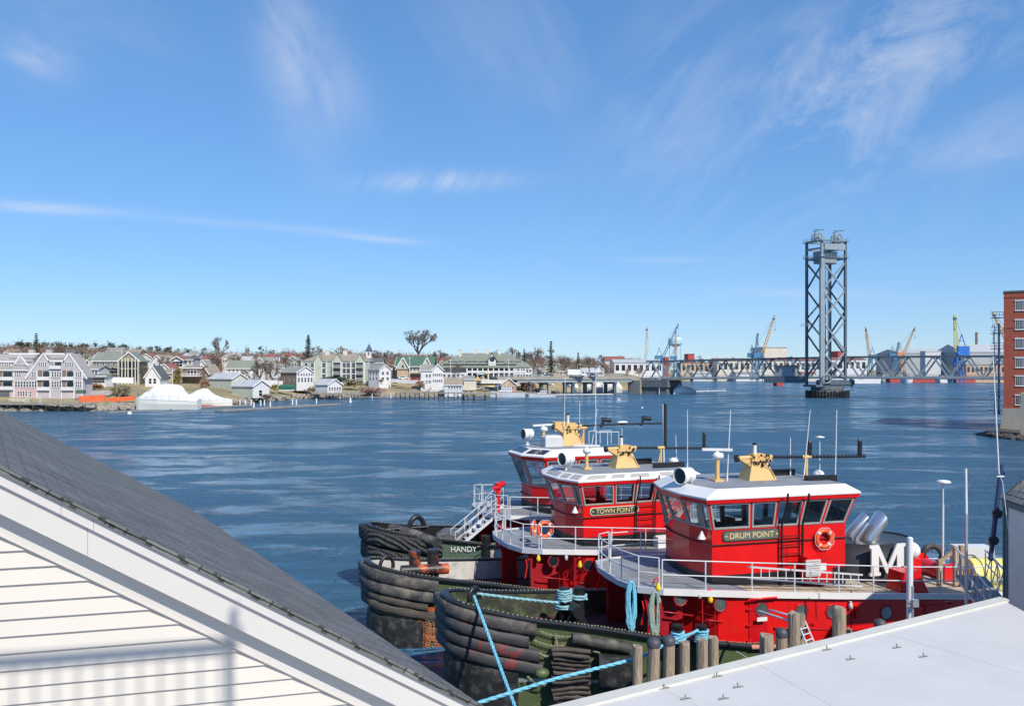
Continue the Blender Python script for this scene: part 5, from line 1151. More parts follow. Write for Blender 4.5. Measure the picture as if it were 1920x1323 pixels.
PIL = [(1195, 1209, 22.0, 18, 0, 'slim bare piling crossed by the long cyan mooring line, leftmost of the wharf pilings'), (1226, 1204, 22.3, 23, 1, 'dark capped piling next to the slim bare one'), (1254, 1200, 22.5, 22, 1, 'dark capped piling just below the forward coil of cyan rope'),
       (1283, 1203, 22.6, 20, 0, 'bare flat topped piling between the capped piling and the thick pair'), (1317, 1198, 22.8, 22, 0, 'grey bare piling of the touching pair under the cyan rope'), (1337, 1194, 23.2, 19, 0, 'orange brown piling of the touching pair'),
       (1437, 1189, 23.0, 26, 0, 'split topped grey piling in front of the red door of the nearest tug'), (1466, 1185, 23.4, 21, 1, 'dark capped piling between the split one and the tall cracked one'), (1489, 1148, 23.3, 22, 0, 'tall cracked piling beside the white ladder'),
       (1503, 1150, 24.2, 14, 0, 'slim piling tucked behind the tall cracked one'), (1573, 1138, 23.8, 25, 0, 'tall weathered piling standing alone in front of a porthole'), (1591, 1178, 24.3, 12, 0, 'low grey stub behind the lone tall piling'), (1650, 1168, 24.4, 20, 1, 'dark domed piling cap just showing over the roof edge')]
for i, p in enumerate(PIL): piling(*p[:5], p[5], 50+i, [.0, .03, .01, 0, .0, -.01, 0, 0, 0, .02, 0, 0, 0][i])
rope('mooring_rope', 'long cyan mooring line rising from lower left behind the first pilings', [P(880, 1322, 20.5), P(1040, 1272, 21.3), P(1200, 1232, 22.45), P(1262, 1200, 24.5), P(1300, 1186, 26)], .05, M['cyan'])
def wharf():
    mb = MB(); a, b_ = P(1190, 1420, 22), P(1700, 1420, 24.5); 
    t = thing('wharf', 'dark timber wharf behind the pilings below the white roof', 'wharf', (0, 0, 0))
    p = [V(-3, 19.4, 2.2), V(3.6, 21.6, 2.2), V(14.5, 24.6, 2.2), V(19, 24.5, 2.2), V(14, 14, 2.2), V(0, 10, 2.2)]
    mb.prism([q-V(0, 0, .3) for q in p], (0, 0, .3)); mb.build('deck', M['greywood'], t)
    mb = MB()
    for k in range(10): q = V(3.6, 21.4, 0).lerp(V(14.5, 24.4, 0), k/9); mb.cyl(q+V(0, 0, -2), q+V(0, 0, 1.9), .16, n=8)
    mb.build('piles', M['darkwood'], t)
    mb = MB(); mb.bar(V(3.6, 21.55, 1.2), V(14.5, 24.55, 1.2), .3, .3); mb.bar(V(3.6, 21.55, .3), V(14.5, 24.55, .3), .3, .3); mb.build('fender_beams', M['darkwood'], t)
wharf()
def pole_things():
    t = thing('conduit_pole', 'thick white capped pole rising from the edge of the white roof', 'pole', P(1705, 1165, 22.5)); o = Vector(t.location)
    mb = MB(); mb.cyl(V(0, 0, -3), P(1706, 1008, 22.5)-o, .085, n=14); mb.sphere(P(1706, 1008, 22.5)-o, .085, (1, 1, .4), 12, 4); mb.build('pipe', M['white'], t)
    mb = MB(); mb.cyl(P(1711, 1200, 22.3)-o, P(1711, 1098, 22.3)-o, .035, n=8)
    for y in (1126, 1135): mb.bar(P(1700, y, 22.3)-o, P(1722, y, 22.3)-o, .05, .05)
    mb.box(P(1716, 1130, 22.25)-o, (.16, .1, .2)); mb.build('bracket', M['steel'], t)
    t = thing('aerial_pole', 'tall steel pole with a white rod aerial standing beside the gangway', 'aerial', P(1811, 1140, 24)); o = Vector(t.location)
    mb = MB(); mb.cyl(V(0, 0, -4), P(1812, 962, 24)-o, .045, n=10); mb.build('mast_pipe', M['steel'], t); mb = MB(); mb.cyl(P(1812, 982, 24)-o, P(1811, 878, 24)-o, .04, .033, 10); mb.build('aerial_rod', M['white'], t)
    t = thing('satellite_aerial', 'white mushroom aerial on a grey pole behind the stern of the nearest tug', 'aerial', P(1767, 1040, 34)); o = Vector(t.location)
    mb = MB(); mb.cyl(V(0, 0, -3.6), P(1768, 945, 34)-o, .05, n=8); mb.cyl(P(1768, 945, 34)-o, P(1768, 905, 34)-o, .035, n=8); mb.build('pole', M['railp'], t); mb = MB(); mb.lathe(P(1769, 905, 34)-o, [(.04, -.05), (.27, .0), (.3, .06), (.2, .11), (.02, .14)], 18); mb.build('dome', M['white'], t)
    # white ladder leaning on the tall piling
    a, b_ = P(1497, 1152, 24.6), P(1524, 1215, 23.0); mb = MB(); off = V(.14, .1, 0)
    mb.cyl(a-off, b_-off, .03, n=6); mb.cyl(a+off, b_+off, .03, n=6)
    for k in range(6): p = a.lerp(b_, (k+.5)/6); mb.cyl(p-off, p+off, .02, n=6)
    mb.tube([P(1423, 1145, 26.5), P(1455, 1155, 25.5), P(1480, 1163, 25)], .035, 6); mb.tube([P(1441, 1150, 26), P(1443, 1142, 26), P(1480, 1153, 25), P(1480, 1163, 25)], .03, 6)
    mb.build('boarding_ladder', M['railp'], None, a, 'white tubular boarding ladder between the tug door and the tall pilings', 'ladder')
    # timber gate frame on the stern
    t = thing('timber_frame', 'brown timber post frame with sloping handrails at the stern deck edge', 'frame', P(1780, 1112, 33)); o = Vector(t.location); mb = MB()
    for x0, y0, x1, y1 in ((1792, 1115, 1792, 1025), (1803, 1113, 1803, 1022), (1762, 1098, 1762, 1048)): mb.bar(P(x0, y0, 32)-o, P(x1, y1, 32)-o, .17)
    mb.build('post', M['wood2'], t); mb = MB()
    for x0, y0, x1, y1 in ((1762, 1052, 1796, 1026), (1763, 1100, 1795, 1110), (1762, 1075, 1795, 1088)): mb.bar(P(x0, y0, 32.9)-o, P(x1, y1, 32.9)-o, .12)
    mb.build('rail', M['wood2'], t)
    # white condenser box with round fan
    t = thing('condenser_unit', 'white air conditioning unit with a round fan grille behind the timber frame', 'air conditioner', P(1825, 1060, 35)); o = Vector(t.location)
    mb = MB(); mb.bx(-.75, .75, -.3, .5, -.6, .85); mb.build('casing', M['white_far'], t); mb = MB(); mb.torus(V(-.3, -.31, .25), .33, .03, (0, 1, 0), 20, 6)
    for k in range(5): mb.torus(V(-.3, -.31, .25), .06*k+.04, .008, (0, 1, 0), 16, 4)
    mb.build('fan_grille', M['frame'], t)
    # gangway with truss sides
    t = thing('gangway', 'aluminium gangway with truss handrails sloping down at the right of the nearest tug', 'gangway', P(1845, 1080, 28)); o = Vector(t.location)
    A, Bq = P(1820, 1078, 30.5)-o, P(1890, 1166, 26.0)-o; d = (Bq-A); sdir = V(-d.y, d.x, 0).normalized()*.5; mb = MB(); mb.add([A-sdir, A+sdir, Bq+sdir, Bq-sdir, A-sdir-V(0, 0, .08), A+sdir-V(0, 0, .08), Bq+sdir-V(0, 0, .08), Bq-sdir-V(0, 0, .08)], [(0, 1, 2, 3), (7, 6, 5, 4), (0, 3, 7, 4), (1, 5, 6, 2)]); mb.build('walkway', M['greywood'], t)
    for sg in (-1, 1):
        mb = MB(); a, b_ = A+sdir*sg, Bq+sdir*sg; up = V(0, 0, 1.0); mb.tube([a+up, b_+up], .035, 6); mb.tube([a+up*.5, b_+up*.5], .025, 6); mb.tube([a-V(0, 0, .1), b_-V(0, 0, .1)], .05, 6)
        n = 6
        for k in range(n+1):
            p = a.lerp(b_, k/n); mb.cyl(p-V(0, 0, .1), p+up, .025, n=6)
            if k < n: q = a.lerp(b_, (k+1)/n); mb.cyl(p-V(0, 0, .1), q+up, .02, n=6)
        mb.build('truss_rail', M['railp'], t)
    # float with yellow tank
    t = thing('work_float', 'grey work float moored astern of the nearest tug', 'float', (24.5, 38, 0)); mb = MB(); mb.bx(-6, 8, -5, 4, -.3, 1.1); mb.build('pontoon', M['deck'], t); mb = MB(); mb.bx(-6, 8, -5.1, -5.0, .5, 1.2); mb.bx(-6.1, -6.0, -5, 4, .5, 1.2); mb.build('rubbing_strip', M['darkwood'], t)
    railing(t, [V(-6, 4, 1.1), V(8, 4, 1.1)], 1.0)
    t = thing('yellow_tank', 'faded yellow plastic tank beside the gangway', 'tank', P(1853, 1085, 33)); mb = MB(); mb.cyl(V(-.85, 0, .25), V(.95, 0, .25), .62, n=20); mb.bx(-.8, .9, -.5, .5, -.75, .1); mb.build('shell', M['yel2'], t)
    mb = MB(); 
    for x in (-.5, .1, .7): mb.torus(V(x, 0, .25), .63, .03, (1, 0, 0), 20, 5)
    mb.build('strap', M['wood2'], t)
    # dark blue boom raised beside the shed
    t = thing('davit_boom', 'dark blue raised boom with two pulley blocks beside the shed', 'boom', P(1857, 1035, 27)); o = Vector(t.location); mb = MB(); mb.bar(P(1857, 1050, 27)-o, P(1878, 870, 27)-o, .10, .12); mb.bar(P(1874, 908, 27)-o, P(1884, 885, 27)-o, .06); mb.build('boom', M['bluecable'], t)
    mb = MB()
    for x, y in ((1869, 962), (1862, 1012)): mb.cyl(P(x, y, 26.8)-o, P(x+2, y, 26.6)-o, .15, n=10); mb.box(P(x, y+1, 26.8)-o, (.2, .18, .26))
    mb.build('block', M['black'], t)
    # old tyre on the stern rail
    mb = MB(); mb.torus(bt_p := BT1.W(BT1.L(1749, 1040, -1.5)), .40, .14, (.2, 1, 0), 20, 8); mb.build('tyre', M['rubber'], None, bt_p, 'black tyre standing at the stern above the red winch of the nearest tug', 'tyre')
M['yel2'] = mat('faded_yellow_plastic', (.72, .66, .20), .5, var=.08)
pole_things()
# ------------------------------------------------------------------ lift bridge
BL, BT_ = V(X(1205, 405), 405, 0), V(X(1560, 348), 348, 0)       # west pier and tower, on the water
BE = (BT_-BL); SPAN = BE.length; BE.normalize(); BN = V(-BE.y, BE.x, 0)       # along the bridge, across it (away)
if BN.y < 0: BN = -BN
ZD, ZT = 8.4, 17.2
def truss_span(label, s0, panels, pl, zt0, zt1, zd0, zd1, mir=False):
    t = thing('truss_span', label, 'bridge', BL+BE*s0, math.atan2(BE.y, BE.x), 'steel truss spans of the bridge')
    L_ = panels*pl
    zt = lambda x: zt0+(zt1-zt0)*x/L_; zd = lambda x: zd0+(zd1-zd0)*x/L_; W = 10.5
    for k, y in enumerate((0, W)):
        mb = MB(); mb.bar(V(pl*.25, y, zt(0)), V(L_-pl*.25, y, zt(L_)), .75, .75); mb.build('top_chord', M['bridged'], t)
        mb = MB(); mb.bar(V(0, y, zd(0)), V(L_, y, zd(L_)), .6, 1.1); mb.build('bottom_chord', M['bridge'], t)
        for i in range(panels):
            xa, xm, xb = i*pl, (i+.5)*pl, (i+1)*pl; xm_ = xm
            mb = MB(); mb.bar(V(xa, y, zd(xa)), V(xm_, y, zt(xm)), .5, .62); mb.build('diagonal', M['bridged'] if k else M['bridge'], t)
            mb = MB(); mb.bar(V(xm_, y, zt(xm)), V(xb, y, zd(xb)), .5, .62); mb.build('diagonal', M['bridge'], t)
    mb = MB()
    for i in range(panels): x = (i+.5)*pl; mb.bar(V(x, 0, zt(x)), V(x, W, zt(x)), .35, .45)
    for i in range(panels+1): x = i*pl; mb.bar(V(x, 0, zd(x)-.2), V(x, W, zd(x)-.2), .4, .9)
    for i in range(panels-1): x, x2 = (i+.5)*pl, (i+1.5)*pl; mb.bar(V(x, 0, zt(x)), V(x2, W, zt(x2)), .2); mb.bar(V(x, W, zt(x)), V(x2, 0, zt(x2)), .2)
    mb.build('cross_beams', M['bridged'], t)
    mb = MB(); mb.add([V(0, .4, zd0+.3), V(L_, .4, zd1+.3), V(L_, W-.4, zd1+.3), V(0, W-.4, zd0+.3), V(0, .4, zd0-.3), V(L_, .4, zd1-.3), V(L_, W-.4, zd1-.3), V(0, W-.4, zd0-.3)], [(0, 1, 2, 3), (7, 6, 5, 4), (0, 4, 5, 1), (2, 6, 7, 3)]); mb.build('roadway', M['concrete'], t)
    mb = MB()
    for y in (-1.8, W+.0):
        for h in (.5, 1.2): mb.bar(V(0, y, zd0+h), V(L_, y, zd1+h), .09)
        n = int(L_/2.2)
        for i in range(n+1): x = L_*i/n; mb.bar(V(x, y, zd(x)), V(x, y, zd(x)+1.25), .10)
    mb.add([V(0, -1.8, zd0+.05), V(L_, -1.8, zd1+.05), V(L_, 0, zd1+.05), V(0, 0, zd0+.05), V(0, -1.8, zd0-.35), V(L_, -1.8, zd1-.35)], [(0, 1, 2, 3), (0, 4, 5, 1)]); mb.build('footway_railing', M['bridge'], t)
truss_span('grey blue truss span of the lift bridge left of the tall tower', -1.0, 8, SPAN/8, 16.2, 17.4, 7.6, 8.7)
truss_span('grey blue truss span of the lift bridge between the tall tower and the brick building', SPAN, 9, 11.3, 17.5, 17.2, 8.7, 8.7)
def tower():
    th = R(15); c = P(1541, 745, 340); c.z = 0; t = thing('lift_tower', 'tall grey blue steel lift tower of the bridge with cable sheaves on its top', 'bridge tower', c, th)
    A, Bq = 11.6, 7.6; TOP = 67.0; Z0 = 8.0
    th2 = R(90+15.0)-th
    left = V(math.cos(R(90)), math.sin(R(90)), 0)
    u_, v_ = V(1, 0, 0), V(-.30, .95, 0).normalized()
    cor = {'near': V(0, 0, 0), 'right': u_*A, 'left': v_*Bq, 'back': u_*A+v_*Bq}
    for k, p in cor.items():
        mb = MB(); w = 1.55 if k == 'near' else .95
        mb.bar(p+V(0, 0, 5.0), p+V(0, 0, TOP-6), w, w); mb.bar(p+V(0, 0, TOP-6), p+V(0, 0, TOP), .9, .9)
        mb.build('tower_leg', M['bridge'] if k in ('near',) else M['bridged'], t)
    mb = MB(); mb.cyl(cor['near']+V(-.9, -.5, 5), cor['near']+V(-.9, -.5, TOP-12), .35, n=8); mb.build('service_riser', M['bridge'], t)
    def brace(a, b_, zs, m, zig=0):
        for i in range(len(zs)-1):
            z0, z1 = zs[i], zs[i+1]; p, q = (a, b_) if (i+zig) % 2 == 0 else (b_, a); mb = MB(); mb.bar(p+V(0, 0, z0), q+V(0, 0, z1), .5, .6); mb.build('brace', m, t)
    zs = [9, 19.0, 29, 39, 49, 59]
    # wide face towards the viewer: K bracing
    nz = [10, 18.5, 27, 36.5, 45, 53.5, 61]
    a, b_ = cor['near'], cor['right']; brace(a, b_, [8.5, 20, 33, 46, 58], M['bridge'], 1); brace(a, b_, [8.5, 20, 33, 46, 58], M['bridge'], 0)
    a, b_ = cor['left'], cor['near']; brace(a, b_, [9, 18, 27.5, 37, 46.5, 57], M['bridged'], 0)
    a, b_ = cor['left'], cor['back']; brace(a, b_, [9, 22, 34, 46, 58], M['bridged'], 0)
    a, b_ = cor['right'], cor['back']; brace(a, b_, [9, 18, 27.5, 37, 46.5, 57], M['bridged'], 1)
    mb = MB()
    for z in (TOP-7.5, TOP-3.2, TOP):
        for p, q in (('near', 'right'), ('near', 'left'), ('left', 'back'), ('right', 'back')): mb.bar(cor[p]+V(0, 0, z), cor[q]+V(0, 0, z), .5, .7)
    mb.build('head_frame', M['bridge'], t)
    mb = MB(); q = u_*.8; mb.bar(cor['near']+q*1.2+V(0, 0, TOP-2.6), cor['right']-q*.6+V(0, 0, TOP-2.6), 1.2, 2.6); mb.build('head_girder', M['bridge'], t)
    mb = MB(); o1 = u_*1.6+v_*2.5; o2 = u_*(A-1.8)+v_*2.5
    mb.prism([o1+V(0, 0, TOP-9.5), o2+V(0, 0, TOP-9.5), o2+V(.4, 0, TOP-4.3), o1+V(-.4, 0, TOP-4.3)][::-1], v_*3.2); mb.build('counterweight', M['bridge'], t)
    for p, nm in ((v_*3.0+V(.6, 0, 0), 0), (u_*(A-1.3)+v_*3.0, 1)):
        mb = MB(); c0 = p+V(0, 0, TOP+1.6)
        for y in (-1.2, 1.2):
            mb.torus(c0+V(0, y, 0), 1.8, .28, (0, 1, 0), 28, 6)
            for k in range(8): a_ = k*math.pi/4; mb.bar(c0+V(0, y, 0), c0+V(math.cos(a_)*2, y, math.sin(a_)*2), .28)
        mb.cyl(c0-V(0, 1.8, 0), c0+V(0, 1.8, 0), .5, n=12); mb.build('cable_sheave', M['bridge'], t)
        mb = MB(); mb.bar(c0+V(-1.6, -.2, -1.8), c0+V(-1.2, -.2, 3.4), .2); mb.bar(c0+V(-1.4, -.2, 3.1), c0+V(3.4, -.2, 3.5), .3); mb.bar(c0+V(-1.6, .6, 2.4), c0+V(1.4, .6, 3.0), .2); mb.build('maintenance_davit', M['bridged'], t)
    mb = MB()
    for z, ext in ((TOP-.2, 1.1), (TOP-7.0, 1.0)):
        o = [cor['near']+V(-ext, -ext, z), cor['right']+V(ext, -ext, z), cor['back']+V(ext, ext, z), cor['left']+V(-ext, ext, z)]
        for i in range(4):
            a_, b2 = o[i], o[(i+1) % 4]; mb.bar(a_, b2, .8, .12)
            for h in (.6, 1.2): mb.bar(a_+V(0, 0, h), b2+V(0, 0, h), .07)
            for k in range(8): p = a_.lerp(b2, k/8); mb.bar(p, p+V(0, 0, 1.2), .07)
    mb.build('head_platform', M['bridge'], t); mb = MB()
    p = cor['left']+V(-1.6, -1.2, 31.0); mb.bar(p-V(2.4, 0, 0), p+V(1.9, 0, 0), 1.6, .15)
    for h in (.6, 1.2): mb.bar(p+V(-2.4, -.8, h), p+V(1.9, -.8, h), .07)
    for k in range(6): mb.bar(p+V(-2.4+.86*k, -.8, 0), p+V(-2.4+.86*k, -.8, 1.2), .07)
    mb.build('side_platform', M['bridge'], t); mb = MB()
    p = cor['right']+V(-.5, -.8, 33.5); mb.bar(p-V(2, 0, 0), p+V(.6, 0, 0), 1.2, .15); mb.bar(p+V(-2, -.6, 1.1), p+V(.6, -.6, 1.1), .07)
    mb.build('side_platform', M['bridge'], t)
    mb = MB()
    for x, y, z0 in ((4.2, 3.2, 20), (4.8, 3.2, 20), (5.4, 3.4, 20), (6.0, 3.2, 20)): mb.cyl(u_*x+v_*y+V(0, 0, z0), u_*x+v_*y+V(0, 0, TOP-3), .09, n=5)
    for x in (4.9,): mb.cyl(u_*x+v_*3+V(0, 0, 9), u_*x+v_*3+V(0, 0, 40), .16, n=6)
    mb.build('hoist_cables', M['bridged'], t)
    mb = MB(); mb.bar(u_*2.2+v_*3+V(0, 0, 6), u_*2.2+v_*3+V(0, 0, 58), .6, .5); mb.build('lift_guide', M['bridged'], t)
    # pier: stone shaft, cap beam, dark timber fendering
    p = V(5.4, 3.6, 0); mb = MB(); mb.lathe(p, [(7.2, -1), (7.2, 3.6), (7.4, 3.6), (7.4, 4.6), (6.9, 4.7), (.1, 4.7)], 20, 0, False); mb.v = [V(q.x, (q.y-3.6)*.75+3.6, q.z) for q in mb.v]; mb.build('pier', M['pierd'], t)
    mb = MB(); mb.bx(-3.5, 14.8, -.8, 8, 4.7, 5.6); mb.bx(3, 15.4, -1.2, 8, 5.6, 7.6, 0); mb.build('pier_cap', M['bridged'], t)
    mb = MB(); n = 44
    for k in range(n):
        a_ = 2*math.pi*k/n; rx, ry = 9.4, 6.6; mb.bar(p+V(math.cos(a_)*rx, math.sin(a_)*ry, -1), p+V(math.cos(a_)*rx, math.sin(a_)*ry, 2.6+.6*((k*7) % 3)/2), .62)
    for z in (.8, 2.2): mb.tube([p+V(math.cos(2*math.pi*k/24)*9.1, math.sin(2*math.pi*k/24)*6.3, z) for k in range(24)], .28, 5, 0, True)
    mb.build('pier_fender', M['black'], t)
    mb = MB(); mb.torus(V(1.2, -1.6, 8.2), 1.9, .3, (0, 1, 0), 24, 6); mb.cyl(V(1.2, -2.0, 8.2), V(1.2, -1.2, 8.2), .5, n=12); mb.build('drive_wheel', M['bridge'], t)
M['pierd'] = mat('dark_stone_pier', (.13, .14, .15), .8, var=.25, vscale=.4)
tower()
def bridge_rest():
    # operator cabin under the span left of the tower
    s = SPAN-19; o = BL+BE*s; t = thing('bridge_cabin', 'grey flat roofed operator cabin hung on the truss bridge left of the tower', 'cabin', o-BN*3.5, math.atan2(BE.y, BE.x))
    mb = MB(); mb.bx(-4.5, 4.5, -1.5, 2.5, 9.2, 13.6); mb.build('wall', M['bridge'], t); mb = MB(); mb.bx(-5.3, 5.6, -2, 3, 13.6, 14.0); mb.build('roof', M['rred'], t); mb = MB(); mb.bx(-9, 9, -2, 3, 6.2, 9.2); mb.build('support_frame', M['bridged'], t)
    mb = MB()
    for x in (-3, 4.0): mb.bx(x-.5, x+.5, -1.56, -1.5, 11, 12.6)
    mb.build('window', M['glassdark'], t)
    # big stone and concrete pier at the west end
    t = thing('bridge_pier', 'broad concrete and stone pier where the truss span meets the approach', 'pier', BL+V(0, 0, 0), math.atan2(BE.y, BE.x))
    mb = MB(); pr = [(-8.5, 0), (-6, -3.4), (1, -4.5), (1, 12), (-6, 11), (-8.5, 7)]; mb.prism([V(x, y, -1) for x, y in pr], (0, 0, 7.6)); mb.build('stone_pier', M['concrete'], t)
    mb = MB(); mb.bx(1.0, 15.5, -3.2, 12.5, 3.4, 6.9); mb.bx(2.0, 14.6, -2.4, 12, -1, 3.4); mb.build('concrete_cap', M['pierd'], t)
    # approach viaduct
    a = P(1185, 709, 402); b_ = P(985, 709, 378); z = Z(709, 395)+.4; d = (b_-a); d.z = 0; L_ = d.length; t = thing('approach_bridge', 'concrete approach bridge on slim piers between the mansion and the truss span', 'bridge', V(a.x, a.y, 0), math.atan2(d.y, d.x)); W = -11
    mb = MB(); mb.bx(-2, L_+14, W, 0, z-.9, z+.5); mb.build('roadway', M['concrete'], t); mb = MB(); mb.bx(0, L_+4, -.4, -1.2, z-2.3, z-.9); mb.bx(0, L_+4, W+.6, W+1.2, z-2.3, z-.9); mb.build('girder', M['bridge'], t)
    for x in (21.5, 46):
        mb = MB()
        for y in (-1.2, W+1.2): mb.bx(x-.8, x+.8, y-.8, y+.8, -1, z-3.2)
        mb.bx(x-1.0, x+1.0, W, 0, z-3.3, z-2.2); mb.build('pier', M['concrete'], t)
    for x in (9.5, 33, 56):
        mb = MB()
        for y in (-1.2, W+1.2): mb.bx(x-.7, x+.7, y-.7, y+.7, -1, z-3.2)
        mb.bx(x-.9, x+.9, W, 0, z-3.3, z-2.2); mb.build('pier', M['bridged'], t)
    mb = MB()
    for y in (0, W):
        for h in (.9, 1.5): mb.bar(V(-2, y, z+h), V(L_+14, y, z+h), .1)
        for k in range(40): x = -2+(L_+16)*k/39; mb.bar(V(x, y, z+.4), V(x, y, z+1.55), .1)
    mb.build('railing', M['bridge'], t)
    return z
APZ = bridge_rest()
# ------------------------------------------------------------------ far shipyard
def slab_building(name, label, px0, px1, yt, yb, D, depth, wallm, roofm, rh=.6, stripes=(), group=None, cat='building', gable=0, bays=0):
    x0, x1 = X(px0, D), X(px1, D); z0, z1 = min(Z(yb, D), 2), Z(yt, D); w = x1-x0
    t = thing(name, label, cat, (x0, D, 0), 0, group)
    mb = MB(); mb.bx(0, w, 0, depth, z0-3, z1); mb.build('wall', M[wallm], t)
    mb = MB()
    if gable: mb.prism([V(-.6, -.6, z1), V(-.6, depth/2, z1+gable), V(-.6, depth+.6, z1)][::-1], (w+1.2, 0, 0))
    else: mb.bx(-.4, w+.4, -.4, depth+.4, z1, z1+rh)
    mb.build('roof', M[roofm], t)
    for (u0, u1, v0, v1, m) in stripes:
        mb = MB(); h = z1-Z(yb, D); mb.bx(w*u0, w*u1, -.15, 0, z1-h*v1, z1-h*v0); mb.build('wall_band' if (u1-u0) > .3 else 'door', M[m], t)
    for k in range(bays): mb = MB(); x = w*(k+.5)/bays; mb.bx(x-w/bays*.28, x+w/bays*.28, -.12, 0, z1-(z1-Z(yb, D))*.45, z1-(z1-Z(yb, D))*.12); mb.build('window', M['glassdark'], t)
    return t
Q = slab_building
Q('workshop', 'long white workshop behind the left end of the truss span', 1152, 1242, 680, 712, 640, 30, 'white_far', 'rlight', gable=3, bays=8)
Q('workshop', 'red roofed white shed beside the first steel truss panels', 1135, 1172, 676, 700, 700, 20, 'white_far', 'rred', gable=4)
Q('warehouse', 'grey warehouse with red band on the left of the shipyard', 1134, 1186, 672, 712, 820, 30, 'palegrey', 'rlight', stripes=[(.05, .8, .2, .38, 'redh')])
Q('workshop', 'wide cream workshop with low windows behind the truss', 1345, 1470, 676, 712, 860, 40, 'beige', 'rred', gable=3, bays=12)
Q('workshop', 'brown brick workshop under the red crane house', 1278, 1345, 680, 712, 880, 40, 'tanh', 'rred', bays=8)
Q('assembly_hall', 'tall cream windowless hall beside the yellow crane', 1433, 1475, 652, 712, 900, 50, 'cream', 'rlight', rh=1.2)
Q('workshop', 'pale workshop with red roof left of the lift tower', 1472, 1540, 676, 712, 860, 40, 'palegrey', 'rred', gable=4, bays=7)
Q('workshop', 'white building with dark openings right behind the lift tower', 1560, 1625, 674, 710, 880, 40, 'white_far', 'rred', gable=3, bays=6)
Q('storage_block', 'small red block seen through the tower legs', 1571, 1588, 659, 712, 900, 20, 'redh', 'rred')
Q('assembly_hall', 'very wide grey hall with a pale roof behind the blue crane', 1690, 1800, 662, 712, 860, 60, 'greyh', 'rlight', gable=5)
Q('assembly_hall', 'pale roofed grey hall between the blue crane and the brick building', 1808, 1930, 660, 712, 820, 60, 'greyh', 'rlight', gable=9)
Q('workshop', 'tan brick workshop with a row of doors near the brick building', 1812, 1885, 684, 714, 760, 30, 'tanh', 'rgrey', bays=9)
Q('ship_superstructure', 'white ship superstructure rising behind the truss', 1735, 1764, 659, 700, 780, 10, 'palegrey', 'white_far', cat='ship')
Q('storage_block', 'low red block on the shipyard left of the beige hall', 1290, 1302, 664, 712, 905, 20, 'redh', 'rred')
Q('storage_block', 'small red topped block beside the water tower', 1240, 1254, 670, 712, 905, 20, 'redh', 'rred')
for k, (a, b_, c) in enumerate([(1380, 1420, 'long low white boat shed on the far quay'), (1300, 1335, 'low pale shed on the far quay'), (1655, 1700, 'dark low shed on the quay right of the tower'), (1500, 1530, 'small light shed low behind the tower span')]):
    Q('quay_shed', c, a, b_, 700, 714, 845, 14, ['white_far', 'palegrey', 'greyh', 'cream'][k], ['rgrey', 'rlight', 'rdark', 'rred'][k], gable=2)
def barge(px0, px1, D, label, m, top=705, bot=714):
    t = thing('barge', label, 'barge', (X(px0, D), D, 0)); w = X(px1, D)-X(px0, D); mb = MB(); mb.prism([V(0, 0, -1), V(w, 0, -1), V(w+1.5, 0, Z(top, D)), V(-1.5, 0, Z(top, D))], (0, 9, 0)); mb.build('hull', M[m], t)
    mb = MB(); mb.bx(w*.2, w*.55, 2, 6, Z(top, D), Z(top, D)+1.6); mb.build('deck_gear', M['rdark'], t)
barge(1603, 1650, 700, 'white flat barge moored right behind the tower pier', 'white_far', 708, 718)
barge(1670, 1692, 760, 'rusty red barge right of the white barge', 'redh'); barge(1712, 1756, 760, 'long rusty red barge under the truss', 'redh'); barge(1795, 1828, 750, 'dark red barge nearest the brick building', 'redh')
barge(1698, 1710, 740, 'short white barge between two red ones', 'white_far'); barge(1764, 1776, 740, 'short white barge beside a dark red one', 'white_far'); barge(1458, 1468, 600, 'small red work barge under the cabin', 'redh', 709, 716)
def lattice(mb, a, b_, w0, w1, n, r):
    d = (b_-a).normalized(); u_ = d.cross(V(0, 1, 0)).normalized(); v_ = V(0, 1, 0); c = [(1, 1), (-1, 1), (-1, -1), (1, -1)]
    pt = lambda k, i: a.lerp(b_, k/n)+(u_*c[i % 4][0]+v_*c[i % 4][1])*((w0+(w1-w0)*k/n)/2)
    for i in range(4):
        mb.bar(pt(0, i), pt(n, i), r)
        for k in range(n): mb.bar(pt(k, i), pt(k+1, i+1), r*.6)
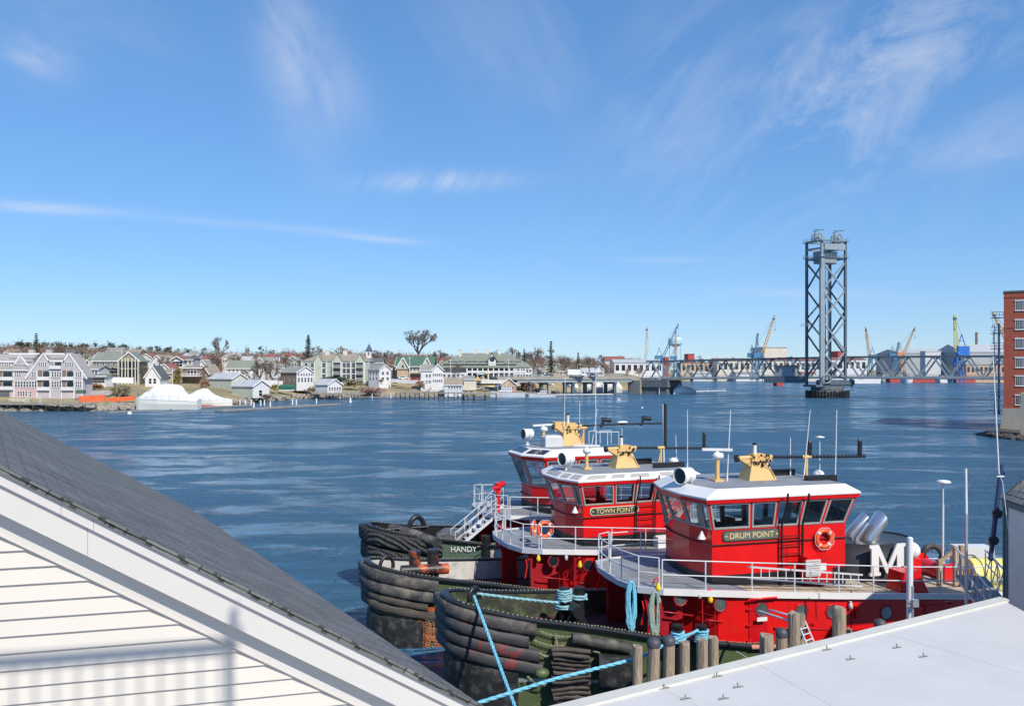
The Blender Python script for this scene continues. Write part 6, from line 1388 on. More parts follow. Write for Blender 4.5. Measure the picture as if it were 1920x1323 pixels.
def crane(label, bx_, by, hx, hy, tx, ty, D, cabm, jibm, sc=1.0, portal=True, cabh=5):
    """shipyard crane: travelling base, machine house, peak frame, lattice jib from the house (hx, hy) to the tip (tx, ty)"""
    b0 = P(bx_, by, D); t = thing('crane', label, 'crane', V(b0.x, D, 0)); o = Vector(t.location); h = P(hx, hy, D)-o; tip = P(tx, ty, D)-o; base = V(0, 0, 2)
    mb = MB(); z = h.z-1
    for sxx in (-3*sc, 3*sc):
        for syy in (-3*sc, 3*sc): mb.bar(V(sxx, syy, 1), V(sxx*.5, syy*.5, z), .8*sc)
    for zz in (.4, .8): mb.bar(V(-3*sc*(1-zz*.5), -3*sc*(1-zz*.5), z*zz), V(3*sc*(1-zz*.5), -3*sc*(1-zz*.5), z*zz), .5*sc)
    mb.cyl(V(0, 0, z-2), V(0, 0, z), 2.2*sc, n=12); mb.build('portal', M[cabm], t)
    sg = 1 if tip.x > h.x else -1
    mb = MB(); mb.bx(min(0, -sg*6*sc)-1*sc, max(0, -sg*6*sc)+1.5*sc, -2*sc, 2*sc, z, z+cabh*sc); mb.bx(sg*1.2*sc-1, sg*1.2*sc+1, -2.6*sc, -1*sc, z+1, z+3.4*sc); mb.build('machine_house', M[cabm], t)
    mb = MB(); pk = V(-sg*2.5*sc, 0, z+(cabh+9)*sc); mb.bar(V(-sg*5.5*sc, 0, z+cabh*sc), pk, .5*sc); mb.bar(V(sg*.5*sc, 0, z+cabh*sc), pk, .5*sc); mb.bar(V(-sg*4*sc, 0, z+(cabh+4)*sc), V(-sg*1*sc, 0, z+(cabh+4)*sc), .4*sc); mb.build('peak_frame', M[cabm], t)
    mb = MB(); root = V(sg*1.2*sc, 0, z+1.5*sc); lattice(mb, root, tip, 2.6*sc, 1.0*sc, 12, .36*sc); mb.build('jib', M[jibm], t)
    mb = MB(); mb.bar(pk, root.lerp(tip, .93), .12*sc); mb.bar(pk, root.lerp(tip, .93)+V(0, .5, 0), .12*sc); mb.cyl(tip, tip-V(0, 0, (tip.z-z)*.35), .10*sc, n=5); mb.box(tip-V(0, 0, (tip.z-z)*.35), (.8*sc, .6*sc, 1.4*sc)); mb.box(root.lerp(tip, .9), (2.0*sc, 2*sc, 1.6*sc)); mb.build('hoist_ropes', M['bridged'], t)
crane('slim tan crane standing upright behind the left end of the truss', 1213, 700, 1213, 672, 1213, 612, 720, 'lightblue', 'craneyel', .8)
crane('blue crane with a long diagonal dark blue jib crossing the water tower', 1240, 700, 1243, 672, 1272, 607, 760, 'craneblue', 'craneblue', .8)
crane('orange tan crane upright in front of the water tower', 1266, 700, 1266, 672, 1267, 617, 800, 'craneblue', 'craneor', .7)
crane('blue crane with a long yellow jib leaning right, left of the cream hall', 1426, 700, 1428, 668, 1453, 590, 780, 'craneblue', 'craneyel', 1.0)
crane('dark blue lattice crane directly left of the yellow jib', 1414, 700, 1414, 668, 1421, 624, 800, 'craneblue', 'craneblue', .9)
crane('orange crane leaning left, first one right of the lift tower', 1632, 700, 1630, 670, 1623, 613, 800, 'craneblue', 'craneor', .8)
crane('pale orange crane with a jib rising to the right, left of the white ship', 1692, 700, 1690, 666, 1716, 613, 800, 'craneor', 'craneyel', .8)
crane('small dark blue crane beside the pale orange one', 1677, 700, 1676, 668, 1686, 641, 800, 'craneblue', 'craneblue', .8)
crane('bright blue crane with a pale yellow jib pointing almost straight up', 1797, 700, 1798, 664, 1790, 590, 700, 'shipblue', 'craneyel2', 1.15, cabh=7)
crane('yellow crane jib slanting in from the brick building', 1900, 700, 1905, 660, 1861, 584, 700, 'craneyel', 'craneyel', 1.0)
def water_tower():
    D = 880; c = P(1266, 672, D); t = thing('water_tower', 'pale blue water tower with a rounded tank behind the shipyard cranes', 'water tower', V(c.x, D, 0)); r = 13*D/FPX; zt = Z(631, D); zb = Z(645, D)
    mb = MB(); mb.lathe((0, 0, 0), [(r*.25, zb-3), (r*.8, zb-1), (r, zb), (r, zt-3), (r*.85, zt-1), (r*.4, zt), (.1, zt+.3)], 24); mb.lathe((0, 0, 0), [(r*1.06, zb+.2), (r*1.06, zb+1.0)], 24); mb.build('tank', M['lightblue'], t)
    for k in range(6): a = k*math.pi/3+.3; mb = MB(); mb.cyl(V(math.cos(a)*r*1.0, math.sin(a)*r, 2), V(math.cos(a)*r*.9, math.sin(a)*r*.9, zb), .45, n=6); mb.build('leg', M['lightblue'], t)
    mb = MB(); mb.cyl(V(0, 0, 2), V(0, 0, zb-2), .9, n=8); mb.build('riser', M['lightblue'], t)
    for px, y, m, l in ((1831, 623, 'brownh', 'dark brown smokestack between the blue crane and the brick building'), (1864, 621, 'palegrey', 'pale grey smokestack nearest the brick building')):
        D = 860; p = P(px, y, D); mb = MB(); mb.cyl(V(0, 0, 2), V(0, 0, p.z), 1.5, 1.25, 12); mb.torus(V(0, 0, p.z), 1.3, .2, (0, 0, 1), 12, 5); ob = mb.build('smokestack', M[m], None, (0, 0, 0), l, 'chimney'); ob.location = (p.x, D, 0)
water_tower()
# ------------------------------------------------------------------ brick building at the right edge
def brick_block():
    D = 156.0; x0 = X(1882, D); zt = Z(549, D); zb = Z(765, D); t = thing('brick_building', 'tall red brick building with white framed windows at the right edge of the river', 'building', (x0, D, 0), R(-33)); w = 34; dp = 22
    mb = MB(); mb.bx(0, w, 0, dp, zb, zt); mb.build('wall', M['brickw'], t)
    mb = MB(); mb.bx(-.12, w+.12, -.12, dp+.12, zt, zt+.35); mb.build('parapet_cap', M['rdark'], t); mb = MB(); mb.bx(-.07, w, -.07, dp, zt-.95, zt-.8); mb.bx(-.07, w, -.07, dp, zt-6.9, zt-6.75); mb.build('string_course', M['brickw'], t)
    mb = MB(); mb.add([V(-.9, -.5, -2), V(w, -.5, -2), V(w, -.2, zb), V(-.15, -.2, zb), V(-.9, dp, -2), V(-.15, dp, zb)], [(0, 1, 2, 3), (4, 0, 3, 5)]); mb.add([V(-.15, -.2, zb), V(w, -.2, zb), V(w, 0, zb), V(-.0, 0, zb)], [(0, 1, 2, 3)]); mb.build('foundation', M['concrete'], t)
    for j, yc in enumerate((574, 609.5, 644.5, 680, 714, 749.5)):
        for i in range(5):
            xx = 1.9+i*5.4; z = Z(yc, D); ww, hh = 1.15, 1.8
            f = MB(); f.bx(xx, xx+2*ww+.3, -.06, .1, z-hh/2, z+hh/2); f.bx(xx-.12, xx+2*ww+.42, -.14, .0, z+hh/2, z+hh/2+.22, 0); f.bx(xx-.08, xx+2*ww+.38, -.14, 0, z-hh/2-.12, z-hh/2); wn = f.build('window', M['white'], t)
            for k in (0, 1):
                g = MB(); a = xx+.12+k*(ww+.08); g.bx(a, a+ww-.04, -.075, -.05, z-hh/2+.12, z+hh/2-.12, 0)
                for q in range(1, 4): g.bx(a+(ww-.04)*q/4-.022, a+(ww-.04)*q/4+.022, -.09, -.076, z-hh/2+.12, z+hh/2-.12, 1)
                for q in range(1, 4): zz = z-hh/2+.12+(hh-.24)*q/4; g.bx(a, a+ww-.04, -.092, -.077, zz-.02, zz+.02, 1)
                g.build('sash', [M['glassdark'], M['white']], wn)
    # exterior ladder tower on the left wall
    l = thing('fire_escape', 'dark blue steel fire escape ladder on the left side of the brick building', 'ladder', (x0-.9, D+.6, 0)); mb = MB(); ztop = Z(592, D); z0 = Z(768, D)
    for x in (-.55, .35):
        mb.bar(V(x, 0, z0-1), V(x, 0, ztop-1.5), .28 if x > 0 else .10)
    z = z0
    while z < ztop-1.5: mb.bar(V(-.5, 0, z), V(.35, 0, z), .05); z += .4
    mb.build('ladder', M['bluecable'], l)
    for k in range(7):
        z = Z(595+29*k, D); mb = MB(); mb.bx(-1.2 if k in (6,) else -.6, .88, -.6, 1.2, z-.1, z+.03)
        for h in (.55, 1.1): mb.tube([V(-.6, 1.2, z+h), V(-.6, -.6, z+h), V(.85, -.6, z+h)], .045, 5)
        for x in (-.6, .1, .8): mb.bar(V(x, -.6, z), V(x, -.6, z+1.1), .06)
        mb.build('landing', M['bluecable'], l)
    # stone corner block and rocky toe
    s = P(1924, 765, 140); t2 = thing('stone_tower', 'weathered stone block in front of the brick building at the right edge', 'wall', (s.x-1.0, 140, 0), R(-34)); mb = MB(); mb.bx(0, 8, 0, 8, -1, Z(737, 140)); mb.build('wall', M['concrete'], t2)
brick_block()
rocks('shoreline_rocks', [(X(1866, 146), 146, -.3), (X(1885, 142), 142, .0), (X(1920, 137), 137, .2), (X(1990, 130), 130, .3)], 200, 4, .35, .9, M['rockd'], 6, -.2, .25)
mb = MB(); mb.add([V(X(1872, 146), 146, -.6), V(X(1905, 137), 137, -.4), V(X(2300, 125), 125, -.4), V(X(2300, 200), 200, 1.4), V(X(1880, 158), 158, 1.2), V(X(1872, 156), 156, .6)], [(0, 1, 2, 3, 4, 5)]); mb.build('river_bank', M['rockd'], kind='structure')
# ------------------------------------------------------------------ far shore: houses
def winmesh(w, h, fm='white', lites=(1, 2)):
    key = ('w', round(w, 2), round(h, 2), fm, lites)
    if key in MATS: return MATS[key]
    mb = MB(); f = .13; mb.bx(-w/2-f, w/2+f, -.08, .05, -h/2-f, h/2+f, 0); mb.bx(-w/2, w/2, -.10, -.081, -h/2, h/2, 1)
    for i in range(1, lites[0]): x = -w/2+w*i/lites[0]; mb.bx(x-.05, x+.05, -.12, -.101, -h/2, h/2, 0)
    for i in range(1, lites[1]): z = -h/2+h*i/lites[1]; mb.bx(-w/2, w/2, -.122, -.101, z-.05, z+.05, 0)
    me = mb.mesh('window', [M[fm], M['glassdark']]); MATS[key] = me; return me
def add_win(t, x, z, w, h, face='front', fm='white', lites=(1, 2), y=0.0, name='window'):
    o = bpy.data.objects.new(name, winmesh(w, h, fm, lites)); COL.objects.link(o); o.parent = t
    if face == 'front': o.location = (x, y-.002, z)
    else: o.location = (y-.002, x, z); o.rotation_euler = (0, 0, R(-90))
    return o
def gable(mb, w, d, z, rh, ridge, ov=.45, th=.22, mi=0):
    """two roof slabs over a w by d plan; ridge 'x' or 'y'"""
    if ridge == 'x': A = [(-ov, -ov, z-ov*rh/(d/2)), (w+ov, -ov, z-ov*rh/(d/2)), (w+ov, d/2, z+rh), (-ov, d/2, z+rh)]; Bq = [(-ov, d+ov, z-ov*rh/(d/2)), (w+ov, d+ov, z-ov*rh/(d/2)), (w+ov, d/2, z+rh), (-ov, d/2, z+rh)]
    else: A = [(-ov, -ov, z-ov*rh/(w/2)), (-ov, d+ov, z-ov*rh/(w/2)), (w/2, d+ov, z+rh), (w/2, -ov, z+rh)]; Bq = [(w+ov, -ov, z-ov*rh/(w/2)), (w+ov, d+ov, z-ov*rh/(w/2)), (w/2, d+ov, z+rh), (w/2, -ov, z+rh)]
    for q in (A, Bq): mb.prism(q, (0, 0, th), mi)
def house(label, pc, pr, D, yr, ye, yb, depth=9, psi=0, pl=None, ridge='x', wall='white_far', roof='rgrey', wf=None, wl=None, name='house', cat='house', chim=(), group=None, hip=False, found=3.0, ov=.45, trim=True, porch=None, fm='white', lites=(1, 2), rw=None, left_wall=None):
    """near corner at photo column pc; front face runs right to column pr, the left face runs back (to column pl when turned by psi)"""
    ps = R(psi); c = V(X(pc, D), D, 0); rr = (pr-960)/FPX; b = (rr*D-c.x)/(math.cos(ps)-rr*math.sin(ps))
    if pl is not None: rl = (pl-960)/FPX; depth = (c.x-rl*D)/(math.sin(ps)+rl*math.cos(ps))
    z0, ze, zr_ = Z(yb, D), Z(ye, D), Z(yr, D); t = thing(name, label, cat, V(c.x, c.y, z0), ps, group); h, rh = ze-z0, zr_-ze
    mb = MB(); mb.bx(0, b, 0, depth, -found, h)
    if rh > .2 and not hip:
        if ridge == 'y': mb.prism([V(0, 0, h), V(b, 0, h), V(b/2, 0, h+rh)], (0, depth, 0))
        else: mb.prism([V(0, 0, h), V(0, depth/2, h+rh), V(0, depth, h)], (b, 0, 0))
    mb.build('wall', M[wall], t)
    if left_wall: g = MB(); g.bx(-.03, .0, .05, depth-.05, -found, h-.02); g.build('side_wall', M[left_wall], t)
    mb = MB()
    if hip:
        o = ov; m_ = min(b, depth)/2*.95; A = [V(-o, -o, h), V(b+o, -o, h), V(b+o, depth+o, h), V(-o, depth+o, h)]; r0, r1 = (V(m_, depth/2, h+rh), V(b-m_, depth/2, h+rh)) if b > depth else (V(b/2, m_, h+rh), V(b/2, depth-m_, h+rh))
        if b > depth: mb.add(A+[r0, r1], [(0, 1, 5, 4), (1, 2, 5), (2, 3, 4, 5), (3, 0, 4), (3, 2, 1, 0)])
        else: mb.add(A+[r0, r1], [(0, 1, 4), (1, 2, 5, 4), (2, 3, 5), (3, 0, 4, 5), (3, 2, 1, 0)])
    elif rh > .2: gable(mb, b, depth, h, rh, ridge, ov)
    else: mb.bx(-ov, b+ov, -ov, depth+ov, h, h+.3)
    mb.build('roof', M[roof], t)
    if trim and rh > .2 and not hip:
        mb = MB()
        if ridge == 'y':
            for s in (0, 1): xe = (-ov) if s == 0 else b+ov; k = ov*rh/(b/2); mb.bar(V(xe, -ov-.05, h-k+.05), V(b/2, -ov-.05, h+rh+.05), .12, .34)
        else: mb.bar(V(-ov-.0, -ov-.05, h-ov*rh/(depth/2)+.08), V(b+ov, -ov-.05, h-ov*rh/(depth/2)+.08), .12, .3)
        if ridge == 'x' :
            k = ov*rh/(depth/2)
            for s in (0, 1): ye_ = -ov if s == 0 else depth+ov; mb.bar(V(-ov-.05, ye_, h-k+.05), V(-ov-.05, depth/2, h+rh+.05), .12, .34, up=(0, 0, 1))
        mb.build('roof_trim', M['trim'], t)
    def grid(spec, L_, face):
        for rows, cols, ww, wh, v0, v1, u0, u1 in spec:
            for j in range(rows):
                z = h*(1-(v0+(v1-v0)*(j+.5)/rows))
                for i in range(cols): add_win(t, L_*(u0+(u1-u0)*(i+.5)/cols), z, ww, wh, face, fm, lites)
    grid(wf or [], b, 'front'); grid(wl or [], depth, 'left')
    for (u, v, cw, ch) in chim: mb = MB(); mb.bx(b*u-cw/2, b*u+cw/2, depth*v-cw/2, depth*v+cw/2, h+rh*.3, h+rh+ch); mb.bx(b*u-cw/2-.1, b*u+cw/2+.1, depth*v-cw/2-.1, depth*v+cw/2+.1, h+rh+ch, h+rh+ch+.2); mb.build('chimney', M['lav'] if 'lav' in wall else M['cream'], t)
    if porch:
        for (u0, u1, z_0, z_1, dp, deckm) in porch:   # covered or open balcony with railing
            mb = MB(); mb.bx(b*u0, b*u1, -dp, 0, z_0-.2, z_0); mb.build('balcony', M[deckm], t)
            mb = MB(); n = max(3, int(b*(u1-u0)/.35))
            for k in range(n+1): x = b*(u0+(u1-u0)*k/n); mb.bar(V(x, -dp+.05, z_0), V(x, -dp+.05, z_0+1.0), .07)
            mb.bar(V(b*u0, -dp+.05, z_0+1.0), V(b*u1, -dp+.05, z_0+1.0), .12); mb.build('balcony_railing', M['white'], t)
            if z_1 > z_0+1.3:
                mb = MB()
                for k in range(max(2, int(b*(u1-u0)/3)+1)): q = max(2, int(b*(u1-u0)/3)+1)-1; x = b*(u0+(u1-u0)*k/q); mb.bar(V(x, -dp+.08, -.2 if z_0 < 1 else z_0), V(x, -dp+.08, z_1), .22)
                mb.bx(b*u0-.2, b*u1+.2, -dp-.2, 0, z_1, z_1+.25); mb.build('porch_frame', M['white'], t)
    return t, b, depth, h, rh
def lavender_condo():
    D = 250.0; k = D/FPX; x0 = X(-70, D); z0 = Z(747, D)
    t = thing('condominium', 'large lavender grey condominium with steep white edged gables and balconies at the left shore', 'building', (x0, D, z0)); h_ = lambda y: Z(y, D)-z0; xx = lambda p: X(p, D)-x0
    mb = MB(); mb.bx(0, xx(155), 0, 14, -3, h_(708)); mb.bx(xx(0)-8, xx(62), 0, 14, h_(708), h_(676)); 
    pr = [(50, 708), (82, 664), (92, 677), (121, 677), (130, 664), (162, 708)]; mb.prism([V(xx(a), -.25, h_(b_)) for a, b_ in pr][::-1], (0, 13.5, 0)); mb.build('wall', M['lav'], t)
    mb = MB(); mb.bx(xx(28), xx(70), -.3, 0, -3, h_(727)); mb.build('pink_wall', M['pink'], t)
    mb = MB(); q = [(-75, 662), (64, 662)]; zz, ze = h_(663), h_(680); mb.prism([V(0, -.8, h_(678)), V(0, 7, zz), V(0, 15, h_(678))], (xx(60), 0, 0)); mb.build('roof', M['rlav'], t)
    mb = MB(); mb.prism([V(xx(88), 0, h_(677)), V(xx(88), 7, h_(663)), V(xx(88), 14, h_(677))], (xx(126)-xx(88), 0, 0)); 
    for a, b_ in (((50, 708), (82, 664)), ((162, 708), (130, 664)), ((92, 677), (82, 664)), ((121, 677), (130, 664))):
        p, q = V(xx(a[0]), 0, h_(a[1])), V(xx(b_[0]), 0, h_(b_[1])); mb.prism([p+V(0, -.6, 0), q+V(0, -.6, 0), q+V(0, 14, 0), p+V(0, 14, 0)], (0, 0, .25))
    mb.prism([V(0, -1.2, h_(694)), V(0, 0, h_(686)), V(0, 0, h_(694))], (xx(52), 0, 0)); mb.build('roof', M['rlav'], t)
    mb = MB()
    for a, b_ in (((48, 710), (82, 662)), ((164, 710), (130, 662)), ((93, 678), (82, 662)), ((120, 678), (130, 662)), ((28, 682), (39, 666)), ((54, 686), (39, 666)), ((-75, 678), (28, 678)), ((91, 677), (122, 677)), ((18, 663), (75, 663)), ((84, 663), (122, 663))):
        mb.bar(V(xx(a[0]), -.75, h_(a[1])), V(xx(b_[0]), -.75, h_(b_[1])), .2, .42)
    mb.bar(V(0, -1.25, h_(694)), V(xx(54), -1.25, h_(694)), .15, .3); mb.build('white_trim', M['trim'], t)
    mb = MB(); mb.prism([V(xx(28), -.6, h_(684)), V(xx(39), -.6, h_(667)), V(xx(54), -.6, h_(684))][::-1], (0, 8, 0)); mb.build('dormer', M['lav'], t)
    for a, y in ((49, 655), (82, 655)): mb = MB(); mb.bx(xx(a-5), xx(a+5), 6, 8.5, h_(668), h_(y)); mb.build('chimney', M['lav'], t)
    for (a, b_, y0, y1, n) in ((3, 20, 678, 686, 5), (30, 48, 678, 685, 3), (72, 88, 679, 687, 4), (92, 96, 679, 687, 1), (97, 114, 677, 683, 4), (117, 120, 679, 687, 1), (122, 138, 679, 687, 4), (60, 68, 697, 706, 2), (97, 116, 697, 706, 4), (142, 153, 697, 706, 3), (28, 70, 715, 725, 8), (97, 116, 715, 725, 4), (142, 153, 715, 725, 3), (33, 52, 733, 742, 4), (56, 60, 733, 743, 1), (-60, -20, 700, 708, 6), (27, 40, 697, 703, 3)):
        for i in range(n): w = (b_-a)*k/n; add_win(t, xx(a+(b_-a)*(i+.5)/n), (h_(y0)+h_(y1))/2, w*.55, h_(y0)-h_(y1), 'front', 'white', (1, 2), -.3)
    for (a, b_, y0, y1) in ((71, 94, 694, 712), (71, 94, 713, 731), (116, 139, 694, 712), (116, 139, 713, 731), (-12, 26, 695, 712), (-12, 26, 713, 730), (94, 116, 677, 691)):
        r = MB(); r.bx(xx(a), xx(b_), -.36, -.26, h_(y1-5), h_(y0)); o = r.build('balcony_recess', M['brownh'], t)
        g = MB(); g.bx(xx(a), xx(b_), -1.6, -.3, h_(y1)-.1, h_(y1)+.15); g.bx(xx(a), xx(b_), -1.62, -1.5, h_(y1), h_(y1-6)); g.build('balcony', M['white_far'], t)
        for i in range(3): add_win(t, xx(a+(b_-a)*(.55+.16*i)), (h_(y0+2)+h_(y1-6))/2, .9, 1.5, 'front', 'white', (1, 1), -.37)
    g = MB()
    for a in (26.5, 70, 94.5, 116, 139.5, 155): g.bx(xx(a)-.12, xx(a)+.12, -.5, -.3, -2, h_(694))
    g.build('corner_boards', M['trim'], t)
    t.scale = (1, .42, 1)
    r = MB(); r.bx(xx(-12), xx(18), -.1, .0, 0, h_(733)); r.build('garage_opening', M['rdark'], t)
lavender_condo()
H = house
# olive building with tall glazed porch
def atrium():
    t, b, d, h, rh = H('olive brown boathouse style building with a tall glazed porch under its gable', 222, 261, 300, 660, 676, 714, psi=14, pl=None, depth=16, ridge='y', wall='oliveh', roof='rsage', name='clubhouse', cat='building', wf=[], wl=[])
    g = MB(); g.bx(b*.06, b*.94, -.12, -.02, 0, h*.97); g.build('glazing', M['glassdark'], t)
    for k in range(7): p = MB(); x = b*(.02+.96*k/6); p.bar(V(x, -.3 if k % 3 else -1.2, -2), V(x, -.3 if k % 3 else -1.2, h+(rh*.3 if 0 < k < 6 else 0)), .35); p.build('post', M['cream'], t)
    p = MB(); p.bx(0, b, -.25, -.1, h*.58, h*.64); p.bx(0, b, -.25, -.1, h*.96, h*1.02); p.build('beam', M['oliveh'], t)
    t, b, d, h, rh = H('long olive wing of the boathouse style building with a grey green roof', 174, 221, 303, 660, 676, 712, depth=10, ridge='x', wall='oliveh', roof='rsage', wf=[(1, 4, 1.0, 1.2, .08, .22, .1, .95), (1, 2, 2.2, 2.0, .36, .66, .6, .98)], name='clubhouse', cat='building')
    mb = MB(); mb.bx(0, b, -3, 0, -2, h*.28); mb.build('basement', M['brownh'], t)
atrium()
w1 = [(2, 4, .9, 1.4, .1, .9, .05, .95)]
H('low white house with long balcony at the foot of the olive building', 160, 198, 285, 702, 705, 722, 8, ridge='x', roof='rsage', wf=[(1, 5, 1.2, 1.5, .15, .8, .03, .97)], ov=.8)
H('grey cottage with white porch beside the lavender condominium', 158, 185, 292, 686, 692, 705, 8, ridge='x', wall='palegrey', roof='rgrey', wf=[(1, 4, .9, 1.2, .2, .8, .05, .95)])
H('small white stone fronted house with steep dark roof', 272, 300, 295, 686, 706, 726, 11, psi=8, ridge='y', wall='white_far', roof='rdark', wf=[(1, 2, .9, 1.8, .1, .7, .2, .8)], wl=[(1, 1, 1.2, 1.2, .1, .6, .2, .8)])
H('white gabled house on the hill behind the olive building', 283, 306, 400, 666, 678, 688, 12, psi=-12, ridge='y', wall='white_far', roof='rtan', wf=[(1, 2, .9, 1.1, .1, .9, .1, .9)])
H('cream house with a red brown gable half hidden by the yellow hedge', 296, 320, 345, 682, 692, 706, 10, ridge='y', wall='cream', roof='rred', wf=[(1, 2, .9, 1.1, .1, .9, .1, .9)])
H('brown and white modern house with wide glass gable on the slope', 322, 343, 360, 668, 674, 692, 10, ridge='y', wall='white_far', roof='rred', wf=[(1, 3, 1.4, 2.2, .1, .8, .03, .97)], ov=.9)
H('dark grey wing of the modern house with a white balcony', 343, 362, 362, 671, 674, 700, 8, ridge='x', wall='greyh', roof='rdark', wf=[(1, 2, 1.1, 1.6, .1, .4, .1, .9)], porch=[(.1, 1.0, 3.4, 3.5, 1.5, 'white')])
H('white gable fronted house with an attic window behind the brown cottage', 370, 388, 380, 675, 684, 700, 10, ridge='y', wall='white_far', roof='rgrey', wf=[(1, 2, .9, 1.1, .0, .5, .2, .8)])
t, b, d, h, rh = H('shingled cottage with a broad white deck and tall bay windows above the boats', 342, 378, 318, 686, 690, 713, 9, ridge='x', wall='brownh', roof='rtan', wf=[(2, 3, .9, 1.3, .05, .6, .25, .75)], porch=[(-.05, 1.05, 1.8, 1.9, 3, 'white')])
H('brown shingled barn roof house right of the white deck', 368, 392, 322, 683, 700, 712, 9, psi=-10, ridge='y', wall='brownh', roof='rtan', wf=[(1, 2, .8, 1.1, .1, .8, .1, .9)])
H('grey roofed house with a long white wall behind the boat sheds', 424, 474, 345, 676, 690, 716, 10, psi=4, ridge='x', wall='white_far', roof='rsage', wf=[(1, 6, .7, 1.1, .0, .3, .05, .95), (1, 3, .8, 1.2, .5, .8, .4, .95)], left_wall='palegrey')
H('big pale grey green boat shed with a weathered gable', 434, 464, 300, 700, 710, 742, psi=62, pl=391, ridge='y', wall='cream', roof='rlight', wf=[], wl=[(1, 1, .5, .7, .2, .5, .2, .6)], name='boat_shed', cat='shed', left_wall='sagep', found=.4)
H('lower boat shed with a white and red gable front', 474, 505, 288, 713, 724, 744, psi=60, pl=434, ridge='y', wall='white_far', roof='rlight', wf=[(1, 1, 1.4, 2.0, .3, 1.0, .3, .6)], name='boat_shed', cat='shed', left_wall='sagep', found=.4)
H('small white chalet with many windows in its gable and a brown side wall', 556, 588, 335, 687, 698, 719, psi=52, pl=526, ridge='y', wall='white_far', roof='rgrey', wf=[(1, 6, .62, 1.0, .06, .30, .03, .97), (1, 5, .8, 1.7, .42, .9, .03, .97)], wl=[(1, 3, .9, 1.5, .45, .95, .05, .95)], left_wall='brownh')
def sage_condo():
    D = 385; t, b, d, h, rh = H('long sage green apartment building with tan hip roof and white balconies', 566, 692, D, 663, 677, 713, 15, ridge='x', wall='sage', roof='rtan', wf=[(3, 2, 1.3, 1.9, .05, .95, .02, .20), (3, 1, 1.8, 2.0, .05, .95, .285, .36), (3, 2, 1.6, 1.9, .05, .95, .60, .72), (3, 1, 1.8, 2.0, .05, .95, .73, .81)], name='apartment_building', cat='building', hip=True, chim=[(.33, .5, 2.2, 1.6), (.60, .5, 2.0, 1.6)])
    for u0, u1 in ((.19, .30), (.46, .60), (.80, .935)):
        mb = MB(); x0, x1 = b*u0, b*u1; xm = (x0+x1)/2; mb.bx(x0, x1, -.5, 0, -3, h); mb.prism([V(x0, -.5, h), V(x1, -.5, h), V(xm, -.5, h+rh*1.0)], (0, 8, 0)); mb.build('gable_bay', M['sagep'], t)
        mb = MB()
        for s in (x0-.3, x1+.3): p, q = V(s, -.8, h-.3), V(xm, -.8, h+rh*1.03); mb.prism([p, q, q+V(0, 8, 0), p+V(0, 8, 0)], (0, 0, .25))
        mb.build('gable_roof', M['rtan'], t)
        if u0 > .3:
            for j in range(3):
                z = h*(j/3)+.2; mb = MB(); mb.bx(x0+.4, x1-.4, -.56, -.5, z, z+h/3*.72); mb.build('balcony_recess', M['glassdark'], t); mb = MB(); mb.bx(x0+.2, x1-.2, -2.0, -.5, z-.15, z); 
                for k in range(16): x = x0+.2+(x1-x0-.4)*k/15; mb.bar(V(x, -1.95, z), V(x, -1.95, z+1.0), .06)
                mb.bar(V(x0+.2, -1.95, z+1.0), V(x1-.2, -1.95, z+1.0), .12); mb.build('balcony', M['white'], t)
            mb = MB()
            for x in (x0+.3, x1-.3): mb.bar(V(x, -1.9, -2), V(x, -1.9, h), .25)
            mb.build('balcony_posts', M['white'], t)
    mb = MB()
    for u in (0.0, .19, .30, .37, .46, .60, .725, .80, .935, 1.0): mb.bx(b*u-.12, b*u+.12, -.56, -.0, -2, h)
    mb.bx(0, b, -.12, 0, h-.3, h); mb.build('white_trim', M['trim'], t)

sage_condo()
H('white house with grey roof below the sage apartments', 711, 733, 370, 684, 693, 716, psi=50, pl=691, ridge='y', wall='white_far', roof='rgrey', wf=[(2, 2, 1.3, 1.3, .05, .95, .1, .9)], wl=[(2, 3, .8, 1.1, .1, .9, .05, .95)])
H('blue grey roofed white house with a round topped dormer', 690, 716, 400, 672, 680, 700, 9, ridge='x', wall='white_far', roof='rdark', wf=[(1, 3, .9, 1.2, .2, .6, .1, .9)])
H('brick red roofed house behind the white one', 712, 738, 430, 680, 684, 700, 9, ridge='x', wall='brownh', roof='rred', wf=[(1, 3, .9, 1.2, .2, .7, .1, .9)])
t, b, d, h, rh = H('wide house with dark green roof under the great bare tree', 744, 811, 395, 669, 685, 712, 13, ridge='x', wall='cream', roof='rgreen', wf=[(1, 3, 1.0, 1.3, .12, .4, .35, .65), (1, 4, 1.0, 1.6, .55, .9, .4, .95)], ov=1.0)
for u0, u1 in ((.0, .36), (.70, 1.0)):
    mb = MB(); x0, x1 = b*u0, b*u1; xm = (x0+x1)/2; mb.prism([V(x0, -1.2, h*.75), V(x1, -1.2, h*.75), V(xm, -1.2, h+rh*.86)], (0, 7, 0)); mb.build('front_gable', M['sagep'], t); mb = MB()
    for s in (x0-.5, x1+.5): p, q = V(s, -1.7, h*.7), V(xm, -1.7, h+rh*.92); mb.prism([p, q, q+V(0, 8, 0), p+V(0, 8, 0)], (0, 0, .3))
    mb.build('gable_roof', M['rgrey'], t); mb = MB(); mb.bar(V(x0-.5, -1.8, h*.7), V(xm, -1.8, h+rh*.92), .15, .4); mb.bar(V(x1+.5, -1.8, h*.7), V(xm, -1.8, h+rh*.92), .15, .4); mb.build('gable_trim', M['trim'], t); add_win(t, xm, h*.95, 1.2, 1.4, 'front', y=-1.25)
mb = MB(); mb.bx(b*.02, b*.33, -1.4, 0, 0, h*.66); mb.build('pink_porch', M['tanh'], t)
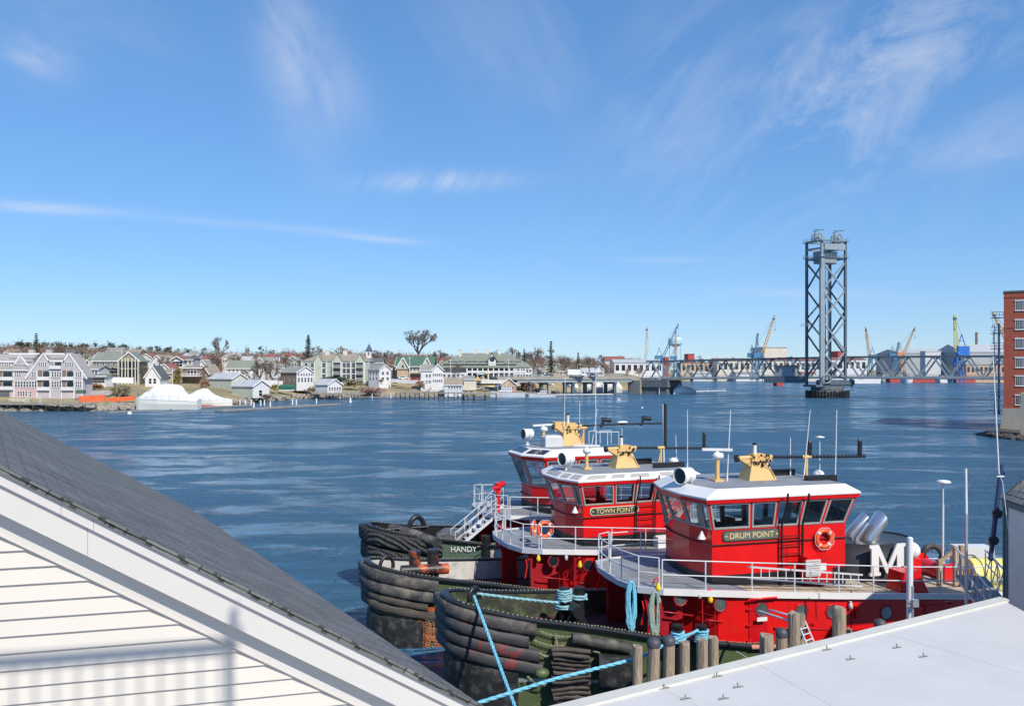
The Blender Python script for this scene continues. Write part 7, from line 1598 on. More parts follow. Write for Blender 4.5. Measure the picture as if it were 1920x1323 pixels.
mb = MB(); mb.bx(b*.36, b*.98, -1.9, 0, h*.42, h*.5); mb.bx(b*.36, b*.98, -.1, 0, 0, h*.42); mb.build('verandah', M['brownh'], t)
H('tall narrow white building with two storeys of small windows', 810, 831, 368, 683, 693, 724, psi=8, pl=None, depth=11, ridge='y', wall='white_far', roof='rgrey', wf=[(2, 5, .6, 1.0, .12, .85, .05, .95)], wl=[(2, 2, .7, 1.1, .15, .9, .1, .9)])
H('white wing with a gable window joined to the tall narrow white building', 789, 810, 368, 684, 694, 724, 9, ridge='x', wall='white_far', roof='rgrey', wf=[(2, 2, .8, 1.2, .15, .9, .4, .95)])
H('small tan roofed boathouse with a blue door on the quay', 833, 866, 358, 709, 721, 731, 8, ridge='x', wall='white_far', roof='rtan', wf=[(1, 5, .7, .8, .2, .9, .2, .98)], name='boathouse', cat='shed')
def mansion():
    D = 400; t, b, d, h, rh = H('great white waterfront mansion with verandahs and a wide grey hip roof', 830, 985, D, 661, 682, 711, 20, ridge='x', wall='white_far', roof='rsage', hip=True, wf=[(1, 5, 1.6, 1.4, .12, .30, .02, .28), (1, 5, 1.3, 1.6, .5, .8, .02, .26)], name='mansion', cat='building', chim=[(.20, .35, 1.5, 1.5), (.385, .5, 1.5, 1.5), (.53, .5, 1.5, 1.5), (.68, .45, 1.4, 1.5)], ov=1.6)
    mb = MB(); mb.add([V(-2.5, -4.5, h*.78), V(b+2, -4.5, h*.78), V(b, 0, h*.95), V(0, 0, h*.95), V(-2.5, -4.5, h*.74), V(b+2, -4.5, h*.74)], [(0, 1, 2, 3), (0, 4, 5, 1), (4, 3, 2, 5)]); mb.build('verandah_roof', M['rsage'], t)
    mb = MB(); mb.bx(b*.30, b, -4.2, 0, h*.42, h*.47); mb.bx(b*.30, b, -4.22, -4.1, h*.47, h*.56); mb.bx(b*.30, b, -4.2, 0, -2, h*.03); mb.build('verandah_floor', M['white_far'], t)
    mb = MB()
    for k in range(12): x = b*(.30+.70*k/11); mb.bx(x-.3, x+.3, -4.3, -3.8, -2, h*.75)
    mb.build('columns', M['white'], t)
    for j in (0, 1):
        for k in range(11): x = b*(.30+.70*(k+.5)/11); r = MB(); r.bx(x-2.0, x+2.0, -.1, -.03, h*(.05+.45*j), h*(.38+.45*j-.1*j)); r.build('opening', M['glassdark'], t)
    mb = MB(); mb.bx(b*.0, b*.3, -4.4, 0, -2, h*.45); mb.build('lower_wing', M['palegrey'], t)
    for k in range(5): add_win(t, b*(.03+.055*k), h*.25, 1.1, 1.3, 'front', y=-4.42)
    x0, x1 = b*.555, b*.645; xm = (x0+x1)/2; mb = MB(); mb.bx(x0, x1, -1.5, 6, h*.9, h+rh*.35); mb.prism([V(x0, -1.5, h+rh*.35), V(x1, -1.5, h+rh*.35), V(xm, -1.5, h+rh*.92)], (0, 9, 0)); mb.build('dormer', M['white_far'], t)
    mb = MB(); mb.cyl(V(xm, -1.56, h+rh*.42), V(xm, -1.6, h+rh*.42), 1.3, n=16); mb.build('round_window', M['glassdark'], t); mb = MB()
    for s in (x0-.6, x1+.6): p, q = V(s, -2, h+rh*.28), V(xm, -2, h+rh*.98); mb.prism([p, q, q+V(0, 10, 0), p+V(0, 10, 0)], (0, 0, .3))
    mb.build('dormer_roof', M['rsage'], t)
    for u0, u1 in ((.08, .24), (.30, .42), (.46, .53), (.67, .74), (.8, .94)):
        mb = MB(); mb.bx(b*u0, b*u1, -.4, 6, h*.98, h+rh*.22); mb.bx(b*u0-.4, b*u1+.4, -.9, 7, h+rh*.22, h+rh*.27, 1); o = mb.build('shed_dormer', [M['white_far'], M['rsage']], t)
        n = max(2, int((u1-u0)*b/2.2))
        for k in range(n): add_win(t, b*(u0+(u1-u0)*(k+.5)/n), h+rh*.10, 1.0, 1.0, 'front', y=-.42)
    H('white two storey annexe at the right end of the mansion beside the approach bridge', 962, 998, 396, 676, 688, 711, 12, ridge='x', wall='white_far', roof='rsage', hip=True, wf=[(2, 6, 1.0, 1.3, .1, .9, .03, .97)], name='annexe', cat='building')
mansion()
def steeple():
    D = 470; c = P(692, 700, D); t = thing('church_steeple', 'church steeple with a dark blue pyramid spire and white belfry', 'steeple', V(c.x, D, Z(705, D))); z0 = Z(705, D)
    r = 6.2*D/FPX; zt = Z(644, D)-z0; zb = Z(658, D)-z0; mb = MB(); mb.loft([[V(s1*r, s2*r, z) for s1, s2 in ((-1, -1), (1, -1), (1, 1), (-1, 1))] for z, r in ((zb, r*1.05), (zb+.6, r*.85), (zt, .05))], 0, True); mb.build('spire', M['steeple'], t)
    mb = MB(); mb.bx(-r*.8, r*.8, -r*.8, r*.8, -4, zb); mb.build('belfry', M['white_far'], t); add_win(t, 0, zb-1.6, 1.0, 1.4, 'front', y=-r*.8)
M['steeple'] = mat('blue_slate', (.06, .10, .16), .7, var=.15)
steeple()
HB = [(395, 412, 470, 680, 686, 695, 'red gabled house high on the hill left of the white pole frame', 'redh', 'rgrey', 'y'), (452, 470, 440, 668, 674, 684, 'white house in the trees above the grey roofed house', 'white_far', 'rlight', 'x'), (478, 496, 380, 670, 680, 698, 'pale house with two gables among bare trees', 'palegrey', 'rgrey', 'y'),
      (500, 520, 430, 676, 682, 694, 'low cream house half hidden by trees, left of the chalet', 'cream', 'rtan', 'x'), (530, 552, 450, 664, 670, 684, 'red brown house above the small chalet', 'redh', 'rred', 'x'), (345, 375, 520, 662, 666, 674, 'long white house on the ridge above the modern house', 'white_far', 'rlight', 'x'),
      (200, 230, 480, 652, 658, 668, 'grey house on the ridge behind the olive building', 'palegrey', 'rgrey', 'x'), (1005, 1032, 430, 690, 696, 704, 'tan roofed low house behind the approach bridge', 'cream', 'rtan', 'x'), (1038, 1066, 440, 690, 696, 704, 'brown roofed low house behind the white truck', 'tanh', 'rtan', 'x'),
      (1090, 1115, 460, 690, 697, 705, 'white low building beside the dark pole', 'white_far', 'rlight', 'x'), (1117, 1132, 470, 686, 694, 705, 'small white gabled building beside the workshop', 'white_far', 'rgrey', 'y'), (940, 968, 370, 709, 720, 732, 'small salmon and grey boathouse behind the fishing boat', 'tanh', 'rred', 'y')]
HB += [(8, 30, 420, 655, 661, 676, 'tan house on the ridge left of the rusty topped spruce', 'beige', 'rtan', 'x'), (120, 142, 430, 656, 662, 676, 'white house on the ridge right of the condominium chimneys', 'white_far', 'rdark', 'x'), (150, 168, 350, 664, 672, 686, 'cream house squeezed between the condominium and the olive wing', 'cream', 'rgrey', 'y'),
      (236, 262, 470, 655, 661, 672, 'brown house on the ridge over the olive building', 'brownh', 'rtan', 'x'), (264, 284, 420, 663, 670, 684, 'pale gabled house above the stone fronted house', 'palegrey', 'rred', 'y'), (306, 322, 330, 692, 699, 716, 'low tan cottage in front of the cream house', 'tanh', 'rtan', 'x'),
      (352, 372, 440, 660, 666, 678, 'blue grey house on the ridge above the modern house', 'blueh', 'rgrey', 'x'), (376, 394, 420, 668, 674, 686, 'rusty brown house under the pale spreading bare tree', 'brownh', 'rred', 'x'), (416, 432, 430, 666, 671, 682, 'cream gabled house left of the white pole gantry', 'cream', 'rgrey', 'y'),
      (462, 482, 400, 673, 680, 694, 'tan gabled house right of the grey roofed house', 'tanh', 'rtan', 'y'), (496, 514, 470, 664, 670, 682, 'small white house on the ridge near the small dark spruce', 'white_far', 'rred', 'x'), (514, 534, 400, 682, 690, 706, 'white house behind the white board fence', 'white_far', 'rgrey', 'x'), (540, 558, 420, 668, 675, 690, 'sage gabled house between the red brown house and the apartments', 'sage', 'rgrey', 'y'),
      (506, 526, 345, 700, 707, 722, 'low white garage behind the green covered boat', 'white_far', 'rlight', 'x'), (735, 748, 400, 686, 692, 706, 'brown shed left of the green roofed house', 'brownh', 'rgrey', 'y'), (812, 830, 450, 672, 677, 690, 'tan house tucked between the tall white building and the mansion', 'beige', 'rred', 'x'), (866, 888, 384, 705, 711, 724, 'low grey roofed quay shed before the mansion', 'greyh', 'rgrey', 'x')]
for a, b_, D, yr, ye, yb, lab, w, r, rd in HB: H(lab, a, b_, D, yr, ye, yb, 8, ridge=rd, wall=w, roof=r, wf=[(1, 3, .9, 1.2, .1, .9, .08, .92)], found=5)
H('grey dock pavilion with a white window band', 614, 641, 322, 711, 721, 735, psi=58, pl=591, ridge='y', wall='white_far', roof='rlight', wf=[(1, 5, .8, 1.2, .2, .9, .05, .95)], name='dock_pavilion', cat='pavilion', left_wall='palegrey', found=.3)
# ------------------------------------------------------------------ fences, quays and docks along the shore
def dock(label, pts, w, z, m='greywood', piles=True, rail=False, cat='dock', name='dock', pm='darkwood', fl=False, step=4.0):
    t = thing(name, label, cat, (pts[0][0], pts[0][1], 0)); o = Vector(t.location)
    for i in range(len(pts)-1):
        a, b_ = V(pts[i][0], pts[i][1], z)-o, V(pts[i+1][0], pts[i+1][1], z)-o; d = (b_-a).normalized(); s = V(-d.y, d.x, 0)*w; mb = MB()
        if s.y < 0: s = -s
        mb.prism([a, b_, b_+s, a+s], (0, 0, -.35)); mb.build('decking', M[m], t)
        if fl: g = MB(); g.prism([a+V(0, 0, -.36), b_+V(0, 0, -.36), b_+s+V(0, 0, -.36), a+s+V(0, 0, -.36)], (0, 0, -.6)); g.build('float_edge', M['darkwood'], t)
        if piles:
            n = max(2, int((b_-a).length/step)); g = MB()
            for k in range(n+1):
                p = a.lerp(b_, k/n)
                for q in (p, p+s): g.cyl(V(q.x, q.y, -1.5), V(q.x, q.y, z-.3), .18, n=6)
                if k < n: q = a.lerp(b_, (k+1)/n); g.bar(V(p.x, p.y, z-.6), V(q.x, q.y, .3), .14)
            g.build('piles', M[pm], t)
        if rail:
            n = max(2, int((b_-a).length/1.6)); g = MB()
            for k in range(n+1): p = a.lerp(b_, k/n); g.bar(p, p+V(0, 0, 1.05), .10)
            for hh in (.5, 1.05): g.bar(a+V(0, 0, hh), b_+V(0, 0, hh), .10)
            g.build('railing', M['greywood'], t)
    return t
def W_(px, py, z=0.0): D = (CAMZ-z)*FPX/(py-HOR); return ((px-960)*D/FPX, D)
dock('long timber pier on posts left of the wrapped boats', [W_(-60, 760, 1.6), W_(160, 761, 1.6)], 5, 2.2, rail=True)
dock('red stained timber pier carrying orange fencing', [W_(140, 755, 1.8), W_(252, 751, 1.8)], 5, 2.3, 'brownh', rail=True, pm='darkwood')
dock('low grey float in front of the timber pier', [W_(108, 768), W_(180, 765)], 2.2, .35, fl=True, piles=False, name='float')
dock('thin float running out to the large wrapped boat', [W_(205, 774), W_(285, 770)], 2, .35, fl=True, piles=False, name='float')
dock('long dark edged float reaching far out to the right with white posts', [W_(418, 772), W_(640, 759)], 3.4, .45, fl=True, piles=False, name='float')
dock('second float running behind the long one', [W_(320, 768), W_(470, 761)], 3.0, .45, fl=True, piles=False, name='float')
dock('timber pier in front of the dock pavilion', [W_(588, 741, 1.8), W_(682, 741, 1.8)], 6, 2.6, rail=True)
dock('railed timber quay on posts below the lawn', [W_(742, 739, 2.0), W_(870, 740, 2.0)], 5, 2.8, rail=True)
dock('float below the lawn with two white posts', [W_(676, 745), W_(734, 745)], 3, .4, fl=True, piles=False, name='float')
dock('narrow float at the foot of the quay stairs', [W_(738, 743), W_(776, 743)], 3, .4, fl=True, piles=False, name='float')
dock('float beside the quay left of the fishing boat', [W_(795, 743), W_(872, 742)], 3, .4, fl=True, piles=False, name='float')
dock('dark timber wharf behind the fishing boat', [W_(866, 741, 2.0), W_(930, 741, 2.0)], 8, 2.8, pm='darkwood')
dock('white float reaching under the approach bridge', [W_(1040, 741), W_(1150, 740)], 3, .5, 'white_far', fl=True, piles=False, name='float')
dock('long float in front of the white wrapped boats right of the pier', [W_(1215, 737), W_(1362, 733)], 3, .5, 'white_far', fl=True, piles=False, name='float')
M['orangef'] = mat('orange_netting', (.72, .13, .04), .8, var=.3, vscale=3)
def fence(label, a, b_, h, m, zt=0.0, name='fence', post=2.5):
    t = thing(name, label, 'fence', (a[0], a[1], a[2])); o = Vector(t.location); A, Bq = V(0, 0, 0), V(*b_)-o; mb = MB(); mb.prism([A, Bq, Bq+V(0, .08, 0), A+V(0, .08, 0)], (0, 0, h)); mb.build('panel', M[m], t)
    n = max(2, int((Bq-A).length/post)); g = MB()
    for k in range(n+1): p = A.lerp(Bq, k/n); g.bar(p, p+V(0, 0, h+.12), .14)
    g.build('posts', M[m], t)
fence('white fence along the bank above the dry slope', tuple(P(72, 738, 262)), tuple(P(130, 734, 262)), 1.6, 'trim'); fence('tall white fence beside the olive building', tuple(P(198, 717, 290)), tuple(P(250, 718, 290)), 2.0, 'trim')
fence('white retaining fence above the lawn', tuple(P(734, 716, 372)), tuple(P(800, 721, 366)), 1.5, 'white_far'); fence('orange safety fence along the timber pier', tuple(P(148, 755, 243)), tuple(P(196, 752, 245)), 2.0, 'orangef'); fence('orange netting on the red pier next to the wrapped boat', tuple(P(200, 754, 246)), tuple(P(252, 750, 248)), 1.3, 'orangef')

fence('white board fence left of the chalet', tuple(P(492, 722, 330)), tuple(P(530, 724, 330)), 2.2, 'white_far'); fence('cream wooden bulkhead on the bank right of the small boathouse', tuple(P(866, 731, 372)), tuple(P(893, 731, 372)), 4.0, 'beige')
# ------------------------------------------------------------------ trees
def twigs(rg, mb, c, r, n, size, mi=0, flat=.8, hollow=.3):
    """loose crown of thin slivers through an uneven volume"""
    lobes = [(c+V(rg.uniform(-.5, .5)*r.x, rg.uniform(-.5, .5)*r.y, rg.uniform(-.45, .5)*r.z), rg.uniform(.35, .62)) for _ in range(7)]
    for i in range(n):
        lc, k = rg.choice(lobes); d = V(rg.gauss(0, 1), rg.gauss(0, 1), rg.gauss(0, 1)).normalized(); q = lc+V(d.x*r.x, d.y*r.y, d.z*r.z)*k*rg.uniform(hollow, 1.05)
        a = V(rg.gauss(0, 1), rg.gauss(0, 1), rg.gauss(0, 1)+.6).normalized()*size*rg.uniform(.6, 1.5); b_ = a.cross(V(rg.gauss(0, 1), rg.gauss(0, 1), rg.gauss(0, 1))).normalized()*size*flat*rg.uniform(.15, .4)
        mb.add([q-a-b_, q+a-b_*.3, q+a*.6+b_], [(0, 1, 2)], mi)
def bare_tree(name, label, px, yt, yb, D, wpx, seed, m='twig1', levels=5, group=None, fine=1.0, z0=None):
    rg = random.Random(seed); base = P(px, yb, D); H_ = (yb-yt)*D/FPX; Wd = wpx*D/FPX/2; t = thing(name, label, 'tree', base, 0, group); wood = MB(); tips = []
    def grow(p, d, L_, r, lv):
        q = p+d*L_; mid = p.lerp(q, .5)+V(rg.uniform(-1, 1), rg.uniform(-1, 1), rg.uniform(-.3, .3))*L_*.07
        wood.tube([p, mid, q], r, 5 if lv < 2 else 3, 0, False, [r, r*.82, r*.66])
        if lv >= levels: tips.append((p, q)); return
        for i in range(rg.choice([2, 3, 3]) if lv else rg.choice([4, 5])):
            ax = V(rg.gauss(0, 1), rg.gauss(0, 1), rg.gauss(0, .5)); ax = (ax-d*ax.dot(d)).normalized(); sp = rg.uniform(.35, .75) if lv else rg.uniform(.45, 1.2); nd = (d+ax*sp+V(0, 0, .12)).normalized()
            grow(q, nd, L_*rg.uniform(.62, .85)*(1.0 if lv else 1.15), r*.62, lv+1)
    grow(V(0, 0, 0), V(0, 0, 1), H_*.15, H_*.028, 0)
    zm = max(q.z for _, q in tips); xm = max(max(abs(q.x) for _, q in tips), .1); sz, sxy = H_/zm, Wd/xm
    wood.v = [V(p.x*sxy*1.0 if abs(p.x) > .0 else 0, p.y*sxy, p.z*sz) for p in wood.v]; wood.build('trunk', M['bark'], t)
    cr = MB(); n = int(9*fine)
    for a, b_ in tips:
        a, b_ = V(a.x*sxy, a.y*sxy, a.z*sz), V(b_.x*sxy, b_.y*sxy, b_.z*sz)
        for k in range(n):
            p = a.lerp(b_, rg.random()); d = ((b_-a).normalized()+V(rg.gauss(0, .6), rg.gauss(0, .6), rg.gauss(0, .5))).normalized()*H_*rg.uniform(.03, .075); w = d.cross(V(rg.gauss(0, 1), rg.gauss(0, 1), 1)).normalized()*H_*.0030
            cr.add([p-w, p+w, p+d], [(0, 1, 2)])
    cr.build('crown', M[m], t); return t
def conifer(label, px, yt, yb, D, wpx, seed, m='pine', ragged=.25, layers=16, bare=.1, name='pine_tree'):
    rg = random.Random(seed); base = P(px, yb, D); H_ = (yb-yt)*D/FPX; Wd = wpx*D/FPX/2; t = thing(name, label, 'tree', base); mb = MB(); mb.cyl(V(0, 0, -1), V(0, 0, H_*.95), H_*.022, H_*.004, 6); mb.build('trunk', M['bark'], t); cr = MB()
    for j in range(layers):
        f = j/(layers-1); z = H_*(bare+(1-bare)*f); R_ = Wd*(1-f)**.75*rg.uniform(1-ragged, 1+ragged*.5)+Wd*.06; nb = rg.randint(5, 7)
        for b_ in range(nb):
            a = 2*math.pi*(b_+rg.random()*.7)/nb; rr = R_*rg.uniform(1-ragged*1.6, 1.05); dirv = V(math.cos(a), math.sin(a), rg.uniform(-.25, .1))
            for k in range(9):
                s = (k+rg.random())/9; p = V(0, 0, z)+dirv*rr*s+V(0, 0, .12*rr*s*s); sz = Wd*.22*(1.15-s*.5)
                for q in range(2):
                    u_ = V(rg.gauss(0, 1), rg.gauss(0, 1), rg.gauss(0, .5)).normalized()*sz; w = V(rg.gauss(0, .5), rg.gauss(0, .5), rg.gauss(0, 1)).normalized()*sz*.5; cr.add([p-u_*.4-w*.5, p+u_*.8-w*.2, p+w], [(0, 1, 2)])
    cr.build('crown', M[m], t); return t
def bush(label, px, yt, yb, D, wpx, seed, m, name='bush', n=420, cat='bush'):
    rg = random.Random(seed); base = P(px, yb, D); H_ = (yb-yt)*D/FPX; Wd = wpx*D/FPX/2; t = thing(name, label, cat, base); mb = MB()
    for k in range(5): a = k*1.3; mb.cyl(V(0, 0, -.5), V(math.cos(a)*Wd*.5, math.sin(a)*Wd*.4, H_*.6), .09, .03, 5)
    mb.build('stems', M['bark'], t); cr = MB(); twigs(rg, cr, V(0, 0, H_*.5), V(Wd, Wd*.8, H_*.55), n, max(.22, Wd*.14), 0, 1.6, .0); cr.build('foliage', M[m], t)
bare_tree('bare_tree', 'great round bare tree above the green roofed house', 785, 618, 678, 430, 66, 11, 'twig1', 6, fine=.7)
bare_tree('bare_tree', 'pale spreading bare tree on the skyline behind the grey roofed house', 411, 630, 690, 430, 38, 12, 'twig1', 5)
bare_tree('bare_tree', 'bare tree beside the tall ragged pine at the bridge approach', 1006, 650, 708, 420, 40, 13, 'twig1', 5)
bare_tree('bare_tree', 'reddish bare tree among the roofs left of the boat shed', 397, 662, 712, 335, 34, 14, 'twig2', 5)
bare_tree('bare_tree', 'brown bare tree above the timber framed house', 402, 668, 712, 350, 24, 15, 'twig1', 5)
bare_tree('bare_tree', 'bare tree in front of the two gabled pale house', 487, 672, 722, 345, 34, 16, 'twig1', 5)
bare_tree('bare_tree', 'olive brown leafless tree left of the small chalet', 512, 676, 722, 345, 36, 17, 'twig3', 5)
bare_tree('bare_tree', 'bare tree behind the chimneys of the lavender condominium', 105, 640, 700, 330, 40, 18, 'twig1', 5)
bare_tree('bare_tree', 'bushy bare tree just left of the olive building roof', 152, 655, 705, 315, 42, 21, 'twig3', 5)
conifer('rusty orange topped spruce behind the lavender condominium', 68, 626, 690, 330, 26, 31, 'rustpine', .2)
conifer('dark spruce on the skyline above the sage apartments', 578, 629, 680, 450, 26, 32, 'pine', .2)
conifer('tall ragged pine with open branches by the bridge approach', 1033, 641, 708, 420, 30, 33, 'pine', .6, 15, .18)
conifer('short full dark pine right of the tall ragged one', 1084, 661, 706, 430, 19, 34, 'pine', .3)
conifer('small dark spruce poking up right of the pale bare tree', 499, 648, 676, 520, 9, 35, 'pine', .2, 12)
conifer('blue green pine left of the bare tree at the mansion', 983, 655, 690, 450, 20, 36, 'pine2', .4, 12)
M_hed = bush('tall rounded yellow green hedge below the modern house', 332, 684, 724, 315, 24, 41, 'hedge', 'hedge', 900, 'hedge'); bush('round russet bush on the lawn beside the white building', 788, 712, 727, 358, 22, 42, 'rustbush'); bush('small dry bush in front of the white house', 715, 707, 719, 365, 11, 43, 'twig3')
bush('dark red brown hedge on the bank below the condominium', 118, 735, 744, 262, 34, 44, 'twig2', n=500); bush('dry olive shrubs at the foot of the lavender condominium', 82, 739, 750, 252, 34, 45, 'hedge', n=500); bush('rusty shrubs on the bank behind the orange netting', 175, 718, 729, 272, 36, 46, 'rustbush', n=500)
bush('green topiary shrubs in front of the mansion verandah', 905, 698, 706, 392, 22, 47, 'pine2'); bush('rust coloured bush beside the grey boat shed', 384, 713, 726, 300, 24, 48, 'rustbush'); bush('yellowish rounded bush beside the green covered boat', 515, 718, 730, 320, 18, 49, 'hedge')
bush('ragged dry scrub on the slope right of the red netting', 222, 722, 742, 258, 50, 50, 'twig3', n=700); bush('brown scrub on the bank under the approach bridge', 990, 714, 732, 380, 34, 51, 'rustbush', n=500)
TB = bare_tree('bare_tree', 'slim bare tree on the bank beside the stone fronted house', 268, 682, 724, 305, 26, 61, 'twig1', 5)
def small_trees():
    for i, (px, yb, D, s, lab) in enumerate([(200, 712, 320, 1.1, 'bare tree right behind the tall white fence'), (308, 702, 360, 1.0, 'bare tree above the low tan cottage'), (350, 716, 325, .8, 'small bare tree below the broad white deck'), (362, 696, 400, 1.0, 'bare tree behind the dark grey wing'), (440, 700, 380, 1.1, 'bare tree below the pole gantry'), (458, 722, 340, .8, 'small bare tree before the long white wall'), (500, 712, 370, 1.1, 'bare tree left of the white board fence'), (536, 700, 390, 1.1, 'bare tree over the white garage'),
            (594, 680, 470, 1.2, 'bare tree behind the left end of the apartments'), (640, 678, 470, 1.1, 'bare tree behind the apartments, between their chimneys'), (706, 690, 440, 1.2, 'bare tree behind the church steeple'), (728, 688, 440, 1.1, 'bare tree behind the brick red roof'), (746, 690, 430, 1.0, 'bare tree left of the green roof'), (822, 690, 440, 1.2, 'bare tree behind the tall narrow white building'), (960, 684, 450, 1.2, 'bare tree behind the right end of the mansion'), (1060, 700, 440, 1.1, 'bare tree behind the white box truck'), (1105, 700, 450, 1.1, 'bare tree beside the white low building'), (120, 742, 262, .5, 'very small bare tree on the bank by the dark hedge'), (292, 724, 300, .7, 'small bare tree beside the stone fronted house, to its right'), (858, 706, 392, .8, 'small bare tree before the mansion lower wing')]):
        c = copy_thing(TB, P(px, yb, D), i*1.3, lab, (s, s, s)); c['group'] = 'bare trees among the houses'
small_trees()
bush('low evergreen shrubs along the foundation of the sage apartments', 628, 708, 716, 372, 60, 62, 'pine2', n=500); bush('tan brush on the bank below the sage apartments', 664, 712, 724, 360, 50, 63, 'twig3', n=500); bush('dry brush along the quay below the lawn', 700, 728, 738, 350, 60, 64, 'twig2', n=600); bush('brown brush in front of the low boat shed', 500, 738, 748, 290, 30, 65, 'twig1', n=400); bush('straw coloured brush on the slope by the dock pavilion', 590, 724, 736, 335, 40, 66, 'twig3', n=500)
def woods():
    """the wooded ridge: hundreds of leafless crowns run together into one brown mass, with dark pines along its top"""
    rg = random.Random(99); cols = ['twig1', 'twig2', 'twig3', 'twig1']
    prot = []
    for s in range(6):
        g = random.Random(s); mb = MB(); mb.cyl(V(0, 0, 0), V(0, 0, .6), .02, .01, 4); 
        for k in range(6): a = g.random()*6.28; mb.cyl(V(0, 0, .3), V(math.cos(a)*.3, math.sin(a)*.3, .85), .009, .003, 3)
        twigs(g, mb, V(0, 0, .55), V(.46, .46, .46), 330, .05, 0, .9, .0); prot.append((np.array([tuple(q) for q in mb.v]), mb.f))
    def ridge(px):   # top of the tree mass in photo rows
        return float(np.interp(px, [-600, 0, 60, 140, 200, 260, 330, 420, 520, 640, 740, 860, 960, 1010, 1100, 1180, 1260, 1400, 1560, 2100], [640, 638, 640, 641, 642, 647, 652, 650, 652, 650, 654, 661, 660, 661, 664, 666, 668, 668, 668, 668]))
    bins = {c: [[], [], 0] for c in ('twig1', 'twig2', 'twig3', 'pine')}
    for i in range(1150):
        px = rg.uniform(-560, 1300); back = rg.random(); D = 400+back*330 if px < 1000 else 520+back*400
        if px > 1100 and rg.random() < .4: D = rg.uniform(900, 1100)
        top = ridge(px)+(1-back)*rg.uniform(6, 26)+rg.uniform(-2.5, 4); d = D-shore_d(px)
        if d < 50: continue
        g0 = ground_z(px, d)-.5; Ht = max(6, Z(top, D)-g0)
        if Ht > 26: g0 += Ht-24; Ht = 24
        wd = Ht*rg.uniform(.75, 1.15); pts, fs = prot[rg.randrange(6)]; a = rg.random()*6.28; c, s = math.cos(a), math.sin(a)
        q = np.stack([(pts[:, 0]*c-pts[:, 1]*s)*wd+X(px, D), (pts[:, 0]*s+pts[:, 1]*c)*wd+D, pts[:, 2]*Ht+g0], 1); key = rg.choice(cols); bn = bins[key]; off = bn[2]; bn[0].append(q); bn[1].extend([[k+off for k in f] for f in fs]); bn[2] += len(q)
    for i in range(85):
        px = rg.choice([rg.uniform(-100, 120), rg.uniform(120, 320), rg.uniform(300, 520), rg.uniform(800, 1010), rg.uniform(1080, 1560)]); D = rg.uniform(700, 760) if px < 1050 else rg.uniform(930, 1080); top = ridge(px)-rg.uniform(-1, 4); g0 = ground_z(px, D-shore_d(px)); Ht = Z(top, D)-g0
        if Ht < 4: Ht = 6
        g = random.Random(i); mb = MB(); twigs(g, mb, V(0, 0, .78), V(.14, .14, .24), 110, .035, 0, 1.6, 0); mb.cyl(V(0, 0, 0), V(0, 0, .7), .01, .006, 4); pts = np.array([tuple(q) for q in mb.v]); q = np.stack([pts[:, 0]*Ht*g.uniform(1.0, 2.0)+X(px, D), pts[:, 1]*Ht*1.3+D, pts[:, 2]*Ht+g0], 1)
        bn = bins['pine']; off = bn[2]; bn[0].append(q); bn[1].extend([[k+off for k in f] for f in mb.f]); bn[2] += len(q)
    for k, (vs, fs, n) in bins.items():
        v = np.concatenate(vs); me = bpy.data.meshes.new('woodland'); me.from_pydata(v.tolist(), [], fs); me.materials.append(M[k]); ob = bpy.data.objects.new('woodland', me); COL.objects.link(ob)
        ob['kind'] = 'stuff'; ob['label'] = {'twig1': 'grey brown leafless woods along the ridge', 'twig2': 'reddish leafless woods along the ridge', 'twig3': 'olive brown leafless woods along the ridge', 'pine': 'dark pines along the top of the wooded ridge'}[k]
woods()
# ------------------------------------------------------------------ boats on the far shore
def wrapped(label, px0, px1, yt, yb, D, prof, bow=-1, stripe=False, cat='boat', hullf=.34):
    """cabin boat under white shrink film: prof gives the height of the film ridge along its length"""
    w = (px1-px0)*D/FPX; h = (yb-yt)*D/FPX; b = V(X((px0+px1)/2, D), D, 0); t = thing('wrapped_boat', label, cat, b, R(6)); hh = h*hullf; n = 22; hb_ = lambda u: (max(0, min(1, (u if bow < 0 else 1-u)/.38)))**.6*w*.13+.04
    rings, film = [], []
    for i in range(n+1):
        u = i/n; x = (u-.5)*w; k = hb_(u); rake = 0; sheer = hh*(1+.25*(1-u if bow < 0 else u)); rings.append([V(x, -k*.75, -.3), V(x, -k, sheer*.6), V(x, -k*1.02, sheer), V(x, k*1.02, sheer), V(x, k, sheer*.6), V(x, k*.75, -.3)])
        r = float(np.interp(u, [a for a, c in prof], [c for a, c in prof]))*h; r = max(r, sheer+.05); wv = .14*math.sin(i*2.2+1)*(h/4); film.append([V(x, -k*1.06, sheer-.1), V(x, -k*.98+wv*.5, sheer+(r-sheer)*.35), V(x, -k*.55, sheer+(r-sheer)*.86+wv), V(x, 0, r), V(x, k*.55, sheer+(r-sheer)*.86), V(x, k*.98, sheer+(r-sheer)*.35), V(x, k*1.06, sheer-.1)])
    mb = MB(); mb.loft(rings, 0, False, False, True, True); mb.build('hull', M['hullw'], t); mb = MB(); mb.loft(film, 0, False, False, True, True); mb.build('film_cover', M['wrap'], t)
    return t
M['hullw'] = mat('cream_gelcoat', (.72, .71, .66), .3, var=.04)
wrapped('largest white shrink wrapped boat, its cover peaking near the middle', 258, 372, 722, 770, 242, [(0, .42), (.18, .72), (.33, .98), (.55, 1.0), (.72, .93), (.8, .62), (1, .42)])
wrapped('white shrink wrapped boat with a sharp tent like peak beside the largest one', 345, 434, 727, 762, 258, [(0, .4), (.1, .62), (.28, .9), (.42, 1.0), (.5, .98), (.62, .7), (.8, .5), (1, .4)], 1)
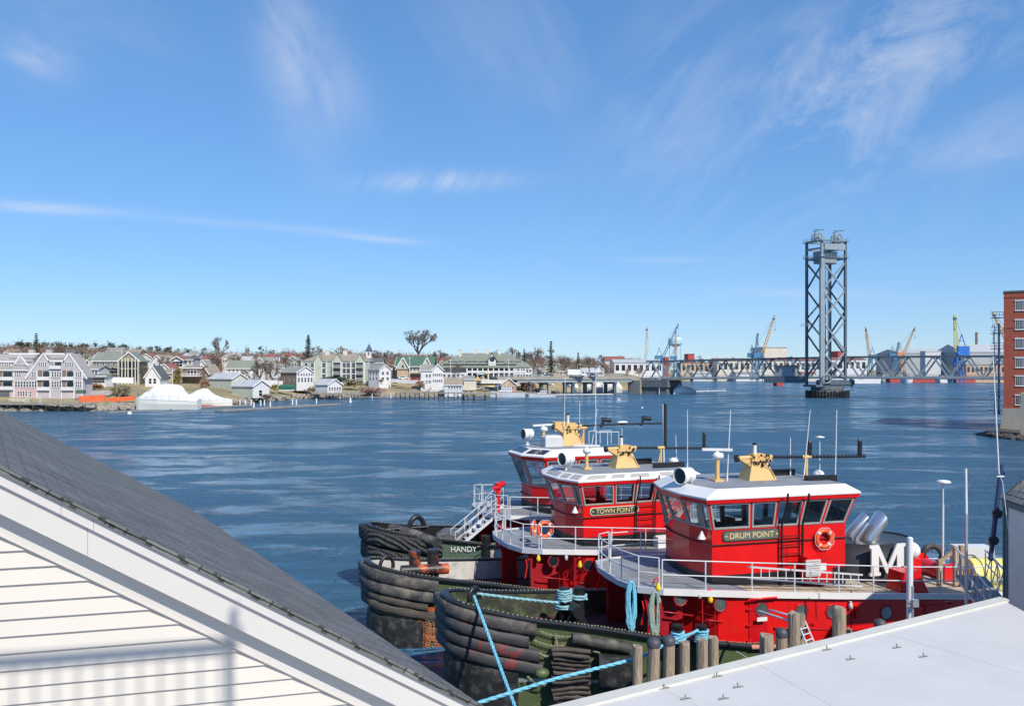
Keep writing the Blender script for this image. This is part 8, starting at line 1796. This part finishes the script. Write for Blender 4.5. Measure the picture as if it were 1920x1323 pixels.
for k, (a, b_, y0, y1, D, lab) in enumerate([(1088, 1130, 715, 738, 415, 'white wrapped boat seen between the approach bridge piers'), (1128, 1166, 713, 738, 420, 'white wrapped boat next to the stone pier, under the approach'), (1206, 1240, 716, 738, 404, 'pale wrapped boat right beside the concrete pier'), (1236, 1282, 717, 738, 402, 'broad white wrapped boat right of the pale one'), (1262, 1304, 722, 737, 396, 'low white wrapped boat at the end of the float'),
      (1012, 1046, 716, 734, 430, 'white wrapped boat stored behind the first bridge piers'), (1052, 1084, 714, 736, 440, 'white wrapped boat with a red stripe behind the bridge piers')]):
    wrapped(lab, a, b_, y0, y1, D, [(0, .5), (.25, .9), (.5, 1), (.8, .85), (1, .5)])
def workboat(label, px0, px1, yb, D, hull_h, cab, mastpx=(), gal=None, extra=None, sheer=.35, rz=4):
    w = (px1-px0)*D/FPX; t = thing('fishing_boat', label, 'boat', (X((px0+px1)/2, D), D, 0), R(rz)); n = 18; rings = []; h = hull_h*D/FPX
    for i in range(n+1):
        u = i/n; k = min(1, (u/.35))**.65*w*.12+.03; s = h*(1.0+sheer*(1-u)**2); rings.append([V((u-.5)*w+.5*max(0, .3-u), -k*.6, -.4), V((u-.5)*w, -k, s), V((u-.5)*w, k, s), V((u-.5)*w+.5*max(0, .3-u), k*.6, -.4)])
    mb = MB(); mb.loft(rings, 0, True, False); mb.build('hull', M['white_far'], t); mb = MB()
    for i in range(n): 
        for s in (1, 2): mb.bar(rings[i][s]+V(0, 0, .05), rings[i+1][s]+V(0, 0, .05), .12)
    mb.build('rail', M['brownh'], t)
    a0, a1, ch = cab; x0, x1 = (a0-.5)*w, (a1-.5)*w; z = h*1.0; ch = ch*D/FPX; mb = MB(); mb.prism([V(x0, -w*.075, z-.2), V(x1, -w*.075, z-.2), V(x1, -w*.075, z+ch), V(x0+.5, -w*.075, z+ch)], V(0, w*.15, 0)); mb.bx(x0-.9, x0+.4, -w*.06, w*.06, z-.2, z+ch*.45); mb.build('wheelhouse', M['white_far'], t); mb = MB(); mb.bx(x0+.2, x1+.5, -w*.085, w*.085, z+ch, z+ch+.15); mb.build('wheelhouse_roof', M['white'], t)
    nn = max(2, int((x1-x0)/1.0))
    for i in range(nn): add_win(t, x0+.6+(x1-x0-.7)*(i+.4)/nn, z+ch*.62, .6, .6, 'front', y=-w*.075)
    for (u, top, r) in mastpx: mb = MB(); x = (u-.5)*w; mb.cyl(V(x, 0, z), V(x, 0, (top)*D/FPX), r, r*.6, 6); mb.bar(V(x-.8, 0, top*D/FPX*.8), V(x+.8, 0, top*D/FPX*.8), .08); mb.build('mast', M['white'], t)
    if gal: mb = MB(); mb.bar(V((gal-.5)*w, -.9, h), V((gal-.5)*w+1.2, -.9, h+3.2), .16); mb.bar(V((gal-.5)*w, .9, h), V((gal-.5)*w+1.2, .9, h+3.2), .16); mb.bar(V((gal-.5)*w+1.2, -.9, h+3.2), V((gal-.5)*w+1.2, .9, h+3.2), .16); mb.build('gallows', M['redh'], t)
    return t
workboat('white fishing boat with a red gallows moored left of the approach bridge', 919, 984, 743, 352, 9, (.30, .62, 9), [(.22, 46, .09), (.48, 32, .07)], .68)
workboat('small white lobster boat moored under the approach bridge', 991, 1042, 743, 352, 6, (.40, .66, 6), [(.5, 22, .05)])
workboat('small white boat beside the timber pier of the dock pavilion', 612, 640, 742, 335, 3, (.3, .5, 2))
def flat_hulls():
    t = thing('canoe', 'long red upturned hull lying on the float behind the wrapped boats', 'boat', P(384, 762, 255)); rings = [[V((u-.5)*7, math.cos(a)*.45*math.sin(math.pi*(u*.96+.02))**.5, math.sin(a)*.55*math.sin(math.pi*(u*.96+.02))**.5) for a in [math.pi*k/6 for k in range(7)]] for u in [i/10 for i in range(11)]]; mb = MB(); mb.loft(rings, 0, True, True); mb.build('hull', M['redh'], t)
    t = thing('covered_boat', 'boat under a dark green tarpaulin on the shore below the chalet', 'boat', P(538, 730, 325)); mb = MB(); mb.loft([[V((u-.5)*6.3, c*1.1*k, s*2.1*k+.1) for c, s in ((-1, 0), (-1, .6), (-.5, .95), (.5, .95), (1, .6), (1, 0))] for u, k in ((0, .7), (.08, .95), (.5, 1), (.92, .95), (1, .7))], 0, False, False); mb.build('tarpaulin', M['greentarp'], t); mb = MB(); mb.bx(-3, 3, -.9, .9, -.5, .15); mb.build('hull', M['white_far'], t)
M['greentarp'] = mat('dark_green_tarpaulin', (.02, .12, .08), .6, var=.15)
flat_hulls()
# white float posts, buoys, dock posts
ORD = 'first second third fourth fifth sixth seventh eighth ninth tenth eleventh twelfth thirteenth'.split()
def posts(label, pts, h, r, m, name='dock_post', cat='post', group=None, base=.4):
    me = None
    for i, (px, py) in enumerate(pts):
        D = (CAMZ-base)*FPX/(py-HOR)
        if me is None: mb = MB(); mb.cyl(V(0, 0, -1.2), V(0, 0, h), r, r*.95, 8); mb.cyl(V(0, 0, h), V(0, 0, h+.12), r*1.15, r*.3, 8); me = mb.mesh(name, M[m])
        o = bpy.data.objects.new(name, me); COL.objects.link(o); o.location = (X(px, D), D+1, base); k = sorted(pts).index((px, py)); tag(o, label+(', '+ORD[k]+' from the left' if len(pts) > 1 else ''), cat, group)
posts('short white capped post on the long float', [(410, 759), (432, 758), (440, 757), (448, 757), (458, 757), (469, 757), (487, 758), (494, 757), (505, 760), (547, 756), (554, 756), (592, 754), (474, 762)], 1.3, .26, 'white', group='white posts on the long float')
posts('white post on the float below the lawn', [(697, 745), (732, 745)], 1.6, .22, 'white', group='white posts on the lawn float')
posts('grey timber post of the left piers', [(93, 757), (108, 757), (127, 757), (155, 757), (172, 757), (206, 756), (250, 754)], 3.6, .2, 'greywood', base=1.0, group='posts of the left piers')
posts('pale slim mooring pole by the boat sheds', [(434, 748), (475, 746), (508, 745), (520, 745), (555, 742), (564, 741), (572, 741)], 3.6, .16, 'greywood', base=.5, group='mooring poles by the boat sheds')
posts('white post on the float right of the pier', [(1302, 735), (1315, 735), (1328, 734), (1359, 733), (1290, 736)], 1.5, .12, 'white', group='lamp posts on the right float')
def a_frames():
    for k, px in enumerate((50, 75)):
        t = thing('pile_tripod', ['pale green timber tripod standing in the water, left one', 'pale green timber tripod standing in the water, right one'][k], 'tripod', P(px, 768, 238)); mb = MB()
        for dx in (-.9, 0, .9): mb.bar(V(dx, 0, -1), V(dx*.25, .4, 4.0), .28)
        mb.bar(V(-.6, .1, 1.4), V(.6, .1, 1.4), .2); mb.build('legs', M['sagep'], t)
a_frames()
for k, (px, py, lab) in enumerate([(657, 755, 'upright white mooring buoy floating in front of the lawn'), (243, 776, 'round white mooring buoy near the thin float'), (1160, 750, 'tiny white buoy in the river below the approach bridge'), (1204, 765, 'tiny white buoy in midstream behind the farthest tug')]):
    D = CAMZ*FPX/(py-HOR); mb = MB(); s = [.8, .6, .5, .35][k]
    if k == 0: mb.lathe((0, 0, -.2), [(.1, 0), (.45, .2), (.5, .6), (.28, 1.2), (.25, 1.9), (.1, 2.1)], 12)
    else: mb.sphere((0, 0, .1), s, n=12, m=8)
    o = mb.build('mooring_buoy', M['white'], None, (0, 0, 0), lab, 'buoy'); o.location = (X(px, D), D, 0)
# ------------------------------------------------------------------ vehicles, poles and people-scale things on the far bank and bridge
def vehicle(label, px, D, z, L_, H_, col, kind='car', rz=0.0):
    t = thing({'car': 'parked_car', 'truck': 'box_truck'}[kind], label, {'car': 'car', 'truck': 'truck'}[kind], (X(px, D), D, z), rz); m = mat('car_paint_'+'_'.join('%d' % (q*100) for q in col), col, .3, var=.03, coat=.4); w = 1.8
    if kind == 'truck':
        mb = MB(); mb.bx(-L_/2, L_*.22, -1.2, 1.2, .9, H_); mb.build('cargo_box', m, t); mb = MB(); mb.prism([V(L_*.25, -1.1, .6), V(L_/2, -1.1, .6), V(L_/2, -1.1, 1.5), V(L_*.42, -1.1, 2.5), V(L_*.25, -1.1, 2.6)], (0, 2.2, 0)); c = mb.build('cab', M['white'], t); mb = MB(); mb.bx(L_*.3, L_*.42, -1.12, -1.1, 1.6, 2.3); mb.build('side_window', M['glassdark'], c); xs = (-L_*.33, L_*.36)
    else:
        mb = MB(); mb.prism([V(-L_/2, -.85, .35), V(L_/2, -.85, .35), V(L_/2, -.85, .75), V(L_*.28, -.85, .9), V(-L_/2, -.85, .95)], (0, 1.7, 0)); mb.prism([V(-L_*.42, -.72, .92), V(L_*.27, -.72, .88), V(L_*.12, -.72, H_), V(-L_*.3, -.72, H_)], (0, 1.44, 0)); mb.build('body', m, t); mb = MB(); mb.prism([V(-L_*.37, -.735, .97), V(L_*.22, -.735, .94), V(L_*.10, -.735, H_-.08), V(-L_*.28, -.735, H_-.08)], (0, 1.47, 0)); mb.build('side_window', M['glassdark'], t); xs = (-L_*.32, L_*.32)
    for x in xs:
        for y in (-.9, .7): mb = MB(); mb.cyl(V(x, y, .35), V(x, y+.22, .35), .36 if kind == 'car' else .5, n=12); mb.build('wheel', M['rubber'], t)
zb = APZ+.5
vehicle('white box truck driving on the approach bridge', 1081, 388, zb, 8.5, 3.5, (.8, .8, .8), 'truck'); vehicle('dark grey car on the approach bridge, behind the white truck', 1029, 386, zb, 4.6, 1.5, (.06, .08, .12)); vehicle('small blue car crossing the bridge right of the truck', 1112, 392, zb, 4.4, 1.45, (.08, .12, .2))
vehicle('white parked car in front of the green roofed house', 757, 372, Z(711, 372), 4.6, 1.5, (.8, .8, .8)); vehicle('red parked car in front of the green roofed house', 779, 370, Z(713, 370), 4.5, 1.5, (.45, .03, .04)); vehicle('dark blue parked car at the left of the white fence', 742, 378, Z(711, 378), 4.5, 1.5, (.04, .05, .12)); vehicle('silver parked car beside the bank of the fishing wharf', 898, 376, 2.8, 4.4, 1.5, (.4, .42, .45)); vehicle('dark blue car on the wharf beside the boathouse', 917, 374, 2.8, 4.4, 1.5, (.05, .08, .16))
def lamps():
    for i, (px, yt, yb, D, lab) in enumerate([(1005, 683, 707, 392, 'street lamp with a curved arm at the start of the approach bridge'), (1043, 682, 706, 394, 'street lamp in the middle of the approach bridge'), (1083, 682, 706, 396, 'street lamp above the white truck on the bridge')]):
        b0 = P(px, yb, D); t = thing('street_lamp', lab, 'street lamp', b0, 0, 'street lamps on the approach bridge'); h = (yb-yt)*D/FPX; mb = MB(); mb.cyl(V(0, 0, 0), V(0, 0, h*.85), .13, .09, 8); mb.tube([V(0, 0, h*.85), V(.15, 0, h*.96), V(.7, 0, h), V(1.1, 0, h*.98)], .07, 6); mb.build('pole', M['railp'], t); mb = MB(); mb.bx(.8, 1.5, -.15, .15, h*.95, h*.99); mb.build('lamp_head', M['white'], t)
    for i, (px, yt, yb, D, m, lab) in enumerate([(1127, 664, 706, 420, 'darkwood', 'tall dark utility pole behind the bridge workshop'), (522, 662, 716, 330, 'greywood', 'pale utility pole with a transformer left of the chalet'), (768, 668, 712, 372, 'white_far', 'white utility pole in front of the green roofed house'), (737, 666, 700, 430, 'greywood', 'thin utility pole beside the brick red roof'), (557, 667, 690, 360, 'greywood', 'utility pole in front of the sage apartments'), (323, 688, 724, 312, 'white_far', 'white flagpole beside the yellow green hedge'), (262, 700, 742, 262, 'greywood', 'slim pole at the end of the wrapped boat'), (845, 672, 706, 385, 'white_far', 'white flagpole before the left end of the mansion'), (953, 672, 712, 384, 'white_far', 'white flagpole before the right end of the mansion'), (1236, 672, 735, 396, 'white_far', 'thin white mast rising among the boats right of the pier')]):
        b0 = P(px, yb, D); t = thing('utility_pole' if 'utility' in lab else ('flagpole' if 'flag' in lab else 'pole'), lab, 'pole', b0); h = (yb-yt)*D/FPX; mb = MB(); mb.cyl(V(0, 0, -1.5), V(0, 0, h), .17, .12, 7)
        if 'utility' in lab: mb.bar(V(-1.1, 0, h-.7), V(1.1, 0, h-.7), .14)
        mb.build('pole', M[m], t)
        if 'transformer' in lab: mb = MB(); mb.cyl(V(.4, 0, h*.72), V(.4, 0, h*.86), .3, n=10); mb.build('transformer', M['railp'], t)
    # white timber gantry standing among the trees
    t = thing('gantry', 'tall white H shaped pole frame above the grey roofed house', 'frame', P(437, 690, 400)); mb = MB()
    for px in (433, 442): mb.bar(V(X(px, 400)-X(437, 400), 0, -2), V(X(px, 400)-X(437, 400), 0, Z(663, 400)-Z(690, 400)), .3)
    mb.bar(V(X(425, 400)-X(437, 400), 0, Z(663.5, 400)-Z(690, 400)), V(X(448, 400)-X(437, 400), 0, Z(663.5, 400)-Z(690, 400)), .3); mb.build('poles', M['cream'], t)
lamps()
def shore_bits():
    # stairs and ramp, colourful kayaks and orange excavator on the mansion quay, gravel slope
    t = thing('ramp', 'pale wooden stairs going down from the quay to the float', 'stairs', (X(802, 364), 364, 0)); mb = MB(); mb.bar(V(-1.6, -2, .5), V(1.6, 0, 3.6), 1.2, .15); mb.build('steps', M['greywood'], t); mb = MB(); mb.bar(V(-1.6, -2.6, 1.5), V(1.6, -.6, 4.6), .1); mb.bar(V(-1.6, -1.4, 1.5), V(1.6, .6, 4.6), .1); mb.build('handrail', M['greywood'], t)
    for k, (px, py, D, L_, m, lab) in enumerate([(903, 701, 386, 5, 'lightblue', 'pale blue upturned kayak before the mansion'), (914, 700, 386, 3, 'craneyel', 'orange yellow kayak end before the mansion'), (922, 724, 372, 5, 'craneyel2', 'yellow green kayak on the fishing wharf'), (935, 724, 372, 4, 'shipblue', 'blue kayak on the fishing wharf')]):
        t = thing('kayak', lab, 'kayak', P(px, py, D), .1); mb = MB(); mb.loft([[V((u-.5)*L_, math.cos(a)*.35*math.sin(math.pi*(u*.94+.03))**.6, math.sin(a)*.4*math.sin(math.pi*(u*.94+.03))**.6) for a in [2*math.pi*q/8 for q in range(8)]] for u in [i/8 for i in range(9)]], 0, True, True); mb.build('hull', M[m], t)
    t = thing('excavator', 'small orange excavator on the bank beside the mansion wharf', 'excavator', (X(896, 378), 378, Z(716, 378))); mb = MB(); mb.bx(-1.4, .9, -.8, .8, .7, 2.1); mb.build('cab', M['craneyel'], t); mb = MB(); mb.bx(-1.5, 1.3, -1, -.5, 0, .6); mb.bx(-1.5, 1.3, .5, 1, 0, .6); mb.build('tracks', M['rubber'], t); mb = MB(); mb.bar(V(.6, 0, 1.5), V(2.6, 0, 3.0), .3); mb.bar(V(2.6, 0, 3.0), V(3.4, 0, 1.2), .25); mb.box((3.4, 0, .9), (.6, .7, .6)); mb.build('boom', M['craneyel'], t)
    # lobster traps stacked on the left pier, wooden sign board
    t = thing('pier_sign', 'long white sign board on the railing of the left pier', 'sign', P(33, 751, 243)); mb = MB(); mb.bx(-2.6, 2.6, -.06, .06, -.35, .55); mb.build('board', M['cream'], t)
    t = thing('green_canopy', 'small green canopy frame over the orange fencing', 'canopy', P(149, 735, 246)); mb = MB(); mb.bx(-1.0, 1.4, -.5, 1.2, -.4, .7); mb.build('canopy', M['rgreen'], t); mb = MB(); 
    for x in (-.95, 1.35): mb.bar(V(x, -.4, -3), V(x, -.4, -.4), .14)
    mb.build('posts', M['greywood'], t)
    t = thing('pier_shed', 'weathered low shed roof behind the orange fencing', 'shed', P(182, 741, 254)); mb = MB(); mb.bx(-3.8, 3.8, 0, 3, -3, 0); mb.build('wall', M['greywood'], t); mb = MB(); mb.prism([V(-4.1, -.4, 0), V(4.1, -.4, 0), V(4.1, 3.4, 1.3), V(-4.1, 3.4, 1.3)], (0, 0, .15)); mb.build('roof', M['rlav'], t)
shore_bits()
